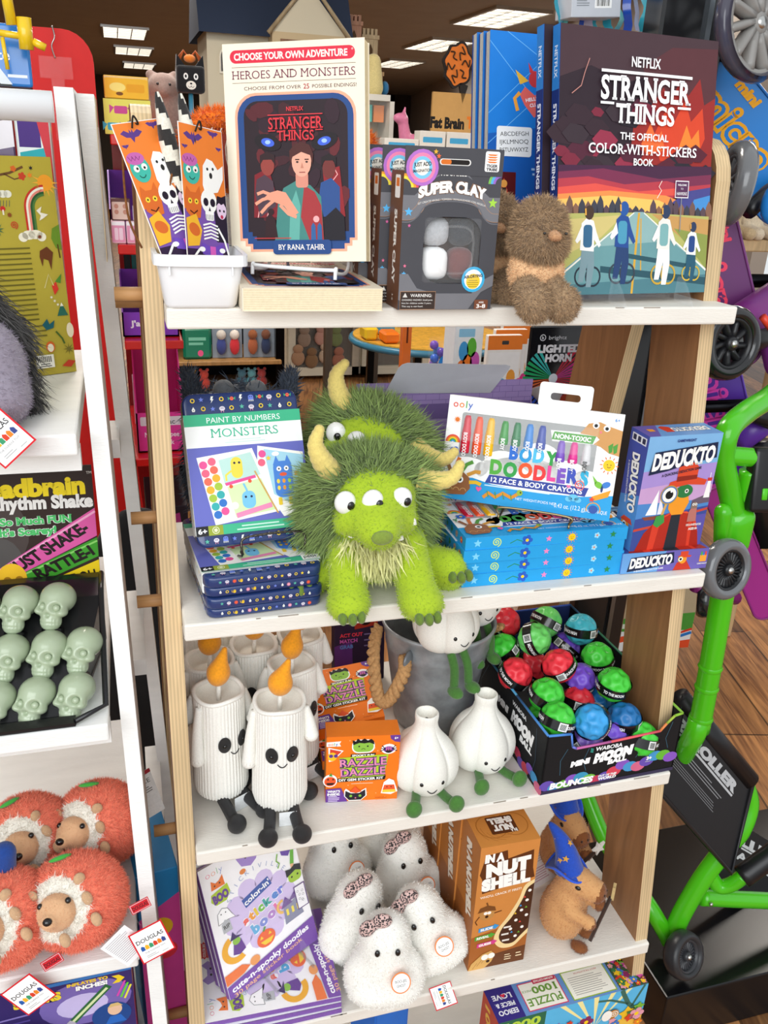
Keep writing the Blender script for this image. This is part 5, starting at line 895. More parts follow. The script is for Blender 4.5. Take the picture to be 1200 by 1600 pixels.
def razzle_face(c):                                      # 86 x 92 units
    c.R(0, 0, 86, 92, '#f07a1f'); rr = random.Random(3)
    for k in range(26): c.E(3+80*rr.random(), 3+86*rr.random(), .5+.4*rr.random(), '#f9b27a', n=6, up=False)
    c.l += 1; c.P([(0, 7), (17, 6), (15, 9.5), (17, 13), (0, 13)], '#fdfcf6'); [c.T(ch, x, 9.8, 3.8, col, b=.02) for ch, x, col in zip('ooly', (3.2, 6.6, 9.2, 11.8), ('#e8503c', '#f0862c', '#4fae4c', '#4a70c8'))]
    c.P([(74, 0), (86, 0), (86, 10), (80, 9), (75, 5)], '#6a3f95'); c.T('6+', 81.5, 4, 3, '#ffffff', b=.03)
    c.R(29.6, 4.5, 56.4, 23.5, '#fdfcf6', 8); c.R(31, 7, 55, 22, '#8fc24a', 7); c.P([(31, 12), (30, 5), (34, 7), (36, 3), (40, 6), (44, 3), (48, 6), (52, 4), (55, 7), (56, 12), (50, 9), (44, 10), (38, 9)], '#1d1d20'); c.E(38, 14, 1.1, '#1d1d20', n=8, up=False); c.E(48, 14, 1.1, '#1d1d20', n=8, up=False); c.A(43, 19.5, 2, 2.7, 200, 340, '#33551a', 8)
    c.E(73, 19, 9, '#fdfcf6', 7); c.E(73, 19.6, 6.5, '#7a4aa8', 4.4); [c.L([(73+s*4, 19), (73+s*(8+k), 14+k*4)], 1, '#26212c', False) for s in (-1, 1) for k in range(3)]; c.l += 1; c.E(73, 22, 4, '#26212c', 2.6); [c.R(70+k*2.4, 15.6, 71+k*2.4, 21, '#e87a9a', up=False) for k in range(3)]; c.l += 1
    c.P([(2, 14), (20, 19), (14, 26), (8, 33), (3, 34)], '#fdfcf6'); c.P([(4, 16), (18, 20), (12, 26), (4, 24)], '#d8452c'); c.E(7, 27, 5.4, '#f2c12c', 6); c.E(5.4, 26, 2.4, '#5c3a8c', n=12, up=False); c.E(11, 26, 2.4, '#5c3a8c', n=12)
    c.P([(29, 24.5), (58, 23.6), (57, 28), (28, 28.8)], '#1d1d20'); c.T('SPOOKY FUN', 43, 26.4, 2.8, '#fdfcf6', w=26, b=.04)
    c.P([(15, 29), (73, 26), (69, 57), (18, 58)], '#b4cf2f'); 
    for s, y, w_ in (('RAZZLE', 36, 55), ('DAZZLE', 49.5, 53)): c.T(s, 43.6, y, 10.6, '#4a2f66', w=w_, b=.09, rot=-2, serif=.03); c.T(s, 43.6, y, 10.6, '#e78fb8', w=w_, b=.015, rot=-2, serif=.03)
    c.P([(13, 58.6), (71, 56.4), (70, 62), (12, 63.6)], '#1d1d20'); c.T('DIY GEM STICKER KIT', 41.6, 60.2, 3.4, '#fdfcf6', w=53, b=.035, rot=-1.6); c.lines(26, 66, 60, 1, 2, '#fbd3ae', al='c')
    c.E(5, 61, 8.5, '#fdfcf6', 9); c.E(5, 62, 7, '#e8592c', 6.8); c.P([(3, 54), (6, 50), (8, 55)], '#4f9a3c'); c.P([(1, 60), (4, 60), (2.4, 57)], '#1d1d20', False); c.P([(7, 60), (10, 60), (8.6, 57)], '#1d1d20', False); c.P([(0, 64), (11, 64), (8, 67), (2, 67)], '#1d1d20')
    c.P([(66, 82), (69, 66), (75, 61), (81, 64), (86, 80), (78, 84)], '#fdfcf6'); c.P([(71, 70), (75, 63), (80, 70)], '#fbfaf0'); c.P([(69.6, 70), (81.6, 70), (83, 77), (68, 77)], '#e8592c'); c.P([(68, 77), (83, 77), (84, 81), (67.4, 81)], '#f2c93c'); c.E(73, 73, .8, '#1d1d20', n=8, up=False); c.E(78, 73, .8, '#1d1d20', n=8)
    c.P([(0, 73), (18, 72), (26, 92), (0, 92)], '#6a3f95'); c.T("WHAT'S", 9.5, 76.4, 3.2, '#fdfcf6', w=15, b=.04); c.T('INSIDE:', 9.5, 80.6, 3.2, '#fdfcf6', w=15, b=.04); c.lines(3, 83.4, 17, 4, 2.2, '#e4d4f2')
    c.P([(22, 76), (24, 73), (30, 78), (40, 78), (48, 73), (49, 84), (42, 91), (28, 91), (22, 84)], '#fdfcf6'); c.P([(23.4, 76), (30, 80), (40, 80), (47, 75), (47.6, 84), (42, 90), (28, 90), (23, 84)], '#26212c'); c.P([(28, 78), (32, 74), (35, 70), (38, 74), (43, 78), (36, 80)], '#e8592c'); c.E(30, 84, 1.8, '#7fb83c', n=10, up=False); c.E(41, 84, 1.8, '#7fb83c', n=10); c.E(35.6, 87, 1, '#e87a9a', n=8); c.T('WARNING', 66, 88, 2, '#b04a12', w=14)
def razzle(label, M):
    t = thing('sticker_kit_box', label, 'box', M, 'orange gem sticker kit boxes'); m = MB(); m.add(rbox(0, .0862, 0, .030, 0, .092, .0006, 1), '#ef7a1f', 'print', False); razzle_face(front(m, .0862, .092, 86))
    c = left(m, .03, .092, 30); c.R(0, 0, 30, 92, '#e8721c'); c.T('RAZZLE DAZZLE', 15, 46, 7, '#b4cf2f', w=70, b=.05, rot=90); c = top(m, .0862, .03, .092, 86); c.R(0, 0, 86, 29, '#f0812a'); m.build('carton', t)
razzle('orange gem sticker kit box standing upright in front', X((.156, -.001, .6878), -9.2, 1))
razzle('orange gem sticker kit box tilted face up on top behind the standing one', tilt(X((.163, .077, .733), -27.3, 70.6), 24.8))
razzle('orange gem sticker kit box lying flat under the tilted one', X((.160, .035, .7178), -6, 90))
# dark story card in the back
t = thing('card_pack', 'dark pack with pink lettering standing at the back behind the orange boxes', 'card pack', X((.222, .236, .6878), 0, 6)); m = MB(); m.add(rbox(0, .075, 0, .02, 0, .15, .001, 1), '#2c1c38', 'print', False); c = front(m, .075, .15, 75); c.P([(26, 30), (66, 26), (64, 62), (30, 66)], '#a8301f'); c.E(46, 46, 12, '#2a1010', 15); c.P([(36, 40), (40, 24), (46, 36), (54, 24), (56, 42)], '#e86a1f'); c.P([(0, 90), (26, 84), (28, 150), (0, 150)], '#5a2c78')
for s, y, col in (('ACT OUT', 74, '#e83a4c'), ('MATCH', 83, '#c85ab0'), ('GRAB', 92, '#5c8ad0')): c.T(s, 8, y, 5.4, col, b=.03, al='l', serif=.03)
c.lines(44, 74, 70, 3, 9, '#7c6c98', h=2); m.build('carton', t)
# garlic plush toys
def garlic(label, M, dangle=0):
    t = thing('plush_garlic', label, 'plush', M, 'white knitted garlic plush toys'); m = MB()
    P = [np.array(p) for p in ((.0005, .0), (.02, .002), (.031, .012), (.0358, .028), (.034, .046), (.0272, .062), (.0185, .074), (.0136, .083), (.0118, .092), (.0124, .100), (.0120, .1045), (.0102, .105), (.008, .099), (.0005, .096))]; fine = []
    for k in range(len(P)-1):
        a, b, c, d = P[max(k-1, 0)], P[k], P[k+1], P[min(k+2, len(P)-1)]
        for q in range(5): u = q/5; fine.append([1.16, 1]*np.maximum(.5*(2*b+(c-a)*u+(2*a-5*b+4*c-d)*u*u+(3*b-a-3*c+d)*u**3), [.0003, -1]))
    v, f = lathe(fine, 120); v = np.array(v); r = np.hypot(v[:, 0], v[:, 1]); a = np.arctan2(v[:, 1], v[:, 0])
    amp = np.clip((r-.008)/.02, 0, 1); k = 1+amp*(.17*(np.abs(np.cos(2.5*(a+pi/2)))**.55-.75)); v[:, 0] *= k; v[:, 1] *= k
    kn = 1+.012*np.sin(a*60)*np.clip((r-.004)/.01, 0, 1); v[:, 0] *= kn; v[:, 1] *= kn; m.add((v, f), '#f3f1e8', 'knit'); m.build('body', t)
    for s in (-1, 1):
        m = MB(); m.add(ell((s*.0125, -.0395, .0315), (.0028, .002, .003), 14), '#101010', 'gloss'); m.build('eye', t)
    m = MB(); m.add(tube([(.006*b, -.0425+.0008*b*b, .0235-.0042*(1-b*b)) for b in [k/6 for k in range(-6, 7)]], .0006, 6), '#1b1b1d', 'felt'); m.build('mouth', t)
    for s in (-1, 1):
        m = MB(); GR = '#3f6f2c'
        Q = spline([(s*.012, -.018, .008), (s*.018, -.037, .008), (s*.024, -.052, .01)], 5) if not dangle else spline([(s*.009, -.026, .004), (s*.010, -.036, -.012), (s*.011, -.038, -.036)], 5)
        m.add(tube(Q, .0056, 12), GR, 'felt'); e = Q[-1]; m.add(ell(e+np.array([s*.002, -.006, .003] if not dangle else [s*.002, -.006, -.004]), (.0098, .0075, .0112) if not dangle else (.0088, .0125, .0072), 18), '#45782f', 'felt'); m.build('leg', t)
    return t
g = garlic('white garlic plush sitting in front, nearest the orange box', X((.279, .004, .6885), -3))
dup(g, 'white garlic plush sitting in front of the bucket, nearest the display of balls', X((.364, .025, .6885), 4))
g2 = garlic('white garlic plush sitting on the bucket rim with its green legs hanging down', X((.327, .082, .8315), 14, 4), 1)
dup(g2, 'white garlic plush inside the bucket behind the one on the rim', X((.382, .138, .834), 12))
# galvanised bucket
t = thing('metal_bucket', 'galvanised metal bucket with a rope handle holding two garlic plush toys', 'bucket', X((.338, .138, .6876))); m = MB()
m.add(lathe([(.0005, .003), (.05, .003), (.052, .0), (.0535, .004), (.056, .03), (.0572, .034), (.0565, .038), (.069, .118), (.0705, .121), (.0698, .125), (.0745, .146), (.0765, .15), (.0765, .153), (.0745, .1545), (.0725, .152), (.068, .12), (.055, .03), (.05, .008), (.0005, .006)], 64), '#a0a5a8', 'galvanised'); m.build('pail', t)
m = MB(); m.add(ell((-.058, -.052, .128), (.014, .004, .012), 16, rotm(0, 0, 48)), '#7b7f83', 'galvanised'); m.build('handle_lug', t)
m = MB(); Q = spline([(-.062, -.05, .128), (-.066, -.062, .116), (-.082, -.066, .085), (-.094, -.064, .078), (-.100, -.055, .095), (-.098, -.03, .13), (-.086, .0, .147)], 14); N = len(Q)
for ph in (0, 2*pi/3, 4*pi/3): m.add(tube([q+.0042*np.array([cos(k*.55+ph), sin(k*.55+ph), .5*sin(k*.55+ph)]) for k, q in enumerate(Q)], .0048, 8), '#b98d5c', 'rope')
m.build('rope_handle', t)
m = MB(); 
for ph in (0, 2*pi/3, 4*pi/3): m.add(tube([np.array([.076, -.03+.002*k, .148-.0016*k])+.003*np.array([cos(k*.7+ph), sin(k*.7+ph), 0]) for k in range(14)], .0038, 8), '#b98d5c', 'rope')
m.build('rope_knot', t)
# counter display of dimpled balls
t = thing('ball_display', 'black open counter display carton full of coloured dimpled balls', 'display box', X((.414, -.0495, .6878), 1.6)); m = MB(); BW, BD, BH = .190, .288, .087; IN = '#17181b'
def wall_(pts, axis, o, th, c='#26272b'):
    v = []
    for d in (0, th):
        for a, z in pts: v.append((a, o+d, z) if axis == 'x' else (o+d, a, z))
    n = len(pts); m.add((v, [tuple(range(n)), tuple(range(2*n-1, n-1, -1))]+[(k, k+n, (k+1) % n+n, (k+1) % n) for k in range(n)]), c, 'card', False)
wall_([(0, 0), (BW, 0), (BW, BH), (BW-.012, BH-.002), (BW-.022, BH-.012), (BW-.03, BH-.022), (.042, BH-.026), (.036, BH-.022), (.032, BH-.003), (0, BH)], 'x', 0, .0022, IN); wall_([(0, 0), (BW, 0), (BW, BH), (0, BH)], 'x', BD-.0022, .0022, '#2a3c78'); wall_([(0, 0), (BD, 0), (BD, BH), (0, BH)], 'y', 0, .0022, IN); wall_([(0, 0), (BD, 0), (BD, BH), (0, BH)], 'y', BW-.0022, .0022, IN); m.add(box(0, BW, 0, BD, 0, .0015), IN, 'card', False)
def edge(P, cols):
    for i in range(len(P)-1): m.add(tube([P[i], P[i+1]], .0017, 6), cols[i], 'print')
edge([(0.001, .001, BH), (.001, BD*.3, BH), (.001, BD*.6, BH), (.001, BD, BH), (BW*.5, BD, BH), (BW-.001, BD, BH), (BW-.001, BD*.7, BH), (BW-.001, BD*.35, BH), (BW-.001, .001, BH)], ['#4a86c8', '#4a90b8', '#3f8f90', '#3f6ab8', '#3f5ab0', '#35688f', '#3a7a5c', '#7fae3c'])
edge([(.001, .001, BH), (.032, .001, BH-.003), (.036, .001, BH-.022), (.042, .001, BH-.026), (.09, .001, BH-.025), (BW-.03, .001, BH-.022), (BW-.022, .001, BH-.012), (BW-.012, .001, BH-.002), (BW-.001, .001, BH)], ['#4a8ad8', '#5a8ae0', '#7a80d8', '#c86aa8', '#e8606c', '#e88a50', '#a8c048', '#8fbf3c'])
c = Cv(m, (0, 0, BH), (1, 0, 0), (0, 0, -1), .001); rr = random.Random(8)
for pts in ([(30, 24), (22, 40), (24, 62)], [(60, 28), (54, 46), (60, 62)], [(130, 27), (138, 40), (130, 56)], [(176, 10), (170, 34), (176, 50)]): c.L(pts, .6, '#3f6a80', False)
c.l += 1; pal = ['#6a52b0', '#4a9ad0', '#6cb83c', '#8a5ac0', '#3f9ac0', '#7cc24a', '#c83f5c', '#6a52b0', '#d84a5c', '#8a5ac0', '#4a9ad0', '#d86a8c']
for k in range(16): x = 8+k*11.6; y = 75+5*sin(k*1.3)-(k*.9 if k > 8 else 0); c.E(x, y, 10.5, pal[k % 12], 7.6, n=14); [c.E(x+dx, y+dy, 1.9, '#ffffff', n=8, up=False) if 0 else None for dx, dy in ((0, 0),)]
c.R(0, 82, 190, 87, '#3a3550'); c.T('WABOBA', 88, 31, 5.6, '#f4f6f8', w=38, b=.03, sh=.1); [c.L([(62, 29+k*2.2), (66, 30.4+k*2.2)], 1.2, '#3fb0a0', False) for k in range(3)]; c.l += 1
c.T('MINI', 50, 47, 7.4, '#ffffff', w=26, b=.08, rot=-4, sh=.15); c.T('MOON', 96, 43, 12, '#ffffff', w=54, b=.11, rot=-5, sh=.2); c.T('BALL', 103, 53.6, 6.4, '#ffffff', w=27, b=.07, rot=-4, sh=.15); c.T('BOUNCES', 42, 76, 8.4, '#ffffff', w=60, b=.06, sh=.15); c.T('OUT OF THIS', 92, 74, 2.8, '#ffffff', w=26, b=.05, sh=.1); c.T('WORLD', 92, 78.4, 4, '#ffffff', w=26, b=.06, sh=.1); c.T('3+', 150, 60, 5, '#ffffff', b=.06); c.lines(145, 64.6, 155, 1, 2, '#c9cbd0')
c = Cv(m, (0, BD, BH), (0, -1, 0), (0, 0, -1), .001); c.T('WABOBA', 214, 14, 6, '#e8eaec', w=40, b=.03, sh=.1); c.T('MINI', 170, 34, 9, '#ffffff', w=30, b=.08, sh=.15); c.T('MOON', 226, 32, 15, '#ffffff', w=60, b=.1, sh=.2); c.T('BALL', 240, 48, 8, '#ffffff', w=34, b=.07, sh=.15)
for k in range(24): c.E(10+k*11.8, 76+5*sin(k*1.7), 10, pal[k % 12], 7.4, n=14)
for pts in ([(120, 4), (100, 40), (110, 84)], [(262, 6), (268, 50), (260, 84)], [(60, 10), (52, 50), (70, 84)]): c.L(pts, .6, '#3f5a70', False)
m.build('carton', t)
def ball_mesh():
    v, f = ell((0, 0, 0), 1, 56); v = np.array(v); v /= np.linalg.norm(v, axis=1)[:, None]; n = 32; g_ = pi*(3-5**.5); D = np.array([(cos(g_*k)*(1-(1-2*(k+.5)/n)**2)**.5, sin(g_*k)*(1-(1-2*(k+.5)/n)**2)**.5, 1-2*(k+.5)/n) for k in range(n)]); ang = np.arccos(np.clip(v@D.T, -1, 1)).min(1); q = np.clip(ang/.30, 0, 1)
    r = 1-.15*(1-q**2)**2*(ang < .30)+.012*np.exp(-((ang-.31)/.05)**2); inner = np.clip(ang/.1, 0, 1); r += .028*(1-inner)*(ang < .1); return v*r[:, None]*.0222, f
BM = ball_mesh(); BALLM = {}
def ball(zx, zy, z, col, cn_, where, k):
    p = at(720+zx/3, 930+zy/3, 'z', z); rr = random.Random(k); Rm = Matrix.Translation(Vector(p)) @ Matrix.Rotation(rr.uniform(-.5, .9), 4, 'X') @ Matrix.Rotation(rr.uniform(-.8, .8), 4, 'Y') @ Matrix.Rotation(rr.uniform(0, 6), 4, 'Z')
    t = thing('dimpled_ball', '%s dimpled ball, %s' % (cn_, where), 'ball', np.array(Rm), 'dimpled balls in the display')
    if col not in BALLM: b = MB(); b.add(BM, col, 'rubber'); BALLM[col] = b.mesh('ball_body')
    o = bpy.data.objects.new('ball_body', BALLM[col]); COL.objects.link(o); o.parent = t
    if 'band' not in BALLM:
        b = MB(); N = 48; w5 = .0062; L5 = []; v = [(.0229*cos(2*pi*i/N), .0229*sin(2*pi*i/N), s*w5) for i in range(N) for s in (-1, 1)]; b.add((v, [(2*i, (2*i+2) % (2*N), (2*i+3) % (2*N), 2*i+1) for i in range(N)]), '#141416', 'gloss')
        for a0, w6, col6 in ((.2, .5, '#eef0ee'), (2.6, .45, '#e9ebe9')):
            n = 8; v = [(.02305*cos(a0+w6*i/n), .02305*sin(a0+w6*i/n), s*w5*.86) for i in range(n+1) for s in (-1, 1)]; b.add((v, [(2*i, 2*i+2, 2*i+3, 2*i+1) for i in range(n)]), col6, 'print'); v2 = []
            for i in range(7): a = a0+w6*(.15+.1*i); v2 += [(.0231*cos(a), .0231*sin(a), -w5*.6), (.0231*cos(a+.03), .0231*sin(a+.03), -w5*.6), (.0231*cos(a+.03), .0231*sin(a+.03), w5*.6), (.0231*cos(a), .0231*sin(a), w5*.6)]
            b.add((v2, [tuple(range(4*i, 4*i+4)) for i in range(7)]), '#1b1b1b', 'print', False)
        for s, a0 in (('BOUNCE HIGH', 1.1), ('MOON BALL', 3.6), ('TO THE MOON', 5.0)):
            V, F_ = text_mesh(s, .04); V = V-V.mean(0); v = np.array([(.0231*cos(a0+x*.17), .0231*sin(a0+x*.17), y*.0058) for x, y in V]); b.add((v, F_), '#f2f2f2', 'print', False)
        BALLM['band'] = b.mesh('label_band')
    o = bpy.data.objects.new('label_band', BALLM['band']); COL.objects.link(o); o.parent = t
RD, GN, TL, BL_, PU_, LG = '#ee3644', '#46cc3e', '#45b6c6', '#3a9ede', '#7650cc', '#72dc6c'
for k, a in enumerate([(205, 128, .805, RD, 'red', 'in the back left corner with a barcode sticker'), (400, 125, .80, LG, 'light green', 'at the back of the display'), (345, 205, .815, LG, 'light green', 'second row, largest and brightest, left of centre'), (563, 160, .80, TL, 'teal', 'in the back right corner'), (200, 255, .79, GN, 'green', 'at the left wall beside the bucket'),
        (255, 370, .785, RD, 'red', 'at the left wall under the small green one'), (330, 330, .765, RD, 'red', 'wedged in the middle left, mostly hidden'), (460, 330, .80, RD, 'red', 'in the centre of the pile with a white barcode'), (485, 245, .765, PU_, 'purple', 'deep behind the central red one'), (640, 295, .785, GN, 'green', 'at the right behind the brightest green one'),
        (555, 395, .775, PU_, 'purple', 'right of the central red one'), (715, 418, .79, GN, 'green', 'at the right wall, brightest of the right side'), (402, 468, .785, GN, 'green', 'left of centre, above the front green pair'), (452, 582, .775, GN, 'green', 'at the front left corner'), (375, 590, .745, GN, 'dark green', 'pressed into the front left corner underneath'),
        (615, 592, .775, BL_, 'bright blue', 'at the front centre'), (762, 582, .755, '#1f6fae', 'dark blue', 'at the front right'), (705, 655, .738, PU_, 'purple', 'low at the front between the blue and green ones'), (842, 672, .735, GN, 'lime green', 'in the front right corner'), (582, 690, .735, '#7a5ab8', 'pale purple', 'lowest at the front wall with a barcode'), (640, 495, .745, '#1f6fae', 'dark blue', 'deep in the middle of the pile'), (548, 505, .755, RD, 'red', 'peeking out behind the bright blue one')]): ball(*a, k)
# ------------------------------------------------------------------ fourth shelf
def ooly(c, x, y, h, rot=0):
    for i, (ch, col) in enumerate(zip('ooly', ('#e84a7a', '#f0862c', '#4fae4c', '#4a70c8'))): d = (0, .95, 1.62, 2.22)[i]*h; c.T(ch, x+d*cos(radians(rot)), y+d*sin(radians(rot)), h*1.1, col, b=-.02, rot=rot, up=False)
    c.l += 1
def boo_cover(c):                                         # 150 x 205 units
    c.R(0, 0, 150, 205, '#fdfcfd'); ooly(c, 12, 13, 9)
    c.E(76, 105, 46, '#d9c8ee', 44); [c.E(76+44*cos(a), 105+42*sin(a), 15, '#d9c8ee', n=12, up=False) for a in [2*pi*k/10 for k in range(10)]]; c.l += 1
    c.P([(56, 12), (64, 4), (70, 12), (80, 12), (88, 4), (94, 14), (86, 28), (76, 34), (62, 28)], '#a58ad0'); c.E(71, 18, 2, '#222222', n=8, up=False); c.E(81, 18, 2, '#222222', n=8); c.E(62, 36, 5, '#e8883c', 4); c.St(112, 10, 15, '#e83f3a', 16, .82); c.T('COLOR IN!', 112, 10, 4, '#ffffff', w=22, b=.03)
    for k, ch in enumerate('STICKIVILLE'): a = radians(-150+k*12); c.T(ch, 78+52*cos(a), 92+52*sin(a), 7.4, '#8d9cc8', b=-.01, rot=math.degrees(a)+90, up=False)
    c.l += 1; c.L([(52, 84), (98, 71)], 15, '#3f5ca8'); c.T("color-in'", 75, 77.6, 8.4, '#ffffff', w=46, b=.03, rot=-16)
    TM(c, 'sticker', 80, 101, 13, ['#f06a5c', '#f0a03c', '#e8c83c', '#7cc04a', '#45a8a0', '#5c8ad0', '#6c7ad8'], 74, .06, rot=-14, out=('#fbf8ff', .07)); TM(c, 'book', 82, 122, 15, ['#5cb0e0', '#7a8ad8', '#b880d0', '#e878b0'], 58, .06, rot=-14, out=('#fbf8ff', .07))
    c.P([(10, 44), (36, 38), (38, 52), (30, 62), (14, 62), (8, 54)], '#b4cf2f'); c.T('BOO', 23, 52, 12, '#6a3f95', w=24, b=.07, rot=-6); c.P([(12, 38), (14, 24), (20, 30), (26, 28), (32, 22), (33, 38)], '#f07a2c'); c.E(18, 33, 1.3, '#222222', n=8, up=False); c.E(26, 32, 1.3, '#222222', n=8)
    c.P([(10, 92), (12, 76), (20, 70), (28, 74), (32, 84), (36, 92), (24, 90)], '#ffffff'); c.L([(10, 92), (12, 76), (20, 70), (28, 74), (32, 84), (36, 92), (24, 90), (10, 92)], .8, '#777777'); c.E(17, 78, 1, '#222222', n=8, up=False); c.E(24, 78, 1, '#222222', n=8); c.P([(14, 108), (14, 94), (20, 88), (27, 92), (28, 108)], '#b9bcc0'); c.T('RIP', 21, 99, 6, '#555555', w=10, b=.03, rot=-8)
    c.A(26, 138, 13, 22, 60, 250, '#f2b02c'); c.P([(20, 146), (24, 130), (36, 128), (40, 146), (30, 150)], '#6a3f95'); c.E(29, 128, 6, '#8fc24a', 5.6); c.P([(20, 124), (26, 112), (30, 120), (40, 124)], '#3f2a66'); c.E(72, 152, 15, '#f06a3c', 13); c.L([(70, 140), (74, 134)], 3, '#4f9a3c'); c.P([(62, 150), (68, 150), (65, 145)], '#f6cf3c', False); c.P([(76, 149), (82, 149), (79, 144)], '#f6cf3c', False); c.P([(62, 154), (84, 154), (78, 161), (68, 161)], '#f6cf3c')
    c.P([(106, 152), (108, 124), (114, 114), (120, 124), (132, 118), (138, 150)], '#8d8fa8'); c.P([(104, 126), (114, 110), (124, 124)], '#6a3f95', False); c.P([(118, 120), (132, 108), (140, 120)], '#6a3f95'); [c.R(111+k*9, 130, 115+k*9, 140, '#f6e04c', up=False) for k in range(3)]; c.l += 1; c.A(108, 122, 7, 11, 100, 280, '#f2c05c')
    c.P([(122, 26), (142, 24), (142, 42), (134, 52), (124, 46)], '#6a4aa8'); c.P([(124, 26), (126, 12), (132, 16), (138, 12), (141, 25)], '#f0862c'); c.L([(118, 40), (114, 50), (118, 56), (114, 62)], 2, '#7fb83c'); c.P([(134, 66), (142, 34), (147, 36), (140, 68)], '#6cb83c'); c.P([(134, 66), (140, 68), (134, 78)], '#e8b888')
    c.R(126, 76, 148, 96, '#a4c93c', 7); c.P([(124, 84), (124, 72), (132, 74), (140, 70), (150, 74), (149, 84), (140, 79)], '#22252a'); c.E(132, 87, 1.6, '#222222', n=8, up=False); c.E(142, 87, 1.6, '#222222', n=8); c.R(130, 104, 149, 142, '#5c3a7c'); c.R(131.5, 105.5, 147.5, 140.5, '#f7f5f8'); [c.A(139+4*cos(k), 122+9*sin(k*1.7), 1.4, 1.9, 0, 360, '#777777', 8, False) for k in range(7)]; c.l += 1
    c.P([(0, 168), (28, 166), (40, 174), (28, 180), (0, 184)], '#f07a3c'); c.E(48, 172, 8, '#f0a05c', 7)
    c.P([(0, 186), (150, 164), (150, 205), (0, 205)], '#7a4aa8'); c.T('cute-n-spooky doodles', 72, 184, 9, '#fdfcfd', w=134, b=.03, rot=-8); c.T('30 page sticker book', 66, 195, 6.4, '#f0b888', w=118, b=.01, rot=-8)
def boo_book(label, M, n=0, show=True):
    t = thing('sticker_activity_book', label, 'book', M, 'spooky sticker activity books'); m = MB(); w_, h_, th = .137, .168, .007; m.add(box(.0005, w_-.0005, .0004, th-.0004, .0004, h_-.0006), '#e8e4ee', 'paper', False); m.add(box(0, w_, 0, .0005, 0, h_), '#fdfcfd', 'print', False); m.add(box(0, w_, th-.0005, th, 0, h_), '#8a5ab8', 'print', False); m.add(box(-.0004, .0005, 0, th, 0, h_), '#7a4aa8', 'print', False); m.add(box(0, w_, .0001, th-.0001, -.0003, .0006), '#7a4aa8', 'print', False)
    if show: boo_cover(Cv(m, (0, 0, h_), (1, 0, 0), (0, 0, -1), w_/150, h_/205))
    m.build('cover', t)
    m = MB(); m.add(rbox(-.002, w_+.002, -.0022, th+.001, -.002, h_+.002, .0008, 1), '#ffffff', 'film', False); m.build('plastic_sleeve', t)
for k in range(3): boo_book('spooky sticker book lying %s' % ['at the bottom of the flat pile', 'second in the flat pile', 'on top of the flat pile, partly covered by the standing book'][k], X((.165, -.075+.002*k, .4200+.0078*(k+1)-.0008), 90-.8*k, 90), 0, k == 2)
boo_book('spooky sticker book standing and leaning back, full white cover facing out', X((.032, -.046, .4465), 27, 22))
boo_book('spooky sticker book right behind the standing front one', X((.0265, -.0352, .4465), 27, 22), 0, False)
boo_book('spooky sticker book third in the leaning row, furthest back', X((.021, -.0244, .4465), 27, 22), 0, False)
easel_clear('clear acrylic easel holding the leaning spooky sticker books', X((.032, -.046, .4465), 27, 4), (.05, .106))
m5 = material('leopard_felt', .95, sheen=.3); nt5 = m5.node_tree; b5 = nt5.nodes['Principled BSDF']; t5 = nd(nt5, 'ShaderNodeTexCoord'); v5 = nd(nt5, 'ShaderNodeTexVoronoi', Scale=420.0); nt5.links.new(t5.outputs['Object'], v5.inputs['Vector'])
r5 = nd(nt5, 'ShaderNodeValToRGB'); e5 = r5.color_ramp.elements; e5[0].position = .44; e5[0].color = (.035, .028, .03, 1); e5[1].position = .53; e5[1].color = (*hx('#d9b7b0'), 1); nt5.links.new(v5.outputs['Distance'], r5.inputs[0]); nt5.links.new(r5.outputs[0], b5.inputs['Base Color'])
def ghost(label, M):
    t = thing('plush_ghost', label, 'plush', M, 'white fluffy ghost plush toys'); WH = '#f3f1ea'
    pr = [('e', (0, 0, .084), (.031, .029, .038)), ('e', (0, .004, .045), (.040, .036, .036)), ('e', (-.014, -.006, .02), (.034, .032, .019)), ('e', (.016, -.004, .02), (.034, .032, .019)), ('e', (-.035, -.004, .04), (.014, .013, .016)), ('e', (.036, -.004, .04), (.014, .013, .016))]
    V, Q, C, W9 = blob(pr, .0035, .016, [WH]*len(pr)); m = MB(); m.add((V, Q), C, 'fur'); a_, b_, c_ = fur(V, Q, C, 17000, .0040, .0009, (.1, -.1, -.35), .55, .5, .05); m.add((a_, b_), np.clip(c_, 0, .92), 'fur', False); m.build('body', t)
    for s in (-1, 1): m = MB(); m.add(ell((s*.0125, -.0285, .088), (.0034, .0026, .0048), 14), '#0d0d0d', 'gloss'); m.build('eye', t)
    m = MB(); bx, bz = -.015, .118
    for s in (-1, 1): m.add(ell((bx+s*.011*.8, -.014, bz+s*.011*.45), (.0125, .0065, .0098), 16, rotm(0, -28+s*26, 0)), '#d9b7b0', 'leopard_felt')
    m.add(ell((bx, -.017, bz), (.0036, .004, .005), 12), '#d9b7b0', 'leopard_felt'); m.build('bow', t)
    m = MB(); R_ = np.array(X((.016, -.0415, .055), 8, 22)); n = 28; v, f = prism([(.0125*cos(2*pi*k/n), .0125*sin(2*pi*k/n)) for k in range(n)], .0006); m.add((v, f), '#f08a4c', 'card', False, R_); c = Cv(m, (R_@[-.0125, -.0002, .0125, 1])[:3], R_[:3, 0], -R_[:3, 2], .001); c.E(12.5, 12.5, 11, '#fbfaf6', n=28); c.T('BOO-JEE', 12.5, 10.4, 3.2, '#4a4a4c', w=14.5, b=.0); c.T('GHOST', 12.5, 15.6, 3.2, '#4a4a4c', w=11, b=0); m.build('round_tag', t)
    return t
g0 = ghost('white ghost plush in front, hanging over the shelf edge, bow on its left', X((.222, -.062, .4215), -10, 6))
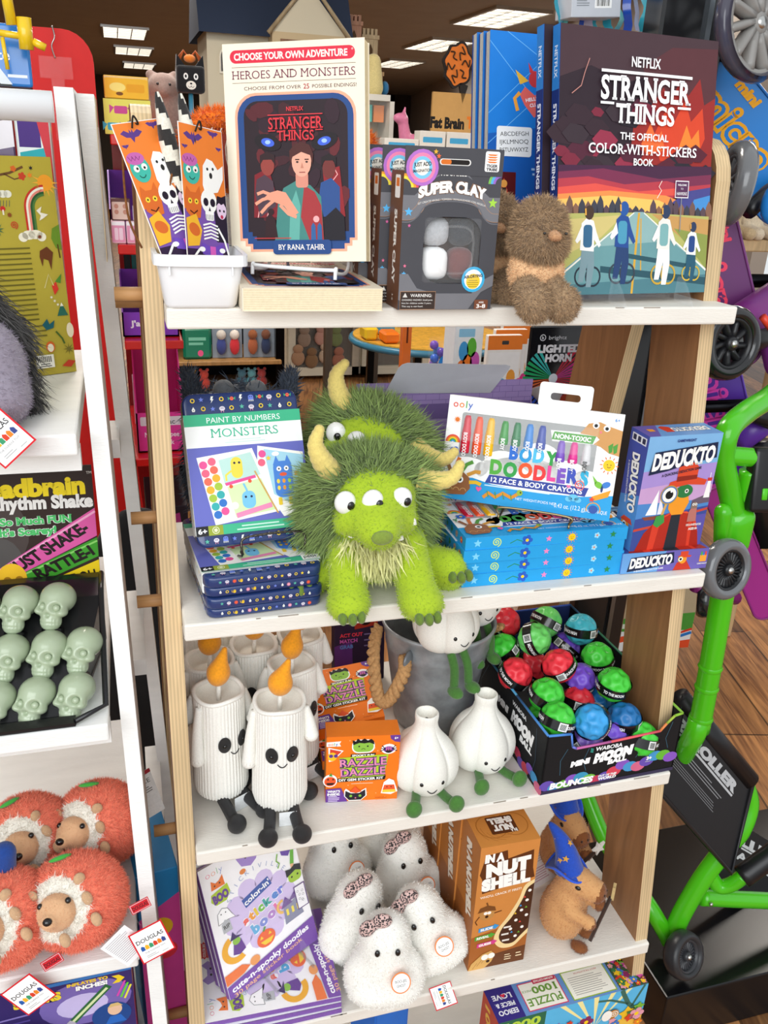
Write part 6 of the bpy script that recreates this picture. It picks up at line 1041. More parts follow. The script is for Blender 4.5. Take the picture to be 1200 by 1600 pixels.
for (x, y, a, l, b), lab in zip(((.305, -.030, -6, 6, 18), (.198, .012, 14, 2, -8), (.296, .072, 4, 4, 4), (.203, .118, 8, 6, 0), (.300, .158, 0, 2, 6)), ('white ghost plush at the front right, leaning right beside the nut game box', 'white ghost plush in the middle left, behind the front one', 'white ghost plush in the middle right, between the front right one and the back', 'white ghost plush at the back left beside the leaning sticker book', 'white ghost plush at the back right, head cut off by the shelf above')): dup(g0, lab, tilt(X((x, y, .4215), a, l), b))
def hang_tag(label, M, nm='hang_tag'):
    t = thing(nm, label, 'tag', M, 'white toy hang tags with red borders'); m = MB(); m.add(box(0, .036, 0, .0005, 0, .042), '#d8202c', 'print', False); c = front(m, .036, .042, 72); c.R(3, 3, 69, 81, '#fbfbfa'); c.T('DOUGLAS', 36, 28, 10, '#2c2c2e', w=58, b=.012, serif=.05)
    for k, col in enumerate(('#2a5ca8', '#f2b32c', '#3f9a6c', '#d8442c', '#e8862c', '#3a4a8c')): c.P([(10+k*9, 44), (13+k*9, 40), (18+k*9, 44), (18+k*9, 53), (10+k*9, 53)], col, False)
    c.l += 1; c.T('THE CUDDLE TOY', 36, 60, 3.4, '#666666', w=44); c.lines(14, 68, 40, 2, 4, '#bbbbbb'); c.lines(46, 74, 64, 1, 4, '#bbbbbb'); m.build('card', t); m = MB(); m.add(tube(spline([(.018, 0, .04), (.014, .004, .05), (.01, .01, .062)], 5), .0004, 5), '#e8e4dc', 'film'); m.build('string', t)
hang_tag('white hang tag with a red border sticking out under the front right ghost', tilt(X((.280, -.073, .4235), 10, 62, 0, .74), -92))
# nut guessing games
def nut_box(label, M):
    t = thing('party_game', label, 'box', M, 'brown nut party game boxes'); m = MB(); w_, h_, d_ = .0792, .208, .062; OB = '#d08844'; m.add(rbox(0, w_, 0, d_, 0, h_, .0008, 1), OB, 'print', False); c = front(m, w_, h_, 79)
    c.R(0, 0, 79, 208, OB); c.P([(0, 150), (79, 130), (79, 208), (0, 208)], '#a9632c'); c.P([(20, 188), (79, 180), (79, 208), (26, 208)], '#6a3d20')
    c.P([(8, 14), (36, 10), (38, 24), (72, 16), (74, 46), (78, 62), (8, 76), (6, 52), (2, 44)], '#5f3318'); c.T('IN A', 20, 19, 12, '#fdfaf4', w=26, b=.07); c.T('NUT', 40, 37, 19, '#fdfaf4', w=60, b=.09, rot=-4); c.T('SHELL', 39, 60, 17, '#fdfaf4', w=66, b=.09, rot=-4); c.T("WHO'LL CRACK IT FIRST?", 34, 80, 3.6, '#fbe8d2', w=56, b=.03, rot=-5)
    P9 = spline([(79, 66), (66, 74), (60, 96), (48, 122), (36, 142), (32, 160), (42, 176), (60, 178), (72, 166), (79, 158)], 6); c.P(P9, '#f3d79c'); P8 = spline([(79, 72), (70, 80), (65, 98), (54, 124), (42, 142), (39, 158), (47, 170), (60, 171), (70, 160), (79, 150)], 6); c.P(P8, '#4a2a1a')
    for k, (x, y) in enumerate(((74, 84), (72, 100), (66, 116), (74, 126), (60, 132), (70, 146), (54, 146), (62, 160))): c.E(x, y, 2.4, '#f6f2ea', n=12, up=False)
    for k, (x, y) in enumerate(((68, 94), (64, 108), (72, 112), (58, 120), (66, 136), (56, 152), (66, 154))): c.St(x, y, 2.2, ['#e8443c', '#3fa0e0', '#6cb83c', '#f2c12c'][k % 4], 3, up=False)
    c.l += 1; c.R(44, 140, 54, 143, '#e8e2d8', up=False); c.R(42, 152, 52, 155, '#e8e2d8', up=False); c.R(44, 163, 54, 166, '#e8e2d8')
    c.E(18, 112, 10.5, '#c08a4c', 10); c.P([(5, 108), (8, 100), (18, 97), (28, 101), (30, 108), (18, 106)], '#7a4a24'); c.L([(18, 97), (16, 92)], 2, '#7a4a24'); c.E(16, 110, 2.6, '#fbf7ee', n=12, up=False); c.E(21, 110, 2.6, '#fbf7ee', n=12); c.E(18, 116, 2.4, '#3a2010', n=10); c.L([(28, 112), (38, 110)], 1.4, '#5f3318', False); c.L([(8, 114), (3, 122), (6, 128)], 1.4, '#5f3318')
    for k, (s, col, y, x) in enumerate((('SLIDE', '#3f9ad8', 138, 22), ('REVEAL', '#5aa83c', 152, 18), ('GUESS', '#d8448c', 165, 22))): c.P([(x-13, y-3), (x+8, y-5), (x+8, y-7), (x+15, y-3), (x+9, y+3), (x+9, y+1), (x-13, y+4)], col); c.T(s, x-2, y-.6, 3.8, '#fdfaf4', w=17, b=.05, rot=-5, sh=.1)
    c.P([(0, 208), (4, 196), (18, 182), (30, 178), (36, 186), (32, 198), (22, 208)], '#d8a860'); [c.L([(6+k*6, 206-k*4), (12+k*6, 196-k*4)], .7, '#a9743a', False) for k in range(4)]; c.l += 1; c.E(22, 188, 5, '#fbf7ee', n=14, up=False); c.E(31, 187, 5, '#fbf7ee', n=14); c.E(27, 196, 2.6, '#3a2010', n=10); c.lines(50, 190, 60, 3, 4, '#e8cfa8'); c.lines(66, 190, 75, 2, 5, '#e8cfa8')
    c = Cv(m, (0, d_, h_), (0, -1, 0), (0, 0, -1), .001); c.R(0, 0, 62, 208, '#b5702f'); c.R(0, 120, 62, 208, '#9c5c28'); c.T('IN A NUTSHELL', 36, 74, 15, '#efe4d4', w=112, b=.08, rot=80, out=('#4a2a16', .04)); [c.A(46-k*3, 160+k*11, 3, 3.8, 0, 360, '#c79a6a', 10, False) for k in range(4)]; c.l += 1
    c = top(m, w_, d_, h_, 79, H=62); c.R(0, 0, 79, 62, '#d08a42'); c.A(26, 30, 19, 20.4, 0, 360, '#b3702f', 24); c.A(54, 30, 19, 20.4, 0, 360, '#b3702f', 24); [c.A(40, 30, 5+4*k, 5.6+4*k, 20*k, 60+20*k, '#b3702f', 8, False) for k in range(8)]; c.l += 1; c.R(22, 14, 58, 44, '#5f3318', 2); c.T('IN A', 52, 41, 5, '#fdfaf4', w=9, b=.05, rot=180); c.T('NUT', 40, 34, 9, '#fdfaf4', w=26, b=.08, rot=180); c.T('SHELL', 40, 22, 9, '#fdfaf4', w=32, b=.08, rot=180); m.build('carton', t)
for k in range(3): nut_box('brown nut party game box %s' % ['in front with the full picture showing', 'second in the row behind the front one', 'last of the row, furthest back'][k], X((.339-.001*k, -.058+.0635*k, .4201), -1.0+.6*k))
# wizard capybaras
def capy(label, M, wand):
    t = thing('plush_capybara', label, 'plush', M, 'brown capybara plush toys in wizard hats'); BR = '#d09d68'; DK = '#84502c'
    pr = [('e', (0, .006, .042), (.031, .031, .043)), ('e', (0, .004, .078), (.022, .022, .02)), ('e', (0, -.006, .1), (.02, .026, .02)), ('e', (0, -.026, .097), (.0155, .016, .0155)), ('e', (0, -.037, .094), (.0125, .008, .0135)), ('c', (-.021, -.006, .066), (-.017, -.033, .056), .009, .0075), ('c', (.021, -.006, .066), (.014, -.036, .064), .009, .0075), ('e', (-.016, -.035, .055), (.0075, .0065, .007)), ('e', (.013, -.038, .064), (.0075, .0065, .007)), ('e', (-.014, -.026, .005), (.009, .012, .006)), ('e', (.014, -.026, .005), (.009, .012, .006))]
    V, Q, C, W9 = blob(pr, .0026, .008, [BR, BR, BR, BR, DK, BR, BR, DK, DK, DK, DK]); m = MB(); m.add((V, Q), C, 'fur'); a_, b_, c_ = fur(V, Q, C, 15000, .0034, .0008, (0, .2, -.35), .45, .4, .14); m.add((a_, b_), c_, 'fur', False); m.build('body', t)
    for s in (-1, 1):
        m = MB(); m.add(ell((s*.0185, -.012, .106), (.002, .0042, .0032), 12), '#1d130c', 'gloss'); m.build('eye', t)
        m = MB(); m.add(ell((s*.0165, .008, .115), (.005, .004, .0065), 12, rotm(0, s*25, 0)), DK, 'felt'); m.build('ear', t)
        m = MB(); m.add(ell((s*.005, -.0448, .099), (.0016, .0014, .0022), 10), '#3a2010', 'felt'); m.build('nostril', t)
    m = MB(); BLU = '#1b49b4'; Q = spline([(0, .008, .114), (.0, .014, .137), (-.001, .026, .160), (-.003, .042, .178)], 6); N = len(Q); m.add(tube(Q, [.0185*(1-k/(N-1))**.8+.0015 for k in range(N)], 20), BLU, 'felt')
    n = 40; v = []; 
    for r, dz in ((.015, .118), (.021, .1175), (.0265, .116)): v += [(r*.92*cos(a), .010+r*1.05*sin(a), dz+.22*(r*sin(a))*0+(.007*cos(2*a)+.004*sin(3*a))*(r-.015)/.0115) for a in [2*pi*k/n for k in range(n)]]
    f = [(i*n+k, i*n+(k+1) % n, (i+1)*n+(k+1) % n, (i+1)*n+k) for i in range(2) for k in range(n)]; m.add((v, f), BLU, 'felt'); m.add(tube(v[2*n:], .0016, 6, closed=True), '#2a5ad8', 'felt')
    hat = m.build('wizard_hat', t)
    for k, (a, zz) in enumerate(((-.4, 4), (1.0, 5), (2.4, 4), (3.6, 6), (4.6, 9), (.3, 10), (2.0, 11))):
        q = Q[zz]; rr_ = .0185*(1-zz/(N-1))**.8+.0022; nrm = np.array([cos(a), .5*sin(a), .55*abs(sin(a))]); nrm /= np.linalg.norm(nrm); u = np.cross(nrm, (0, 0, 1)); u /= np.linalg.norm(u); w2 = np.cross(u, nrm); m = MB()
        m.add((([q+nrm*rr_+(u*sin(pi*i/5)+w2*cos(pi*i/5))*(.005 if i % 2 == 0 else .0022) for i in range(10)]+[q+nrm*(rr_+.0006)]), [(i, (i+1) % 10, 10) for i in range(10)]), '#d9a23c', 'felt', False); s_ = m.build('star', t); s_.parent = hat
    m = MB(); m.add(tube([(-.022, -.0395, .032), (.02, -.049, .078)], .0026, 10), '#3a2418', 'felt'); w_ = m.build('wand', t)
    m = MB(); st = [(.012*(1 if i % 2 == 0 else .45)*sin(pi*i/5), .012*(1 if i % 2 == 0 else .45)*cos(pi*i/5)) for i in range(10)]; m.add(prism(st, .004), wand, 'felt', False, X((.0215, -.053, .086), 8, 0, 20)); s_ = m.build('wand_star', t); s_.parent = w_
    return t
capy('brown capybara plush in front in a blue starry wizard hat, facing right', X((.490, -.036, .4212), 44), '#c7ab74')
capy('brown capybara plush behind in a blue wizard hat, facing forward with a white star wand', X((.535, .068, .4212), 6), '#eceae2')
t = thing('price_card', 'white printed price card tucked between the two capybara plush toys', 'card', tilt(X((.484, .046, .4212), 12, 40), 6)); m = MB(); m.add(box(0, .042, 0, .0005, 0, .05), '#f4f2f4', 'paper', False); c = front(m, .042, .05, 42); c.lines(4, 6, 38, 5, 3, '#c9c5cc'); c.lines(4, 26, 38, 6, 3.2, '#d0a8b8', seed=4); m.build('card', t)
# ------------------------------------------------------------------ lowest shelf
t = thing('puzzle_box', 'colourful autumn jigsaw puzzle box standing on the lowest shelf', 'box', X((.373, -.097, .1203), 1.2)); m = MB(); w_, h_, d_ = .227, .2395, .05; m.add(rbox(0, w_, 0, d_, 0, h_, .0008, 1), '#4f7fc0', 'print', False)
c = top(m, w_, d_, h_, 227, H=50); c.R(0, 0, 227, 50, '#6a92cc'); c.R(0, 0, 40, 50, '#3a2f80')
for s, y, h in (('EEBOO', 38, 7), ('PIECE &', 27, 6.4), ('LOVE', 15, 7.4)): c.T(s, 20, y, h, '#f4f2f8', w=28, b=.03, rot=180, serif=.04)
c.heart(22, 14, 3.4, '#d8304a'); c.R(47, 4, 106, 46, '#d8345c'); c.R(48.4, 5.4, 104.6, 44.6, '#f6f1e4'); c.R(70, 2, 104, 9, '#c82c50'); c.T('AUTUMN COTTAGE', 87, 5.5, 3, '#fdfaf4', w=30, b=.03, rot=180); c.T('1000', 82, 18, 10, '#6f9a3c', w=36, b=.03, rot=180, serif=.04); c.T('PIECE', 56, 17, 3, '#6f9a3c', w=14, rot=180); c.T('PUZZLE', 76, 34, 11, '#6f9a3c', w=50, b=.02, rot=180, serif=.04)
c.R(113, 3, 180, 47, '#9ab83c'); c.R(114.6, 4.6, 178.4, 45.4, '#f6f1e4'); c.lines(120, 14, 174, 9, 3.2, '#a8a29a', h=1); c.T('ABOUT THE ILLUSTRATOR', 150, 9, 2.4, '#c8443c', w=36, rot=180)
rr = random.Random(12)
def autumn(c, x0, y0, x1, y1, n, s):
    for k in range(n):
        x = x0+(x1-x0)*rr.random(); y = y0+(y1-y0)*rr.random(); r = s*(.5+rr.random()); x = min(max(x, x0+r), x1-r); y = min(max(y, y0+r), y1-r); q = rr.choice(['#d8442c', '#f0862c', '#f2c12c', '#8a2f5c', '#3f7a4a', '#7cb83c', '#c8509a', '#4a7ac8', '#e8a0b0'])
        (c.St(x, y, r, q, 5, .6, rr.random()*90, False) if k % 3 else c.flower(x, y, r, q)); c.l += 1 if k % 9 == 0 else 0
    c.l += 1
c.R(184, 0, 227, 50, '#3f5a3c'); autumn(c, 184, 0, 227, 50, 70, 4.5)
c = front(m, w_, h_, 227); c.R(0, 0, 227, 240, '#f2c14a'); c.R(0, 0, 70, 28, '#2f6a4c'); c.T('1000', 36, 13, 15, '#b9d84a', w=54, b=.04, serif=.04); c.P([(70, 0), (227, 0), (227, 50), (150, 70), (70, 40)], '#5cb8e4'); [c.P([(150, 60), (90+k*26, 0), (98+k*26, 0)], '#f6e8a0', False) for k in range(5)]; c.l += 1
c.L([(227, 60), (200, 30), (190, 10), (186, 0)], 7, '#3f6a5c', False); c.L([(200, 30), (170, 14), (150, 10)], 4, '#3f6a5c', False); c.L([(206, 38), (216, 14), (222, 0)], 4, '#3f6a5c'); autumn(c, 0, 30, 227, 238, 120, 10); c.E(176, 40, 9, '#b97a3c', 9); c.spiral(177, 40, 7, '#f4e8d2', 1.6); c.E(166, 40, 8, '#fbf6ec', 10)
c = Cv(m, (0, d_, h_), (0, -1, 0), (0, 0, -1), .001); c.R(0, 0, 50, 240, '#c84a2c'); c.T('1000', 24, 40, 14, '#f2c14a', w=60, b=.04, rot=76); m.build('carton', t)
t = thing('game_box', 'plain bright blue box poking up below the front ghost plush', 'box', X((.215, -.06, .1203), 24, 0)); m = MB(); m.add(rbox(0, .06, 0, .05, 0, .262, .001, 1), '#1f68c8', 'print', False); front(m, .06, .262, 60).R(3, 3, 57, 259, '#2a74d4'); m.build('carton', t)
# ------------------------------------------------------------------ white painted ladder shelf at the left
wl = thing('ladder_shelf', 'white painted ladder shelf unit cut off by the left side of the photo', 'shelf unit', X((0, 0, 0))); LZ = [1.1645, .876, .598, .30]; LY = [-.025, -.055, -.085, -.11]; LX = [-.083, -.0775, -.068, -.06]
WP = '#f1f1ee'
for x, nm in ((-.0795, 'leg'), (-.66, 'leg')):
    m = MB(); beam(m, x, x+.0155, (.05, 1.445), (.05-.127*1.445, 0), .09, WP, 'white_paint', .031); m.build('leg', wl)
for x in (-.0635, -.676):
    m = MB(); beam(m, x, x+.0155, (.075, 1.442), (.075+.215*1.442, 0), .08, WP, 'white_paint', .05); m.add(box(x+.0156, x+.0164, .077, .15, 1.30, 1.44), '#cdb893', 'wood', False); m.build('rear_leg', wl)
for i in range(4): m = MB(); m.add(rbox(-.64, LX[i], LY[i], LY[i]+.35+.04*i, LZ[i]-.02, LZ[i], .002), WP, 'white_paint', False); m.build('shelf', wl)
m = MB(); m.add(tube([(-.64, .02, 1.4285), (-.0795, .02, 1.4285)], .0118, 24), '#f6f7f8', 'plastic'); m.build('top_rail', wl)
for z, x, y0, y1 in ((1.118, -.069, .1, .17), (.868, -.058, .07, .24), (.575, -.05, .03, .3)): m = MB(); m.add(box(x, x+.02, y0, y1, z-.02, z), WP, 'white_paint', False); m.build('side_rail', wl)
for i, z in enumerate((1.16, .872, .594)): m = MB(); m.add(box(-.64, LX[i], LY[i]+.03, LY[i]+.045, z-.04, z-.018), WP, 'white_paint', False); m.build('front_apron', wl)
# gold nature story book
t = thing('story_book', 'large olive gold illustrated book standing on the white shelf behind the grey plush', 'book', X((-.305, .10, 1.1652), 27, 4)); m = MB(); w_, h_ = .24, .222; m.add(rbox(0, w_, 0, .02, 0, h_, .0015, 1), '#b7a63e', 'gloss', False); c = front(m, w_, h_, 240)     # right end shows: u 170..240
GO = '#b7a63e'; c.R(0, 0, 240, 222, GO)
c.L([(150, 22), (176, 20), (196, 16), (210, 10)], 2.4, '#6b4a2a', False); c.L([(190, 17), (200, 22), (208, 20)], 1.4, '#6b4a2a'); c.flower(208, 19, 4, '#c8442c', '#c8442c'); c.flower(200, 12, 3, '#d8682c', '#d8682c'); c.St(216, 18, 3.4, '#e8842c', 6, .4); c.St(218, 11, 2.6, '#26262a', 6, .4)
c.sun(232, 27, 8, '#f2a83c', '#f0b84c', 16) if 0 else (c.E(231, 25, 8, '#f0a030'), [c.P([(231+8*cos(a-.12), 25+8*sin(a-.12)), (231+14*cos(a), 25+14*sin(a)), (231+8*cos(a+.12), 25+8*sin(a+.12))], '#f0b040', False) for a in [2*pi*k/14 for k in range(9)]])
for k, col in enumerate(('#c8382c', '#f1ead8', '#e88a7c', '#2f5a34', '#4f7a3c')): c.A(229, 50, 21-2.2*k, 23.2-2.2*k, 180, 268, col, 12, False)
c.l += 1; [c.L([(206.9+2.2*k, 50), (206.9+2.2*k, 74)], 2.2, col, False) for k, col in enumerate(('#c8382c', '#f1ead8', '#e88a7c', '#2f5a34', '#4f7a3c'))]; c.l += 1
for dx, r in ((-8, 5), (-2, 7), (5, 7.4), (11, 5)): c.E(209+dx, 78-(r-5), r, '#f2ecd6', 4.6, up=False)
c.l += 1
for dx, r in ((-5, 4), (0, 5), (5, 4)): c.E(186+dx, 36, r, '#e9e6d4', 3.6, up=False)
c.l += 1; [c.L([(180+k*3, 42), (179+k*3, 48)], .6, '#5c6a5a', False) for k in range(5)]; c.l += 1
c.P([(164, 24), (170, 22), (173, 28), (172, 40), (166, 44)], '#1f1f22'); c.P([(164, 24), (168, 20), (174, 24), (172, 32)], '#f0b52c'); c.L([(170, 44), (178, 38)], 1.4, '#a8642c'); c.P([(218, 52), (224, 48), (222, 54), (230, 56), (224, 60), (220, 62), (222, 57)], '#efe9d8'); c.St(190, 56, 3, '#8a4a24', 8, .5); c.E(184, 50, 2.6, '#c8302c'); c.R(183.2, 51, 184.8, 56, '#efe6d0'); c.St(176, 70, 7, '#2f6a4c', 9, .3); c.spiral(193, 66, 4, '#c8442c', 1)
c.P([(232, 70), (240, 66), (240, 92), (234, 90), (230, 80)], '#6a8f2c'); c.L([(237, 100), (236, 86)], 1.4, '#5c3a1c'); c.P([(216, 92), (224, 88), (230, 94), (228, 102), (226, 112), (224, 102), (219, 100), (217, 108), (215, 98)], '#6a3a1f'); c.St(218, 78, 2.6, '#7a3f1f', 9, .5)
c.lines(150, 88, 206, 15, 5.2, '#6f6626', h=1.5, al='r'); c.lines(170, 168, 212, 3, 5.2, '#6f6626', h=1.5, al='r', seed=7)
c.P([(224, 128), (229, 124), (231, 132), (226, 138)], '#d83a2c'); c.P([(228, 124), (236, 116), (234, 126)], '#4f8a34'); c.L([(216, 130), (222, 116), (226, 128)], 1, '#d9cf90', False); c.P([(226, 160), (232, 146), (238, 160)], '#2c6a5a'); c.P([(230, 150), (232, 146), (234, 150)], '#efe9d8'); [c.St(222+k*3, 140+k*4, 1.8, '#efe9d8', 8, .4, up=False) for k in range(3)]; c.l += 1
c.P([(208, 168), (214, 162), (216, 168), (222, 164), (220, 172), (212, 174)], '#1f5f6a'); c.E(214, 192, 5, '#d8682c', 6); c.E(214, 193, 3.4, '#f2ead2', 4.4); c.E(238, 176, 4, '#efe2c4', 8); c.L([(222, 176), (228, 184), (230, 190)], 2, '#4f6a2c', False); c.St(234, 196, 7, '#7a7030', 8, .25); c.P([(224, 214), (232, 208), (240, 210), (234, 216)], '#c8442c'); c.R(196, 200, 216, 214, '#f4f2e8'); [c.R(198+k*2, 201.5, 199+k*2, 208, '#222222', up=False) for k in range(8)]; c.lines(199, 209.4, 213, 2, 2.2, '#444444', al='c'); m.build('cover', t)
# long haired grey plush
t = thing('plush_animal', 'lavender grey plush with long dark grey fur on the white shelf, cut off at left', 'plush', X((-.172, .022, 1.165), 0)); LV = '#9a919f'
V, Q, C, W9 = blob([('e', (0, 0, .05), (.05, .04, .05)), ('e', (.018, -.02, .026), (.034, .03, .026)), ('e', (-.02, .0, .1), (.04, .035, .04))], .004, .015, [LV]*3); m = MB(); m.add((V, Q), C, 'fur'); a_, b_, c_ = fur(V, Q, C, 16000, .0048, .0009, (0, -.1, -.4), .5, .45, .1); m.add((a_, b_), c_, 'fur', False); m.build('body', t)
V, Q, C, W9 = blob([('c', (-.006, .02, .125), (.024, .028, .075), .018, .018), ('c', (.024, .028, .075), (.034, .03, .018), .016, .012)], .004, .01, ['#4c4a49']*2); m = MB(); m.add((V, Q), C, 'fur'); a_, b_, c_ = fur(V, Q, C, 4600, .03, .0013, (.35, .0, -.85), .35, .3, .3, seg=2); m.add((a_, b_), c_, 'fur', False); m.build('long_fur', t)
m = MB(); m.add(tube(spline([(.0, -.042, .062), (.012, -.045, .062), (.024, -.042, .068)], 5), [.002]*11, 8), '#f3f1ee', 'felt'); m.build('stripe', t)
# rhythm shaker display: card, tray and skulls
t = thing('display_card', 'dark printed display card with yellow lettering above the pale green skulls', 'display card', X((-.38, .115, .94), 0, 6)); m = MB(); w_, h_ = .299, .142; m.add(box(0, w_, 0, .003, 0, h_), '#3a2a24', 'print', False); c = front(m, w_, h_, 299); c.R(0, 0, 299, 142, '#33241f'); c.E(196, 70, 34, '#4a3f3c', 40); c.E(200, 110, 22, '#54504e', 34)
c.T('Headbrain', 291, 21, 19, '#f6dc22', al='r', w=118, b=.055); c.T('TM', 296, 8, 3, '#f1ede4'); c.T('Rhythm Shaker', 322, 40, 17, '#f0eeea', al='r', w=190, b=.06, rot=2) if 0 else c.T('Rhythm Shake', 298, 39, 14, '#f0eeea', al='r', w=104, b=.05, rot=1); c.T("It's So Much FUN", 274, 58, 8, '#4fc06a', al='r', w=90, b=.05, serif=.04, out=('#f2f6ee', .035)); c.T("It's Scarey!", 258, 70, 8, '#4fc06a', al='r', w=58, b=.05, serif=.04, out=('#f2f6ee', .035))
for p0, col, s, ty, tw in (([(160, 132), (299, 48), (299, 80), (196, 128)], '#d95aa0', 'JUST SHAKE-IT', 0, 0), ([(204, 124), (299, 82), (299, 104), (216, 138)], '#3f9a2c', 'RATTLE-IT', 0, 0), ([(216, 140), (299, 108), (299, 138), (220, 142)], '#f0cf1c', 'TRY ME OUT', 0, 0)): c.P(p0, col)
c.L([(176, 124), (299, 52)], 2.4, '#f0a8cc', False); c.L([(208, 124), (299, 86)], 2, '#8ad06a'); c.T('JUST SHAKE-', 248, 90, 13, '#221a18', w=92, b=.045, rot=-29, sh=-.15); c.T('RATTLE-I', 262, 108, 12, '#221a18', w=66, b=.05, rot=-22, sh=-.15); c.T('TRY ME OU', 264, 130, 13, '#221a18', w=62, b=.03, rot=-9)
for x, y, col, dk in ((182, 118, '#e85aa8', '#8a2a60'), (208, 122, '#f2bf2c', '#a8781c')): c.E(x, y, 15, col, 17); c.R(x-9, y+8, x+9, y+20, col, 3); c.E(x-5, y+2, 4, dk, up=False); c.E(x+7, y+2, 4, dk); c.P([(x+1, y+6), (x-1, y+11), (x+4, y+11)], dk)
m.build('printed_card', t)
t = thing('display_tray', 'black plastic tray on the white shelf holding pale green skull shakers', 'tray', X((0, 0, 0))); m = MB(); TZ = .8762
v = []; sec = [(-.052, TZ), (-.052, TZ+.004), (-.04, TZ+.005), (-.034, TZ+.002), (.07, TZ+.078), (.1, TZ+.085), (.112, TZ+.085), (.112, TZ)]; n = len(sec)
for x in (-.42, -.080): v += [(x-(.028 if (x > -.1 and y < -.03) else 0), y, z) for y, z in sec]
m.add((v, [tuple(range(n)), tuple(range(2*n-1, n-1, -1))]+[(k, k+n, (k+1) % n+n, (k+1) % n) for k in range(n)]), '#17171a', 'dark_plastic', False)
m.add(tube([(-.108, -.05, TZ+.005), (-.0795, -.03, TZ+.006), (-.0795, .07, TZ+.082), (-.0795, .108, TZ+.086)], .003, 8), '#1b1b1e', 'dark_plastic'); m.build('tray', t)
SK = []
rows = [(-.020, .888, (-.262, -.222, -.184, -.147, -.1095)), (.014, .920, (-.209, -.171, -.134, -.1005)), (.047, .957, (-.236, -.198, -.1605, -.1245))]
for j, (y, z, xs) in enumerate(rows):
    for x in xs: m = MB(); m.add(lathe([(.0145, -.006), (.0145, 0), (.013, .001), (.0001, .001)], 24), '#141416', 'dark_plastic', True, X((x, y+.004, z-.025), 0, 0)) if 0 else None; SK.append((x, y, z))
def skull(label, M):
    t = thing('skull_shaker', label, 'skull', M, 'pale green skull shakers in the tray'); G = '#a9b79a'
    pr = [('e', (0, .005, .009), (.0175, .0205, .0165)), ('e', (0, -.006, .0), (.0148, .0125, .0105)), ('e', (0, -.006, -.014), (.0108, .0112, .0105)), ('e', (-.0125, -.008, -.0045), (.0044, .0072, .0036)), ('e', (.0125, -.008, -.0045), (.0044, .0072, .0036))]
    V, Q, C, W9 = blob(pr, .0011, .0045, [G]*len(pr)); V = np.array(V)
    for cx, cz, r, dp in ((-.0073, .0008, .0068, .0085), (.0073, .0008, .0068, .0085), (0, -.0075, .0036, .0045)):
        d = np.hypot(V[:, 0]-cx, (V[:, 2]-cz)*1.05); k = np.clip(1-d/r, 0, 1); k = k*k*(3-2*k); V[:, 1] += np.where(V[:, 1] < -.004, k*dp, 0)
    q = (V[:, 1] < -.006) & (V[:, 2] < -.0105) & (V[:, 2] > -.0205); V[q, 1] += .0008*np.abs(np.sin(V[q, 0]*1300))+.0010*np.exp(-((V[q, 2]+.0155)/.0007)**2)
    m = MB(); m.add((V, Q), G, 'gloss'); m.build('skull_body', t)
    for s in (-1, 1): m = MB(); m.add(ell((s*.0073, -.0118, .0004), .0036, 14), G, 'gloss'); m.build('eye', t)
    m = MB(); m.add(lathe([(.0108, -.028), (.0108, -.0215), (.0001, -.021)], 20), '#141416', 'dark_plastic'); m.build('stand', t); return t
s0 = None
names = {0: 'front row', 1: 'middle row', 2: 'back row'}; ordn = ['rightmost of the', 'second from the right in the', 'third from the right in the', 'fourth from the right in the']
for j, (y, z, xs) in enumerate(rows):
    vis = [x for x in xs if x > -.20]
    for i, x in enumerate(sorted(vis, reverse=True)):
        l = 'pale green skull shaker, %s %s' % (ordn[i], names[j]); M = X((x, y, z), -24, 24)
        if s0 is None: s0 = skull(l, M)
        else: dup(s0, l, M)
# round hedgehog plush toys
def hedgehog(label, M):
    t = thing('plush_hedgehog', label, 'plush', M, 'round peach coloured hedgehog plush toys'); PE = '#f48a6e'
    V, Q, C, W9 = blob([('e', (0, 0, .05), (.052, .048, .049))], .004, .01, [PE]); 
    fz = np.array([-.016, -.03, .047]); C = np.array([hx(PE)]*len(Q)); cen = V[Q].mean(1); dd = np.linalg.norm((cen-fz)/np.array([.034, .03, .032]), axis=1); C[dd < 1] = hx('#f4efe4')
    m = MB(); m.add((V, Q), C, 'fur'); a_, b_, c_ = fur(V, Q, C, 26000, .0062, .0009, (.1, .1, -.15), .7, .5, .09); m.add((a_, b_), c_, 'fur', False); m.build('body', t)
    V, Q, C, W9 = blob([('e', (-.018, -.044, .045), (.019, .014, .018)), ('c', (-.02, -.05, .044), (-.025, -.061, .039), .0145, .008)], .002, .008, ['#e2b48a']*2); m = MB(); m.add((V, Q), C, 'fur'); a_, b_, c_ = fur(V, Q, C, 5000, .0022, .0006, (0, .2, .1), .4, .4, .06); m.add((a_, b_), c_, 'fur', False); m.build('face', t)
    m = MB(); m.add(ell((-.0262, -.0682, .0393), (.0048, .0042, .004), 14), '#121212', 'gloss'); m.build('nose', t)
    for p in ((-.033, -.051, .054), (-.006, -.056, .0545)): m = MB(); m.add(ell(p, .0032, 12), '#0d0d0d', 'gloss'); m.build('eye', t)
    for p, a in (((-.042, -.034, .064), -20), ((.006, -.044, .072), 25)): m = MB(); m.add(ell(p, (.0065, .003, .0062), 14, rotm(10, a, a)), '#c9a27c', 'felt'); m.build('ear', t)
    for p in ((.019, -.046, .03), (.012, -.047, .052), (-.012, -.055, .018)): m = MB(); m.add(ell(p, (.0055, .004, .0075), 14, rotm(0, -25, 20)), '#c9a27c', 'felt'); m.build('paw', t)
    m = MB(); m.add(ell((-.012, -.02, .096), (.012, .0065, .0028), 16, rotm(0, -8, 8)), '#3fae3c', 'felt'); m.build('leaf', t)
    return t
def roll_(p, yaw, b): return X(p, yaw)@X((0, 0, .05), 0, b)@X((0, 0, -.05))
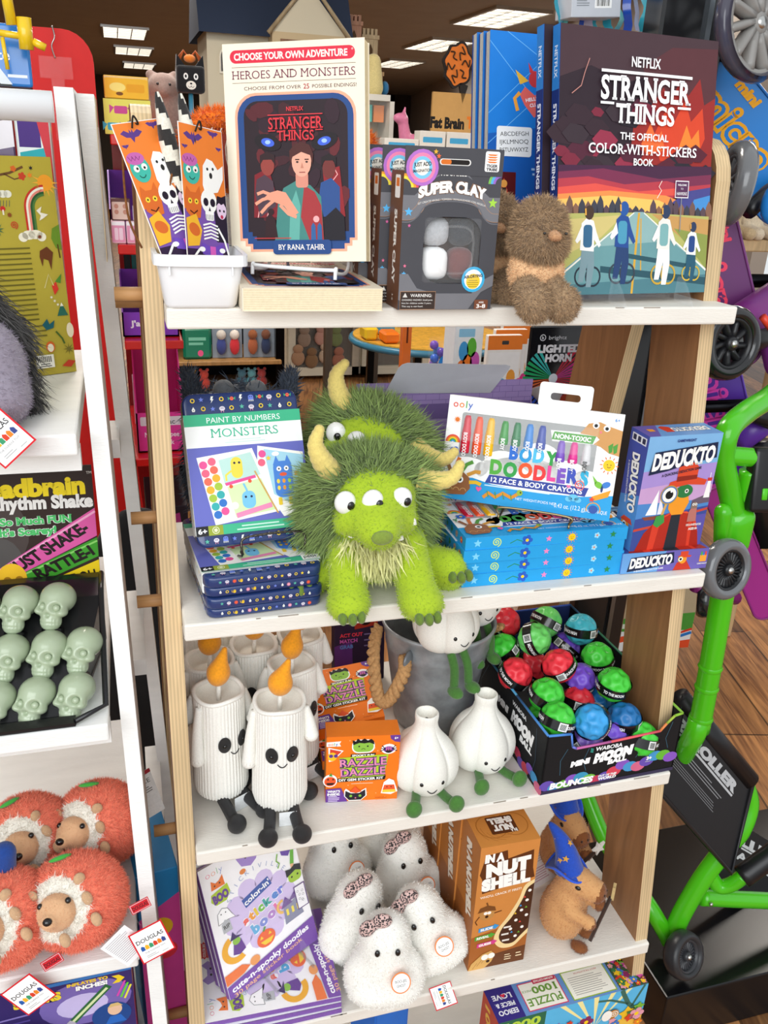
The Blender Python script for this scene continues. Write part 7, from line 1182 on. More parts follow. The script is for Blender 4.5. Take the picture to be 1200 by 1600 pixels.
h0 = hedgehog('round peach hedgehog plush in front on the white shelf, facing left', roll_((-.127, -.046, .599), 4, 42))
dup(h0, 'round peach hedgehog plush at the back right by the white leg', roll_((-.104, .068, .599), -14, 34)); dup(h0, 'round peach hedgehog plush at the back left with the largest pale face', roll_((-.184, .062, .599), 22, 38)); dup(h0, 'round peach hedgehog plush in the front left corner, half out of the photo', roll_((-.2, -.052, .599), 12, 42))
hang_tag('large white hang tag with a red border in front of the white leg', tilt(X((-.062, -.103, .600), 4, 8), 18)); hang_tag('white hang tag with a red border hanging below the white shelf edge at the bottom', tilt(X((-.180, -.104, .562), 0, 4), 34)); hang_tag('white hang tag with a red border at the left edge above the display card', tilt(X((-.140, -.055, 1.146), 0, 4), 42))
for p, a, l in (((-.073, -.083, .6645), 20, 'small red sewn label beside the front hedgehog plush, near the white leg'), ((-.164, -.092, .6185), 24, 'small red sewn label between the two front hedgehog plush toys')):
    t = thing('sewn_label', l, 'label', tilt(X(p, 0, 20), a), 'small red sewn labels of the hedgehogs'); m = MB(); m.add(box(0, .021, 0, .0006, -.011, 0), '#c8202c', 'felt', False); c = Cv(m, (0, 0, 0), (1, 0, 0), (0, 0, -1), .001); c.R(.8, .8, 20.2, 10.2, '#d8bfc0'); c.R(1.4, 1.4, 19.6, 9.6, '#c8202c'); c.T('DOUGLAS', 10.5, 5.6, 4, '#2a1216', w=16, b=.02, serif=.04); m.build('ribbon', t)
t = thing('paper_tag', 'plain white printed paper tag tucked behind the large red bordered tag', 'tag', tilt(X((-.078, -.098, .596), 4, 8), 40)); m = MB(); m.add(box(0, .034, 0, .0005, 0, .04), '#f2f1f2', 'paper', False); c = front(m, .034, .04, 34); c.lines(3, 4, 31, 14, 2.3, '#a9a7aa', h=.7); m.build('paper', t)
t = thing('plush_hat', 'dark blue felt plush piece with gold and green embroidery at the left edge', 'plush', X((-.196, -.02, .640), 20)); m = MB(); V, Q, C, W9 = blob([('c', (-.03, 0, -.04), (.0, -.005, .07), .03, .012)], .003, .01, ['#17408c']); m.add((V, Q), C, 'felt'); m.build('felt_body', t); m = MB(); [m.add(tube(spline([(-.02+.004*k, -.026-.001*k, .0+k*.009), (-.008, -.028, .012+k*.009), (.002, -.024, .004+k*.009)], 6), .0028, 7), ['#c8b43c', '#4fa83c'][k % 2], 'felt') for k in range(4)]; m.build('embroidery', t)
# things under the third white shelf
t = thing('glow_stick_box', 'purple glow stick box with a green light stick picture under the white shelf', 'box', X((-.25, -.052, .3005), 2)); m = MB(); w_, h_, d_ = .172, .236, .12; m.add(rbox(0, w_, 0, d_, 0, h_, .001, 1), '#4a3a78', 'print', False); c = front(m, w_, h_, 172)
c.R(0, 0, 172, 236, '#3a2c68'); c.E(120, 40, 50, '#7a68b0', 34); c.E(116, 44, 28, '#c8bce8', 18); c.R(58, 0, 172, 5, '#3f7ac0'); c.T('INFLATES TO', 124, 9, 4.4, '#f6cf2c', w=44, b=.05); c.T('INCHES!', 128, 16, 6, '#ffffff', w=34, b=.06, out=('#241a3c', .06)); c.P([(150, 9), (158, 9), (164, 15), (158, 21), (150, 21), (156, 15)], '#f0cf2c'); c.T('SABERS', 70, 20, 11, '#f0d83c', w=50, b=.07, out=('#241a3c', .06)); c.L([(100, 70), (146, 22)], 9, '#2f6a3c'); c.L([(104, 66), (144, 25)], 3.4, '#d9e6b0'); c.L([(84, 86), (104, 66)], 9, '#b9b2c4')
for k, col in enumerate(('#d84ab0', '#6cd03c', '#e8e04c')): c.L([(154+k*4, 42+k*3), (164+k*3, 20+k*4)], 2.4, col, False)
c.l += 1; c.E(146, 70, 22, '#22498c', 20); c.E(150, 62, 8, '#e8c0a0', 9); c.P([(142, 58), (146, 52), (154, 52), (159, 58), (150, 57)], '#d8b878'); c.P([(138, 84), (144, 72), (156, 72), (162, 84)], '#2c6ac0'); [c.L([(8, 40+k*8), (60, 38+k*9)], 2.4, ['#8a7ac0', '#5a4a98'][k % 2], False) for k in range(5)]; c.l += 1
c = Cv(m, (w_, 0, h_), (0, 1, 0), (0, 0, -1), .001); c.R(0, 0, 120, 236, '#d83a8c'); [c.E(20+k*14, 30+(k*37) % 120, 14, ['#f6cf2c', '#3fa0e0', '#e8503c', '#6cc03c'][k % 4], n=14, up=False) for k in range(8)]; c.l += 1; c.L([(4, 0), (4, 236)], 4, '#f6cf2c'); m.build('carton', t)
t = thing('toy_pack', 'bright blue and pink toy box standing behind the white leg at the bottom', 'box', X((-.068, .02, .3005), 8)); m = MB(); m.add(rbox(0, .05, 0, .11, 0, .30, .001, 1), '#2a8ac8', 'print', False); c = front(m, .05, .30, 50); c.P([(0, 70), (50, 40), (50, 300), (0, 300)], '#d84a9c'); c.E(24, 90, 16, '#f2c12c'); c.E(30, 130, 14, '#e83a4c'); c = right(m, .11, .30, 110, .05); c.P([(0, 60), (110, 80), (110, 300), (0, 300)], '#2f5fb0'); c.E(20, 90, 16, '#f2c12c'); m.build('carton', t)
t = thing('plush_animal', 'black sequinned plush partly visible at the bottom left corner', 'plush', X((-.205, -.085, .44), 0)); m = MB(); V, Q, C, W9 = blob([('e', (0, 0, 0), (.05, .03, .06)), ('e', (0, 0, -.08), (.06, .04, .06))], .004, .02, ['#1f2624']*2); m.add((V, Q), C, 'glitter'); m.build('body', t)
for k in range(3):
    m = MB(); m.add(rbox(-.026, .02, .03+k*.05, .07+k*.05, 0, .001, .0004, 1), '#f3f3f3', 'paper') if 0 else None
t = thing('care_tag', 'white care tag with small print hanging behind the white leg beside a dowel', 'tag', tilt(X((-.052, .04, .666), 20, 8), 12)); m = MB(); m.add(box(0, .026, 0, .0006, 0, .062), '#eeeeec', 'paper', False); c = front(m, .026, .062, 26); c.T('CE', 17, 14, 6, '#333333', b=.0); c.lines(5, 22, 22, 3, 3, '#777777'); c.P([(0, 0), (26, 0), (26, 5), (0, 7)], '#a8303a'); m.build('paper', t)
# ------------------------------------------------------------------ red shop rack behind
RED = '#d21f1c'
rk = thing('display_rack', 'red metal shop rack with five shelves behind the white ladder shelf', 'rack', X((0, 0, 0))); m = MB()
o = [(-.165, 0), (-.02, 0), (-.025, .66), (-.043, .914), (-.052, 1.087), (-.057, 1.265), (-.059, 1.49)]+[(-.109+.05*cos(radians(a)), 1.53+.05*sin(radians(a))) for a in range(0, 91, 15)]+[(-.165, 1.58)]
m.add(prism(o, .02), RED, 'print', False, X((0, 1.0, 0))); m.build('end_panel', rk)
for z in (1.415, 1.22, 1.035, .785, .5): m = MB(); m.add(rbox(-.04, .075, 1.0, 1.42, z-.018, z, .002, 1), RED, 'painted_metal', False); m.build('shelf', rk)
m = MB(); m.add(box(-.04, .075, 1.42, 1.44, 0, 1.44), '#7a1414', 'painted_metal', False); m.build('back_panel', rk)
def pk(name, label, cat, x0, x1, y, z0, z1, d, col, group=None, yaw=0, lean=0, art=None, mt='print', part='carton', r=.0015):
    """a small carton, pouch or pack built in the shop's own axes"""
    t = thing(name, label, cat, X((x0, y, z0), yaw, lean), group); m = MB(); w_, h_ = x1-x0, z1-z0; m.add(rbox(0, w_, 0, d, 0, h_, r, 1), col, mt, False)
    if art: art(front(m, w_, h_, 100, H=100))
    m.build(part, t); return t
def a_yellow(c): c.R(2, 10, 98, 96, '#f0b52c', 6); c.E(30, 50, 18, '#f7dc7a', 20); c.R(50, 34, 90, 70, '#e8a01c', 5); c.E(34, 78, 8, '#7a4a1c')
def a_candy(c):
    c.R(0, 0, 100, 100, '#e6dc62'); [(c.R(x-14, y-11, x+14, y+11, col, 4, False), c.P([(x-14, y-6), (x-24, y-14), (x-24, y+12)], col, False), c.P([(x+14, y-6), (x+24, y-14), (x+24, y+12)], col, False)) for x, y, col in ((36, 30, '#c84a8c'), (20, 78, '#3fa8c0'), (56, 78, '#6a4a9c'))]; c.l += 1; c.E(82, 36, 12, '#2c4a9c'); c.T('?', 82, 36, 14, '#ffffff', b=.06)
G1 = 'small packs on the red rack'
pk('sweet_pack', 'yellow sweet pack lying on top of the red rack', 'pack', -.045, .035, 1.04, 1.4765, 1.515, .1, '#d9a93c', G1, art=a_yellow, mt='gloss'); pk('sweet_box', 'pale yellow sweet box with candies and a blue question mark', 'box', -.048, .036, 1.03, 1.4155, 1.4755, .12, '#e0d65c', G1, art=a_candy)
def a_dots(c): c.R(6, 14, 94, 94, '#e3c6b6', 5); [c.E(28+k % 2*44, 34+k//2*26, 11, '#c8907c') for k in range(4)]
def a_pair(c): c.R(4, 20, 96, 94, '#e89ab8', 5); c.R(22, 30, 48, 84, '#f7d8e4', 6); c.R(54, 30, 82, 84, '#f7d8e4', 6); c.R(4, 4, 96, 18, '#fbf7f8')
pk('toy_pack', 'brown blister pack with dots on the second shelf of the red rack', 'pack', -.048, -.012, 1.03, 1.262, 1.302, .03, '#6a4a46', G1, art=a_dots); pk('toy_pack', 'pink and white pack at the left of the red rack, under the dotted pack', 'pack', -.050, -.024, 1.02, 1.2205, 1.262, .04, '#f2d3dc', G1, art=a_pair); pk('toy_pack', 'pink and white pack in the middle of the second red rack shelf', 'pack', -.022, .006, 1.02, 1.2205, 1.262, .04, '#f2d3dc', G1, art=a_pair); pk('toy_pack', 'white and lilac pack at the right of the second red rack shelf', 'pack', -.008, .03, 1.03, 1.2625, 1.29, .03, '#d8d0e8', G1, art=lambda c: c.R(4, 60, 96, 96, '#8a6cc0'))
def tray_disp(label, x0, x1, z0, z1, col, art=None, y=1.04, d=.2):
    t = thing('display_box', label, 'display box', X((x0, y, z0))); m = MB(); w_, h_ = x1-x0, z1-z0
    for x in (0, w_-.003): v = [(x+a, yy, z) for a in (0, .003) for yy, z in ((0, 0), (d, 0), (d, h_), (d*.7, h_), (0, h_*.45))]; m.add((v, [tuple(range(5)), tuple(range(9, 4, -1))]+[(k, k+5, (k+1) % 5+5, (k+1) % 5) for k in range(5)]), col, 'print', False)
    m.add(box(0, w_, 0, .003, 0, h_*.45), col, 'print', False); m.add(box(0, w_, d-.003, d, 0, h_), col, 'print', False); m.add(box(0, w_, 0, d, 0, .003), col, 'print', False)
    if art: art(Cv(m, (0, 0, h_*.45), (1, 0, 0), (0, 0, -1), w_/100, h_*.45/40))
    m.build('carton', t); return t
tray_disp('purple open display box on the second shelf of the red rack', -.052, .07, 1.2205, 1.345, '#7b3fae', y=1.12); tray_disp('purple display box with white lettering on the third shelf of the red rack', -.042, .07, 1.0355, 1.145, '#8440b8', lambda c: c.T("J'adore", 40, 18, 9, '#f4eef8', w=52, b=.04)); 
def a_sticky(c): c.R(8, 4, 96, 13, '#e9dfe6', 2); c.T('StickyTac', 50, 9, 5, '#6a6a70', w=60, b=.02); c.T('Nah- just pee', 52, 22, 5, '#f8e4f0', w=72, b=.02); c.T('and stick', 52, 30, 5, '#f8e4f0', w=50, b=.02); c.E(30, 36, 4, '#b0408c')
tray_disp('hot pink display box with a grey label on the fourth shelf of the red rack', -.028, .072, .7855, .98, '#e8409c', a_sticky)
for k, (x, col, l) in enumerate(((-.03, '#1f2a2c', 'black'), (-.014, '#2f6f6a', 'teal'), (.002, '#23303a', 'dark blue'), (.018, '#b8322c', 'red'))): pk('book', '%s book spine standing at the back of the third red rack shelf' % l, 'book', x, x+.014, 1.25, 1.036, 1.19-.01*k, .12, col, 'books on the third red rack shelf')
for k, (x, z, col, l) in enumerate(((-.004, 1.0357, '#d8b93c', 'yellow carton left of the purple lettered box'), (-.03, .7857, '#e8b0c8', 'pale pink carton behind the hot pink display at left'), (.02, .7857, '#d82c3a', 'red carton behind the hot pink display on the red rack'))): pk('carton', l, 'box', x, x+.03, (1.2, 1.25, 1.3)[k], z, z+.09+.012*k, .08, col, G1)
pk('carton', 'dark carton with pink print on the lowest visible red rack shelf', 'box', -.02, .07, 1.03, .5003, .66, .2, '#2c2028', art=lambda c: (c.P([(20, 20), (80, 10), (90, 60), (30, 70)], '#b0387c'), c.E(50, 40, 14, '#e07aa8')))
# blue kite pack, hook strip and yellow frame above
t = thing('kite_pack', 'bright blue packet with white lettering hanging at the top left corner', 'pack', X((-.26, .32, 1.455), 3, 4)); m = MB(); m.add(rbox(0, .145, 0, .012, 0, .062, .003, 2), '#1f74c4', 'gloss', False); c = front(m, .145, .062, 145); c.T('AND', 111, 22, 3, '#bfe0f6', w=8); c.T('kite', 112, 31, 10, '#f2f8fc', w=24, b=.02); c.P([(60, 62), (66, 40), (98, 36), (124, 62)], '#3a3f3c'); c.P([(96, 40), (108, 38), (124, 60), (112, 60)], '#dfe6ea'); c.P([(70, 60), (76, 44), (96, 46), (100, 62)], '#8a6a5c'); c.R(120, 50, 140, 53, '#e8eef2'); m.build('packet', t)
t = thing('hang_strip', 'clear plastic hanging strip in front of the rounded red panel', 'hang strip', X((-.150, .985, 1.40))); m = MB(); m.add(rbox(.0, .055, 0, .0015, .10, .135, .004, 2), '#f6dcdc', 'film', False); m.add(rbox(.018, .040, 0, .0015, 0, .10, .003, 2), '#f6dcdc', 'film', False); m.build('strip', t); m = MB(); m.add(tube(spline([(.028, -.002, .132), (.024, -.004, .15), (.030, -.004, .165), (.027, .004, .182)], 6), .0013, 6), '#b8b4b0', 'metal'); m.build('hook', t)
t = thing('tube_frame', 'yellow tube frame at the top left corner of the photo', 'frame', X((-.142, .30, 1.49))); m = MB(); m.add(tube([(0, 0, .014), (.026, 0, .012)], .0035, 10), '#e8c01c', 'painted_metal'); m.add(tube([(.026, 0, 0), (.026, 0, .03)], .0075, 14), '#e8c01c', 'painted_metal'); m.add(tube([(.0135, 0, .022), (.009, .0, .08)], .0055, 12), '#e8c01c', 'painted_metal'); m.add(tube([(.003, 0, .01), (.005, 0, -.02)], .0022, 8), '#e8c01c', 'painted_metal'); m.add(tube([(.033, 0, .008), (.045, 0, .003)], .004, 10), '#e8c01c', 'painted_metal'); m.build('tube', t)
# ------------------------------------------------------------------ the shop behind
def bpk(name, label, cat, r, Y, d, col, group=None, art=None, mt='print', z0=None, yaw=0, lean=0, part='carton', rd=.002):
    a = at(r[0], r[3], 'y', Y); b = at(r[2], r[1], 'y', Y); return pk(name, label, cat, a[0], b[0], Y, a[2] if z0 is None else z0, b[2], d, col, group, yaw, lean, art, mt, part, rd)
# low dark shelf unit seen under the top shelf
zb = at(350, 563, 'y', 2.6)[2]; zc = zb-.13; du = thing('shelf_unit', 'dark shelf unit with wooden boards in the background under the top shelf', 'shelf unit', X((0, 0, 0)))
for x in (.10, .53): m = MB(); m.add(rbox(x, x+.035, 2.6, 2.9, 0, 1.25, .003, 1), '#1c1a1b', 'metal', False); m.build('post', du)
for z in (zb, zc, .25, 1.22): m = MB(); m.add(rbox(.12, .55, 2.58, 2.9, z-.016, z, .002, 1), '#a87c48', 'wood', False); m.build('board', du)
m = MB(); m.add(box(.1, .56, 2.9, 2.91, 0, 1.25), '#23242a', 'metal', False); m.build('back_panel', du)
G2 = 'toys on the dark background shelf'
bpk('pouch', 'green stand up pouch on the dark background shelf', 'pouch', (287, 512, 330, 561), 2.62, .05, '#1f7a5c', G2, lambda c: (c.R(20, 30, 80, 40, '#7cc4a8'), c.R(20, 46, 70, 54, '#7cc4a8'), c.E(60, 80, 10, '#e85a8c')), 'gloss', zb, rd=.01)
for k, (r, cs, l) in enumerate((((332, 512, 378, 560), ('#3f4a8c', '#d8303a'), 'left'), ((381, 512, 430, 560), ('#b0603c', '#2c3a5c'), 'right'))):
    t = bpk('toy_pack', 'clear pack with two small figures, %s one on the dark background shelf' % l, 'pack', r, 2.64, .006, '#8d98a4', G2, None, 'gloss', zb)
    for q, col in enumerate(cs): m = MB(); m.add(ell((.035+q*.052, -.012, .05), (.02, .012, .035), 14), col, 'felt'); m.add(ell((.035+q*.052, -.014, .095), (.019, .014, .02), 14), ['#d8cfc4', '#f0e4d8', '#9c5a34', '#7a4a34'][k*2+q], 'felt'); m.build('figure', t)
for k, (x, col, l) in enumerate(((.16, '#d82c44', 'red'), (.2, '#f2c12c', 'yellow'), (.25, '#e85a4c', 'coral'), (.40, '#5c8a9c', 'grey blue'), (.44, '#7ac0c8', 'pale teal'), (.48, '#c8504c', 'brick red'))):
    t = thing('plush_toy', 'small %s plush toy on the lower dark background shelf' % l, 'plush', X((x, 2.66, zc)), G2); m = MB(); m.add(ell((0, 0, .026), (.024, .02, .026), 14), col, 'plush'); m.add(ell((0, -.008, .062), (.018, .016, .018), 14), col, 'plush'); [m.add(ell((s*.013, -.004, .08), .007, 10), col, 'plush') for s in (-1, 1)]; m.build('body', t)
# cream glass cabinet far behind
cb = thing('glass_cabinet', 'cream cabinet with glass doors and plush toys inside, far behind the green monsters', 'cabinet', X((.95, 4.7, 0))); m = MB(); CRM = '#d9d2bd'; m.add(box(0, .98, .02, .5, .03, .9), CRM, 'white_paint', False); m.build('body', cb)
for x in (.01, .5):
    d_ = MB()
    for b in ((x, x+.045, .03, .88), (x+.425, x+.47, .03, .88), (x, x+.47, .03, .085), (x, x+.47, .83, .88)): d_.add(box(b[0], b[1], -.01, .02, b[2], b[3]), CRM, 'white_paint', False)
    d_.add(box(x+.045, x+.425, .017, .0195, .085, .83), '#5c5548', 'wood', False); o_ = d_.build('door', cb); g_ = MB(); g_.add(box(x+.045, x+.425, -.003, .001, .085, .83), '#ffffff', 'film', False); p_ = g_.build('glass_pane', cb); p_.parent = o_
for k, (x, z, col, l) in enumerate(((1.02, .12, '#b08a6c', 'tan'), (1.11, .1, '#8a6a4c', 'dark brown'), (1.2, .13, '#cbb49c', 'cream'), (1.29, .1, '#a8705c', 'reddish brown'), (1.06, .24, '#9c8878', 'grey brown'), (1.17, .25, '#c89a8c', 'pink'), (1.27, .24, '#7c8a5c', 'green'))):
    t = thing('plush_toy', '%s plush toy inside the cream glass cabinet' % l, 'plush', X((x, 4.685, z)), 'plush toys in the glass cabinet'); m = MB(); m.add(ell((0, 0, .03), (.045, .012, .05), 12), col, 'plush'); m.add(ell((0, -.002, .09), (.035, .012, .03), 12), col, 'plush'); m.build('body', t)
# play table, jar, packs
t = thing('play_table', 'yellow topped play table with a blue rim and black legs in the background', 'table', X((.78, 2.2, 0))); m = MB(); n = 40; m.add(prism([(.28+.30*cos(2*pi*k/n), .26*sin(2*pi*k/n)+.05) for k in range(n)], .03, 'xy'), '#e0a93c', 'wood', False, X((0, 0, .755))); m.add(tube([(.28+.303*cos(2*pi*k/n), .05+.263*sin(2*pi*k/n), .768) for k in range(n)], .013, 8, closed=True), '#3f7f9c', 'plastic'); m.build('table_top', t)
for x, y in ((.02, 0), (.16, -.12), (.4, -.12), (.5, .1)): m = MB(); m.add(rbox(x, x+.025, y, y+.025, 0, .755, .002, 1), '#1d1c1c', 'metal', False); m.build('leg', t)
for r, col, l, Y in (((570, 512, 592, 528), '#f0c52c', 'yellow block toy at the left of the play table', 2.16), ((600, 520, 626, 541), '#f07a1f', 'orange toy on the play table', 2.1), ((592, 508, 618, 524), '#4a9ac0', 'blue and green toy on the play table behind the orange one', 2.24)): t = bpk('toy_block', l, 'toy', r, Y, .08, col, 'toys on the play table', None, 'plastic', .787, rd=.008)
t = bpk('pegboard_post', 'orange slotted display post in the background beside the play table', 'post', (627, 480, 646, 575), 1.7, .03, '#e8742c', None, lambda c: [c.R(40, 6+k*12, 60, 11+k*12, '#6a2c10') for k in range(8)], 'painted_metal', 0)
gz = at(700, 592, 'y', 1.35)[2]; t = thing('side_table', 'low grey display table in the background holding boxes of sensory toys', 'table', X((.74, 1.12, 0))); m = MB(); m.add(rbox(0, .34, 0, .42, gz-.03, gz, .004, 1), '#8a8680', 'wood', False); m.build('table_top', t)
for x, y in ((.01, .01), (.3, .01), (.01, .38), (.3, .38)): m = MB(); m.add(rbox(x, x+.03, y, y+.03, 0, gz-.03, .002, 1), '#6a6660', 'wood', False); m.build('leg', t)
t = thing('toy_jar', 'clear jar of blue and purple toys with a smiling blue face label', 'jar', X((.795, 1.42, gz))); m = MB(); m.add(lathe([(.0, 0), (.038, 0), (.040, .004), (.040, .09), (.036, .095)], 28), '#ffffff', 'film'); m.build('jar_body', t); m = MB(); rr = random.Random(2); [m.add(ell((.024*cos(k*2.4), .024*sin(k*2.4), .014+.011*k*.62), .013, 10), ['#2c6ad8', '#7a4ac0', '#4a90e0', '#5c3ab0'][k % 4], 'plastic') for k in range(11)]; m.build('toys', t)
m = MB(); c = Cv(m, (-.03, -.0405, .068), (1, 0, 0), (0, 0, -1), .001); c.E(28, 32, 23, '#2a8ad8', n=24); c.E(20, 26, 3, '#123a6a', n=10, up=False); c.E(36, 26, 3, '#123a6a', n=10); c.A(28, 32, 11, 14, 20, 160, '#123a6a'); m.build('smile_label', t)
def a_balls(c): [c.E(x, y, 17, col, n=14, up=False) for x, y, col in ((34, 44, '#3f9ad8'), (62, 38, '#5cb43c'), (50, 66, '#f0802c'), (76, 62, '#c85ab8'), (30, 76, '#f0803c'), (70, 84, '#e8c82c'))]; c.l += 1; c.R(14, 6, 70, 20, '#8cc4e4', 2)
bpk('toy_box', 'white toy box with a cluster of coloured balls on its front', 'box', (706, 508, 757, 590), 1.3, .08, '#e9eef2', 'sensory toys on the background table', a_balls, z0=gz)
def a_orange(c): c.R(0, 0, 100, 22, '#f0812c'); c.R(40, 8, 60, 14, '#3a3a3a', 2); c.R(6, 26, 94, 96, '#f7f5f2'); [c.E(26+k*24, 66+(k % 2)*14, 13, col, n=12) for k, col in enumerate(('#e83a8c', '#3fb0d8', '#f0a03c', '#e83a8c'))]
for k in range(3): bpk('toy_card', 'orange topped hanging toy card, %s of three beside the lighted horn pack' % ['nearest', 'middle', 'farthest'][k], 'card', (766+k*11-8, 524-k*9, 818+k*8, 590-k*3), 1.14+.04*k, .02, '#f4efe8', 'sensory toys on the background table', a_orange, z0=gz)
pk('toy_pack', 'slim brown blister pack between the toy cards and the lighted horn pack', 'pack', .80, .835, .98, gz, 1.01, .04, '#5a4636', 'sensory toys on the background table') if 0 else None
t = thing('horn_pack', 'black bike horn pack with a coloured starburst and a grey horn behind the shelf', 'pack', X((.652, .60, .93), 2, 0)); m = MB(); w_, h_ = .118, .205; m.add(rbox(0, w_, 0, .006, 0, h_, .003, 1), '#15161b', 'gloss', False); c = front(m, w_, h_, 118)
bx, by = 56, 96; [c.P([(bx, by), (bx+62*cos(2*pi*k/40), by+62*sin(2*pi*k/40)), (bx+62*cos(2*pi*(k+.62)/40), by+62*sin(2*pi*(k+.62)/40))], ['#2ab06c', '#3fc0b8', '#2a7ad8', '#d8304c', '#e83a9c', '#8a3ad8', '#2a50c8', '#e8703c'][(k//4+3) % 8], False) for k in range(40) if by+62*sin(2*pi*(k+.3)/40) > 40]; c.l += 1; c.E(bx, by, 9, '#f4f8ff'); c.R(0, 160, 118, 205, '#15161b'); c.E(26, 21, 6, '#e8eaee'); c.E(26, 21, 4.6, '#15161b'); c.T('b', 26, 21, 5, '#e8eaee', b=.04); c.T('brightz', 56, 21, 7, '#e8eaee', w=36, b=.0); c.T('LIGHTED', 62, 41, 13, '#f2f3f6', w=88, b=.06); c.T('HORN', 62, 58, 13, '#f2f3f6', w=54, b=.06); c.E(100, 148, 15, '#e8eaee'); c.E(100, 148, 14, '#15161b'); c.T('TRY', 100, 144, 7, '#f2f3f6', b=.05); c.T('ME!', 100, 153, 7, '#f2f3f6', b=.05); c.P([(70, 140), (90, 118), (98, 140), (80, 156)], '#c8482c'); m.build('backing_card', t)
m = MB(); m.add(lathe([(.012, -.03), (.013, 0), (.016, .02), (.024, .038), (.0335, .046), (.036, .0475), (.034, .045), (.022, .03), (.012, .01), (.0005, .005)], 36), '#b9bcc2', 'plastic', True, X((.045, -.028, .05), 0, 30)); m.build('horn', t)
rk2 = MB(); rk2.add(rbox(.66, .80, .585, .625, .90, .9295, .002, 1), '#202022', 'metal', False); tag(rk2.build('display_ledge'), 'small dark ledge under the lighted horn pack behind the shelf', 'ledge')
# dolls house, castle, counter, sign
t = thing('dolls_house', 'cream dolls house with a navy roof behind the cream novel', 'dolls house', X((.43, 4.0, 1.2))); m = MB(); m.add(box(0, .68, 0, .5, 0, .72), '#d8d0b8', 'wall_paint', False); m.add(([(.3, -.12, .72), (.66, -.12, .72), (.48, -.12, .92), (.3, .1, .72), (.66, .1, .72), (.48, .1, .92)], [(0, 1, 2), (3, 5, 4), (0, 2, 5, 3), (1, 4, 5, 2)]), '#d8d0b8', 'wall_paint', False); m.add(box(.30, .66, -.12, 0, 0, .72), '#cdb994', 'wall_paint', False); m.add(box(.34, .62, -.125, -.119, .44, .69), '#8a6248', 'wood', False); m.build('walls', t)
m = MB(); v = [(-.04, -.06, .70), (.72, -.06, .70), (.72, .25, 1.15), (-.04, .25, 1.15), (-.04, .56, .70), (.72, .56, .70)]; m.add((v, [(0, 1, 2, 3), (3, 2, 5, 4), (0, 3, 4), (1, 5, 2)]), '#2b3850', 'matte', False); m.add(tube([(.28, -.13, .71), (.48, -.13, .945), (.68, -.13, .71)], .012, 6), '#b9a684', 'wood'); m.build('roof', t)
for x in (.10, .235):
    m = MB(); pts = [(x-.042, .53), (x+.042, .53), (x+.042, .6)]+[(x+.042*cos(radians(a)), .6+.05*sin(radians(a))) for a in range(15, 166, 15)]+[(x-.042, .6)]; m.add(prism(pts, .01), '#f0ead8', 'white_paint', False, X((0, -.008, 0))); pts2 = [((px_-x)*.82+x, (pz-.53)*.86+.54) for px_, pz in pts]; m.add(prism(pts2, .012), '#3f3b38', 'gloss', False, X((0, -.012, 0))); m.add(box(x-.003, x+.003, -.014, -.012, .54, .65), '#f0ead8', 'white_paint', False); m.build('window', t)
m = MB(); c = Cv(m, (.0, -.06, .92), (1, 0, 0), (0, .56, -.83), .001); c.P([(190, -40)]+[(190+60*cos(radians(a)), 20-50*sin(radians(a))) for a in range(0, 181, 20)], '#1d2536'); [c.L([(190, 20), (190+52*cos(radians(a)), 20-44*sin(radians(a)))], 5, '#6a7080', False) for a in (30, 60, 90, 120, 150)]; m.build('dormer_window', t)
st = thing('display_table', 'brown table under the dolls house, mostly hidden by the novel', 'table', X((.38, 3.8, 0))); m = MB(); m.add(box(0, 1.14, 0, .8, 1.0, 1.198), '#4a3f34', 'wood', False); m.build('table_top', st)
for x in (0, 1.09): m = MB(); m.add(box(x, x+.05, .74, .79, 0, 1.0), '#4a3f34', 'wood', False); m.build('leg', st)
t = thing('toy_castle', 'wooden toy castle with three battlement towers behind the cream novel', 'toy castle', X((1.14, 4.42, 1.2)))
for x, h, col in ((.0, .82, '#c4ae88'), (.085, .86, '#c08e72'), (.18, .80, '#c4ae88'), (.10, .62, '#b9976a')):
    w_ = .09 if col != '#b9976a' else .20; y = 0 if w_ < .1 else -.02; m = MB(); m.add(box(x, x+w_-.004, y, y+.1, 0, h), col, 'wood', False); k_ = 4 if w_ < .1 else 6
    for k in range(k_): m.add(box(x+k*w_/k_-.002, x+(k+.55)*w_/k_, y-.006, y+.106, h, h+.03), col, 'wood', False)
    m.add(box(x-.006, x+w_+.002, y-.007, y+.107, h-.02, h), col, 'wood', False); m.add(prism([(x+w_*.36, h-.11), (x+w_*.62, h-.11), (x+w_*.62, h-.07), (x+w_*.49, h-.045), (x+w_*.36, h-.07)], .01), '#5c4226', 'matte', False, X((0, y-.006, 0))) if w_ < .1 else m.add(box(x+.02, x+.17, y-.004, y, h-.26, h-.06), '#3d4a38', 'matte', False); m.build('tower', t)
ct = thing('shop_counter', 'brown shop counter in the background to the left of the clay boxes', 'counter', X((.93, 3.0, 0))); m = MB(); m.add(rbox(0, .85, 0, .6, .98, 1.40, .005, 1), '#7a6a58', 'wood', False); m.build('body', ct)
for x, y in ((.80, .02), (.80, .54), (.01, .54)): m = MB(); m.add(rbox(x, x+.04, y, y+.04, 0, .98, .003, 1), '#5c4f42', 'wood', False); m.build('leg', ct)
t = thing('display_cabinet', 'white framed glass display cabinet with bright toys on the background counter', 'cabinet', X((.95, 3.25, 1.4005))); m = MB()
for b in ((0, .02, 0, .24), (.20, .22, 0, .24), (0, .22, .215, .24), (0, .22, 0, .02)): m.add(box(b[0], b[1], 0, .2, b[2], b[3]), '#dcd9cf', 'white_paint', False)
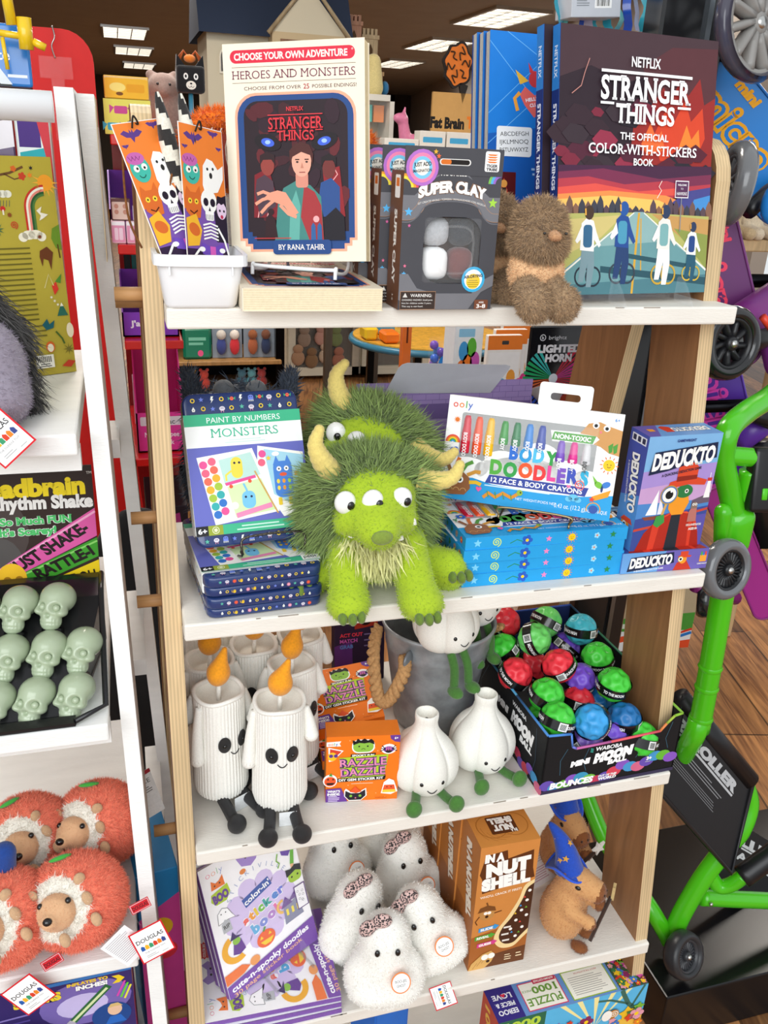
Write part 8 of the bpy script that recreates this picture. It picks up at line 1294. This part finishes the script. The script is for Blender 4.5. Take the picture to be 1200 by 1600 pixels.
m.add(box(0, .22, .19, .2, 0, .24), '#b9a88c', 'white_paint', False); m.build('frame', t); m = MB(); m.add(box(.02, .2, .004, .006, .02, .215), '#ffffff', 'film', False); m.build('glass', t)
for k, col in enumerate(('#d8e04c', '#3fc0b0', '#f08a3c')): pk('toy_pack', '%s pack inside the white framed display cabinet' % ('lime', 'turquoise', 'orange')[k], 'pack', .98+k*.055, 1.028+k*.055, 3.3, 1.53, 1.6, .03, col, 'packs in the display cabinet', mt='gloss')
t = thing('plush_toy', 'tall pale yellow plush with a rounded top on the glass cabinet', 'plush', X((1.085, 3.32, 1.641))); V, Q, C, W9 = blob([('c', (0, 0, .03), (0, 0, .13), .048, .034)], .008, .01, ['#d9c98c']); m = MB(); m.add((V, Q), C, 'plush'); m.build('body', t); m = MB(); m.add(ell((.062, .02, .03), (.02, .02, .03), 12), '#2f6f9c', 'plush'); m.build('arm', t)
t = thing('hopper_toy', 'pink inflatable animal hopper behind the brown cardboard sign', 'ride-on toy', X((1.245, 3.25, 1.4005), 10)); V, Q, C, W9 = blob([('e', (.04, 0, .055), (.075, .04, .035)), ('c', (-.02, 0, .07), (-.035, 0, .14), .028, .022), ('e', (-.048, 0, .15), (.034, .022, .022)), ('c', (-.01, -.02, .04), (-.02, -.02, .0), .017, .013), ('c', (.08, -.02, .04), (.09, -.02, 0), .017, .013), ('c', (-.028, .01, .165), (-.02, .012, .195), .009, .005)], .006, .015, ['#e887ae']*6); m = MB(); m.add((V, Q), C, 'rubber'); m.build('body', t)
t = thing('cardboard_sign', 'brown cardboard shop sign with an orange brain cut-out above the clay box', 'sign', X((1.262, 3.0, 1.4005), -4)); m = MB(); m.add(box(0, .30, 0, .02, 0, .25), '#c79a5c', 'card', False); c = front(m, .30, .25, 300); c.T('Fat Brain', 70, 116, 40, '#1e1a18', w=150, b=.06); c.T('ToyCo.', 222, 110, 42, '#e07b2c', w=134, b=.06); m.build('board', t)
m = MB(); bl = [(.10+.062*cos(a)*(1+.10*sin(7*a)), .355+.085*sin(a)*(1+.08*sin(6*a))) for a in [2*pi*k/48 for k in range(48)]]; m.add(prism(bl, .02), '#26201e', 'card', False); m.add(prism([(.10+(x-.10)*.86, .355+(z-.355)*.88) for x, z in bl], .004), '#d9762c', 'card', False, X((0, -.004, 0))); m.add(prism([(.11, .29), (.15, .28), (.13, .21)], .02), '#26201e', 'card', False)
for k in range(6): a = k*1.05; m.add(tube(spline([(.10+.015*cos(a), -.006, .355+.02*sin(a)), (.10+.03*cos(a+.4), -.006, .355+.045*sin(a+.4)), (.10+.045*cos(a-.1), -.006, .355+.05*sin(a-.1)), (.10+.05*cos(a+.3), -.006, .355+.07*sin(a+.3))], 5), .003, 5), '#3a2412', 'card')
m.build('brain_cutout', t)
def a_white(c): c.R(12, 24, 88, 46, '#4aa8d8', 4); c.E(60, 74, 12, '#e8b53c'); c.E(36, 76, 9, '#8ac0d8')
for k, (r, l) in enumerate((((655, 206, 697, 238), 'left'), ((697, 208, 737, 240), 'right'), ((600, 218, 655, 240), 'long low'))): bpk('carton', 'white carton with a blue label, the %s one under the cardboard sign' % l, 'box', r, 2.9-.0*k, .08, '#e6e2da', 'white cartons on the background counter', a_white, z0=1.4003 if k < 2 else 1.4002)
ld = MB(); ld.add(rbox(1.05, 1.62, 2.86, 3.0, 1.37, 1.4, .003, 1), '#b9946a', 'wood', False); ld.add(box(1.05, 1.62, 2.98, 3.0, 1.2, 1.37), '#8a7460', 'wood', False); tag(ld.build('display_ledge'), 'wooden ledge of the counter below the white cartons', 'ledge')
# small things on top of the red rack
t = thing('plush_bear', 'pinkish grey plush bear sitting on the red rack behind the striped sticks', 'plush', X((.072, 1.26, 1.4155))); V, Q, C, W9 = blob([('e', (0, 0, .045), (.04, .035, .05)), ('e', (0, -.01, .095), (.032, .03, .028)), ('e', (-.024, 0, .118), (.01, .008, .01)), ('e', (.024, 0, .118), (.01, .008, .01)), ('e', (0, -.036, .088), (.013, .01, .01))], .004, .01, ['#a58a80']*5); m = MB(); m.add((V, Q), C, 'plush'); m.build('body', t)
for s in (-1, 1): m = MB(); m.add(ell((s*.012, -.038, .1), .003, 8), '#1a1414', 'gloss'); m.build('eye', t)
t = thing('cat_toy', 'black square cat head toy on a blue stick wearing an orange spider bow', 'toy', X((.124, 1.2, 1.4155))); m = MB(); m.add(tube([(0, 0, 0), (0, 0, .09)], .005, 8), '#3f8aa8', 'plastic'); m.build('stick', t); m = MB(); m.add(rbox(-.028, .028, -.02, .02, .085, .135, .006, 2), '#17171a', 'felt'); [m.add(prism([(s*.028, .13), (s*.010, .134), (s*.026, .155)], .02), '#17171a', 'felt', False, X((0, -.01, 0))) for s in (-1, 1)]; c = Cv(m, (-.028, -.0201, .135), (1, 0, 0), (0, 0, -1), .001); c.E(18, 20, 4.6, '#f2f0ea', 6); c.E(38, 20, 4.6, '#f2f0ea', 6); c.E(18, 20, 2, '#17171a', 3); c.E(38, 20, 2, '#17171a', 3); c.E(28, 36, 10, '#efe9dc', 8); c.E(28, 33, 2.4, '#17171a', 1.6); c.A(25, 37, 2.4, 3.2, 0, 170, '#17171a', 8); c.A(31, 37, 2.4, 3.2, 10, 180, '#17171a', 8); m.build('head', t)
m = MB(); m.add(ell((0, -.005, .148), (.012, .01, .008), 12), '#e8802c', 'felt'); [m.add(tube([(0, 0, .148), (s*.012, -.004, .162), (s*.022, -.004, .15-k*.006)], .002, 5), '#b0521c', 'felt') for s in (-1, 1) for k in range(3)]; m.build('bow', t)
t = thing('cloth_bag', 'black cloth bag standing between the white ladder shelf and the wooden one', 'bag', X((-.10, .62, 0))); m = MB(); V, Q, C, W9 = blob([('e', (.06, .05, .62), (.10, .05, .19)), ('e', (.06, .05, .3), (.12, .08, .3))], .012, .05, ['#141416']*2); m.add((V, Q), C, 'felt'); m.build('bag_body', t)
for k, (x0, x1, col, l, art) in enumerate(((-.26, -.135, '#4a2f5c', 'purple pack with a white slanted label', lambda c: (c.P([(55, 8), (100, 4), (100, 14), (60, 18)], '#e8e4ea'), c.E(80, 30, 14, '#b0708c'))), (-.133, -.098, '#d9e0dc', 'white and teal pack with red stripes', lambda c: (c.R(8, 4, 70, 14, '#4a2f7c'), c.P([(8, 16), (80, 14), (84, 40), (8, 44)], '#2fa8b0'), c.P([(60, 2), (96, 0), (98, 30)], '#c83a44'))))): pk('toy_pack', '%s under the white top rail, behind the gold book' % l, 'pack', x0, x1, .262, 1.1655, 1.432, .03, col, 'packs behind the gold book', art=art, mt='gloss')
# ------------------------------------------------------------------ right side: scooters, ride-on frame, platform
def disc_frame(c, ax_):
    a = np.array(ax_, float); a /= np.linalg.norm(a); u = np.cross(a, (0, 0, 1.)); u = u if np.linalg.norm(u) > .1 else np.cross(a, (1., 0, 0)); u /= np.linalg.norm(u); v = np.cross(a, u); M = np.eye(4); M[:3, 0] = u; M[:3, 1] = v; M[:3, 2] = a; M[:3, 3] = c; return M
def wheel(parent, c, ax_, R, w_, tc='#3a3b40', hc_='#77787c', ns=12, mat='rubber', tr=.66):
    M = disc_frame(c, ax_); h = w_/2; m = MB(); pr = [(R*tr, -h*.7), (R*(tr+.06), -h), (R*.88, -h*.95), (R*.97, -h*.55), (R, 0), (R*.97, h*.55), (R*.88, h*.95), (R*(tr+.06), h), (R*tr, h*.7)]; m.add(lathe(pr, 48), tc, mat, True, M); o = m.build('wheel', parent)
    m = MB(); m.add(lathe([(R*tr, -h*.7), (R*(tr-.06), -h*.75), (R*(tr-.08), 0), (R*(tr-.06), h*.75), (R*tr, h*.7)], 48), hc_, 'plastic', True, M); m.add(lathe([(.0001, h*.8), (R*.17, h*.8), (R*.2, h*.5), (R*.2, -h*.5), (R*.17, -h*.8), (.0001, -h*.8)], 24), hc_, 'plastic', True, M)
    for k in range(ns):
        a = 2*pi*k/ns; P = [np.array((R*r*cos(a+s), R*r*sin(a+s), 0)) for r, s in ((.18, 0), (.34, .12), (tr-.16, .2), (tr-.04, .22))]; v, f = tube(P, R*.052 if ns > 12 else R*.085, 6); v = np.array(v)*[1, 1, 3.2 if ns > 12 else 2]; m.add((v, f), hc_, 'plastic', True, M)
    p = m.build('hub', parent); p.parent = o; m = MB(); m.add(lathe([(.0001, h*1.05), (R*.09, h*1.0), (R*.11, h*.8)], 16), '#c9c9c6', 'metal', True, M); m.add(lathe([(.0001, -h*1.05), (R*.09, -h*1.0), (R*.11, -h*.8)], 16), '#c9c9c6', 'metal', True, M); q = m.build('axle_bolt', parent); q.parent = o; return o
def px(p, Y): return at(p[0], p[1], 'y', Y)
# display platform, black rack panel
pf = MB(); pf.add(rbox(.766, 1.9, .043, .40, .0, .11, .003, 2), '#0f0f11', 'dark_plastic', False); tag(pf.build('display_platform'), 'low glossy black display platform on the wooden floor at the lower right', 'platform')
rp = thing('display_rack', 'tall black metal rack behind the right side of the wooden ladder shelf', 'rack', X((0, 0, 0))); m = MB(); m.add(rbox(.70, .806, .40, .45, 0, 1.75, .004, 1), '#141518', 'painted_metal', False); m.add(rbox(.806, 1.7, .46, .475, 1.52, 1.75, .002, 1), '#141518', 'metal', False) if 0 else None; m.add(rbox(.80, .95, .60, .62, 1.20, 1.95, .003, 1), '#101113', 'matte', False); m.build('side_post', rp); m = MB(); m.add(box(.768, .776, .394, .40, .4, 1.75), '#7c8288', 'metal', False); m.build('metal_strip', rp)

for z in (1.03, 1.24, 1.56): m = MB(); m.add(tube([(.79, .42, z), (1.3, .42, z)], .011, 12), '#1b1b1e', 'metal'); m.build('hanging_bar', rp)
# streamers above
rr = random.Random(6)
for k in range(14):
    a = px((876+k*15+rr.randint(-4, 4), -30), .56); b = px((872+k*15+rr.randint(-7, 7), 60+rr.randint(-16, 20)), .56); col, nm_ = [('#2aa0b4', 'teal'), ('#7cd0c8', 'pale aqua'), ('#2a5ac8', 'blue'), ('#b9b4cc', 'lilac grey'), ('#3fb8c8', 'turquoise')][k % 5]; m = MB(); N = 8; P = [a+(b-a)*i/N+np.array([.004*sin(i*1.3+k), .006*sin(i+k*2), 0]) for i in range(N+1)]; wv = np.array([.0055, .003*(-1)**k, 0])
    m.add(([p+s*wv for p in P for s in (-1, 1)]+[p+s*wv+np.array([0, .0004, 0]) for p in P for s in (-1, 1)], [(2*i, 2*i+2, 2*i+3, 2*i+1) for i in range(N)]+[(2*N+2+2*i, 2*N+3+2*i, 2*N+5+2*i, 2*N+4+2*i) for i in range(N)]), col, 'gloss'); tag(m.build('streamer'), 'shiny %s hanging streamer ribbon, %s from the left above the sticker book' % (nm_, ('first', 'second', 'third', 'fourth', 'fifth', 'sixth', 'seventh', 'eighth', 'ninth', 'tenth', 'eleventh', 'twelfth', 'thirteenth', 'last')[k]), 'streamer', 'streamers above the sticker book')
a = px((893, 20), .52); t = thing('carton', 'pale grey carton with blue edges among the streamers at the top', 'box', tilt(X(a, 2, 0), 5)); m = MB(); m.add(rbox(0, .082, 0, .05, -.006, .04, .001, 1), '#c9cdd4', 'print', False); c = front(m, .082, .04, 82); c.R(0, 0, 82, 16, '#2a86d8'); c.barcode(38, 22, 66, 34); c.lines(8, 24, 30, 3, 3, '#8a8f96'); m.build('carton', t)
# deck builder: a long slab with raised edge and lettering, given by its face corners in the photo
def deck(parent, P0, P1, side, w_, col, rim, words, wc, nrm=None):
    """slab from P0 to P1, side = direction across"""
    P0, P1 = np.array(P0), np.array(P1); ey = P1-P0; Ln = np.linalg.norm(ey); ey /= Ln; ex = np.array(side, float); ex -= ey*(ex@ey); ex /= np.linalg.norm(ex); n = np.cross(ex, ey); n = n if n@(CAM-P0) > 0 else -n; M = np.eye(4); M[:3, 0] = ex; M[:3, 1] = ey; M[:3, 2] = n; M[:3, 3] = P0
    m = MB(); o = rr_pts(-w_/2, 0, w_/2, Ln, w_*.36, 8); m.add(prism([(x, y) for x, y in o], .012, 'xy'), col, 'plastic', False, M@np.array(Matrix.Translation((0, 0, -.012)))); m.add(tube([(x*.97, Ln/2+(y-Ln/2)*.985, .0005) for x, y in o], .0022, 6, closed=True), rim, 'plastic', True, M)
    R_ = M[:3, :3]; flip = 1 if np.cross(R_[:, 0], R_[:, 1])@R_[:, 2] > 0 else -1; c = Cv(m, P0+n*.0006, ex, ey, .001); c.n = n; c.EPS = 1e-4
    for s, x, y, h, wd, out in words:
        if out: c.T(s, x, y, h, wc, w=wd, b=.075, rot=90, sh=.15); c.T(s, x, y, h*.97, col, w=wd*.96, b=.0, rot=90, sh=.15)
        else: c.T(s, x, y, h, wc, w=wd, b=.06, rot=90, sh=.15)
    m.build('deck', parent)
t = thing('scooter', 'blue kick scooter with yellow lettering hanging at the upper right', 'scooter', X((0, 0, 0)))
deck(t, px((1035, 55), .46), px((1262, 330), .38), px((1150, 130), .40)-px((1095, 185), .42), .112, '#1f7fd0', '#1a6cb8', (('micro', -2, 178, 42, 150, 1), ('mini', 38, 150, 14, 46, 0), ('mini', -42, 160, 14, 46, 0)), '#f0a91c')
wheel(t, px((1180, 38), .30), (.25, -.95, .15), .071, .026, '#4a4856', '#8d8a86', 11, 'gloss', .84); wheel(t, px((1146, 288), .27), (.93, -.32, -.1), .056, .026, '#6d6e70', '#5a5b5e', 10, 'gloss')
m = MB(); m.add(tube([px((1170, 330), .33), px((1200, 300), .36), px((1235, 280), .4)], .012, 10), '#1b1b1e', 'plastic'); m.add(ell(px((1204, 318), .3), (.014, .012, .026), 14), '#2080d4', 'plastic'); m.build('fork', t)
t = thing('scooter', 'purple kick scooter with pink lettering hanging at the right edge', 'scooter', X((0, 0, 0)))
deck(t, px((1078, 290), .42), px((1150, 580), .36), (.93, -.3, .22), .112, '#6a2c6c', '#7c3a7c', (('micro', 2, 150, 46, 150, 1), ('mini', 34, 76, 14, 46, 0)), '#ff4a6a')
wheel(t, px((1136, 536), .26), (.12, -.97, .1), .0545, .034, '#1b1b1e', '#232326', 9, 'gloss'); m = MB(); V, Q, C, W9 = blob([('c', px((1165, 500), .32), px((1230, 462), .36), .030, .034), ('c', px((1200, 520), .32), px((1215, 570), .32), .016, .02)], .006, .015, ['#7a2a78', '#7a2f8a']); m.add((V, Q), C, 'plastic'); m.build('fender', t); m = MB(); m.add(tube([px((1145, 535), .28), px((1185, 530), .30), px((1225, 505), .34)], .018, 10), '#131315', 'plastic'); m.add(tube([px((1192, 495), .27), px((1204, 512), .27)], .006, 8), '#e8442c', 'plastic'); m.build('fork', t)
t = thing('scooter', 'violet kick scooter half hidden behind the purple one, at the upright', 'scooter', X((0, 0, 0)))
deck(t, px((1075, 470), .5), px((1150, 780), .44), (.95, -.28, .2), .12, '#5c35a8', '#6a44b8', (('micro', 6, 200, 48, 190, 1),), '#f04ac0'); m = MB(); m.add(tube([px((1150, 690), .40), px((1205, 650), .40)], .024, 12), '#5c2fa0', 'plastic'); m.add(tube([px((1160, 640), .38), px((1215, 660), .36)], .016, 10), '#17171a', 'plastic'); m.build('fork', t)
t = thing('scooter', 'magenta kick scooter lowest at the right edge, behind the green frame', 'scooter', X((0, 0, 0))); deck(t, px((1120, 760), .40), px((1205, 965), .36), (.9, -.35, .3), .055, '#a8308c', '#8a2474', (), '#ffffff'); wheel(t, px((1100, 935), .34), (.8, -.6, .1), .035, .024, '#202024', '#2c2c30', 9, 'gloss'); m = MB(); m.add(tube([px((1085, 915), .34), px((1150, 935), .36)], .012, 10), '#8a2474', 'plastic'); m.add(tube([px((1185, 690), .40), px((1195, 850), .38)], .022, 10), '#151517', 'plastic'); m.build('fork', t)
# green ride-on frame standing folded on the platform
GRN = '#4fc41a'; t = thing('ride_on_toy', 'bright green tube framed ride-on toy folded upright beside the shelf', 'ride-on toy', X((0, 0, 0))); Y = .12
def gtube(pts, r, nm='frame_tube', col=GRN, mt='painted_metal', n=7): m = MB(); m.add(tube(spline([px(p[:2], p[2] if len(p) > 2 else Y) for p in pts], n), r, 18), col, mt); m.build(nm, t)
gtube([(1240, 590, .2), (1200, 622, .18), (1165, 645, .15), (1138, 672), (1130, 715), (1138, 760), (1152, 820)], .0155); gtube([(1150, 880), (1152, 830), (1166, 780), (1172, 735)], .014); gtube([(1136, 712), (1165, 714), (1186, 716)], .013)
gtube([(1140, 850), (1130, 920), (1112, 1030), (1092, 1140)], .0165); 
Q_ = spline([px(q, Y) for q in ((1140, 850), (1130, 920), (1112, 1030), (1092, 1140))], 20)
for q in (42, 47, 55): a = Q_[q]; m = MB(); m.add(lathe([(.0166, -.004), (.0184, 0), (.0166, .004)], 24), GRN, 'painted_metal', True, disc_frame(a, px((1140, 850), Y)-px((1092, 1140), Y))); m.build('collar', t)
m = MB(); V, Q, C, W9 = blob([('c', px((1148, 812), Y), px((1138, 862), Y), .021, .019), ('c', px((1130, 800), .11), px((1125, 845), .11), .012, .009), ('c', px((1166, 808), .11), px((1160, 850), .11), .012, .009)], .003, .008, [GRN]*3); m.add((V, Q), C, 'painted_metal'); m.build('bracket', t)
m = MB(); a = px((1190, 745), .11); R9 = X(a, -10, 12); m.add(rbox(-.018, .03, -.012, .014, -.048, .04, .006, 3), '#1a1a1c', 'plastic', True, R9); m.add(rbox(-.004, .004, -.0135, -.011, -.03, -.014, .001, 1), GRN, 'plastic', True, R9); m.build('latch', t)
wheel(t, px((1133, 889), .07), (.2, -.96, .2), .0425, .024, '#6d6f72', '#1d1e21', 24, 'gloss'); wheel(t, px((1068, 1492), .075), (.30, -.86, .42), .0405, .030, '#2e2f32', '#38393d', 24, 'rubber')
gtube([(1160, 1218, .14), (1170, 1255, .13), (1158, 1295), (1136, 1322), (1098, 1372), (1064, 1430), (1046, 1474)], .0165); gtube([(1108, 1362), (1122, 1384, .11), (1142, 1382, .1), (1162, 1368, .09)], .0125); gtube([(1096, 1402), (1150, 1405, .12), (1260, 1410, .12)], .0145); gtube([(1046, 1470), (1012, 1412, .15), (950, 1322, .26), (915, 1240, .33)], .0145)
gtube([(1143, 1313), (1124, 1338)], .0185, 'rubber_cuff', '#17171a', 'rubber'); gtube([(1158, 1371, .092), (1235, 1315, .09)], .019, 'hand_grip', '#17171a', 'rubber'); m = MB(); m.add(ell(px((1111, 1413), .1), .0035, 10), '#c9c9c6', 'metal'); m.build('rivet', t)
gtube([(1092, 1126), (1084, 1150), (1060, 1190, .16)], .0165)
A, B, D = px((1066, 1090), .17), px((1176, 1222), .12), px((1030, 1236), .12); C_ = B+D-A; m = MB(); n = np.cross(B-A, D-A); n /= np.linalg.norm(n); n = n if n@(CAM-A) > 0 else -n; v = []
for o in (0, -.016): v += [p+n*o for p in (A, B, C_, D)]
m.add((v, [(0, 1, 2, 3), (7, 6, 5, 4), (0, 4, 5, 1), (1, 5, 6, 2), (2, 6, 7, 3), (3, 7, 4, 0)]), '#17171a', 'rubber', False); m.add(tube([A+n*.001, B+n*.001, C_+n*.001, D+n*.001], .004, 8, closed=True), '#1f1f22', 'rubber'); m.add(tube([A-n*.008, B-n*.008], .017, 16), '#17171a', 'rubber')
ex = (B-A); Lx = np.linalg.norm(ex); ex /= Lx; ey = (D-A)-ex*((D-A)@ex); ey /= np.linalg.norm(ey); c = Cv(m, A+n*.0006, ex, ey, .001); c.n = n; c.EPS = 6e-5; c.T('EZYROLLER', Lx*500-4, 30, 15, '#b9babc', w=Lx*900, b=.07); c.R(Lx*60, 41, Lx*930, 44.5, '#b9babc'); c.lines(Lx*100, 54, Lx*900, 3, 4.4, '#8a8b8d', h=1.4); c.lines(Lx*300, 74, Lx*900, 4, 3.4, '#77787a', h=1.1, seed=5); c.R(Lx*120, 76, Lx*300, 92, '#b9babc', 2); m.build('seat_back', t)
t = thing('carry_bag', 'black carry bag with grey lettering lying behind the green frame', 'bag', X((0, 0, 0))); m = MB(); A, B, D = px((1128, 1270), .24), px((1245, 1340), .24), px((1115, 1385), .18); C_ = B+D-A; n = np.cross(B-A, D-A); n /= np.linalg.norm(n); n = n if n@(CAM-A) > 0 else -n; v = [p+n*o for o in (0, -.02) for p in (A, B, C_, D)]; m.add((v, [(0, 1, 2, 3), (7, 6, 5, 4), (0, 4, 5, 1), (1, 5, 6, 2), (2, 6, 7, 3), (3, 7, 4, 0)]), '#1b1b1d', 'rubber', False); ex = B-A; Lx = np.linalg.norm(ex); ex /= Lx; ey = (D-A)-ex*((D-A)@ex); ey /= np.linalg.norm(ey); c = Cv(m, A+n*.0006, ex, ey, .001); c.n = n; c.T('ROLLER', Lx*380, 26, 17, '#d4d5d6', w=Lx*800, b=.07); c.R(6, 38, Lx*900, 41, '#d4d5d6'); c.T('CLASSIC', Lx*420, 54, 14, '#d4d5d6', w=Lx*700, b=.04); m.build('bag_body', t)
# picture card behind the upright and plush shelf at the right edge
t = bpk('picture_card', 'green and white outdoor toy leaflet standing behind the right upright', 'card', (944, 912, 1086, 1019), 1.16, .01, '#e8ecea', None, lambda c: (c.R(0, 0, 100, 52, '#b9a888'), c.R(20, 0, 34, 40, '#d8c0a8'), c.R(8, 0, 46, 10, '#4a6a4c'), c.P([(0, 46), (100, 40), (100, 70), (0, 66)], '#4f9a3c'), c.R(6, 54, 40, 62, '#d8e4d0'), c.R(0, 70, 100, 100, '#f0f1f0'), c.A(24, 108, 24, 34, 180, 360, '#e8542c'), c.L([(56, 88), (76, 84), (100, 74)], 5, '#2a7ac8'), c.L([(56, 80), (76, 78), (100, 68)], 4, '#d8402c'), c.P([(50, 92), (100, 86), (100, 100), (50, 100)], '#e8542c'), c.E(40, 4, 12, '#e8542c')), yaw=-6)
lz = at(1160, 372, 'y', 1.25)[2]; ps = thing('shelf_unit', 'pale wooden shelf unit holding plush toys at the right edge of the photo', 'shelf unit', X((0, 0, 0)))
for z in (lz, lz-.27, lz+.26): m = MB(); m.add(rbox(1.36, 2.3, 1.2, 1.6, z-.03, z, .003, 1), '#d0b184', 'wood', False); m.build('board', ps)
for x in (1.345, 1.74): m = MB(); m.add(rbox(x, x+.05, 1.22, 1.27, 0, lz+.4, .003, 1), '#d0b184', 'wood', False); m.build('post', ps)
for k, (x, dz, col, l) in enumerate(((1.45, 0, '#d9c3a0', 'cream plush sitting first on the pale shelf at right'), (1.52, 0, '#cdb38c', 'beige plush sitting second on the pale shelf at right'), (1.59, 0, '#e0cfb4', 'ivory plush sitting third on the pale shelf at right'), (1.62, .26, '#b98a5c', 'brown plush bear in a green top on the upper pale shelf'), (1.56, -.27, '#d6bf98', 'cream plush with long arms on the lower pale shelf'))):
    t = thing('plush_bear', l, 'plush', X((x, 1.27, lz+dz)), 'plush toys on the pale shelf'); V, Q, C, W9 = blob([('e', (0, 0, .055), (.036, .03, .05)), ('e', (0, -.01, .125), (.034, .03, .03)), ('c', (-.018, -.02, .02), (-.022, -.07, .014), .016, .016), ('c', (.018, -.02, .02), (.022, -.07, .014), .016, .016), ('e', (-.026, 0, .15), (.011, .008, .011)), ('e', (.026, 0, .15), (.011, .008, .011)), ('e', (0, -.036, .117), (.014, .01, .01))], .005, .01, [('#8fa08c' if k == 3 else col)]+[col]*6); m = MB(); m.add((V, Q), C, 'plush'); m.build('body', t)
    for s in (-1, 1): m = MB(); m.add(ell((s*.013, -.037, .131), .0035, 8), '#1a1414', 'gloss'); m.build('eye', t)
    m = MB(); m.add(ell((0, -.046, .121), (.005, .003, .0035), 8), '#2a1a14', 'gloss'); m.build('nose', t)
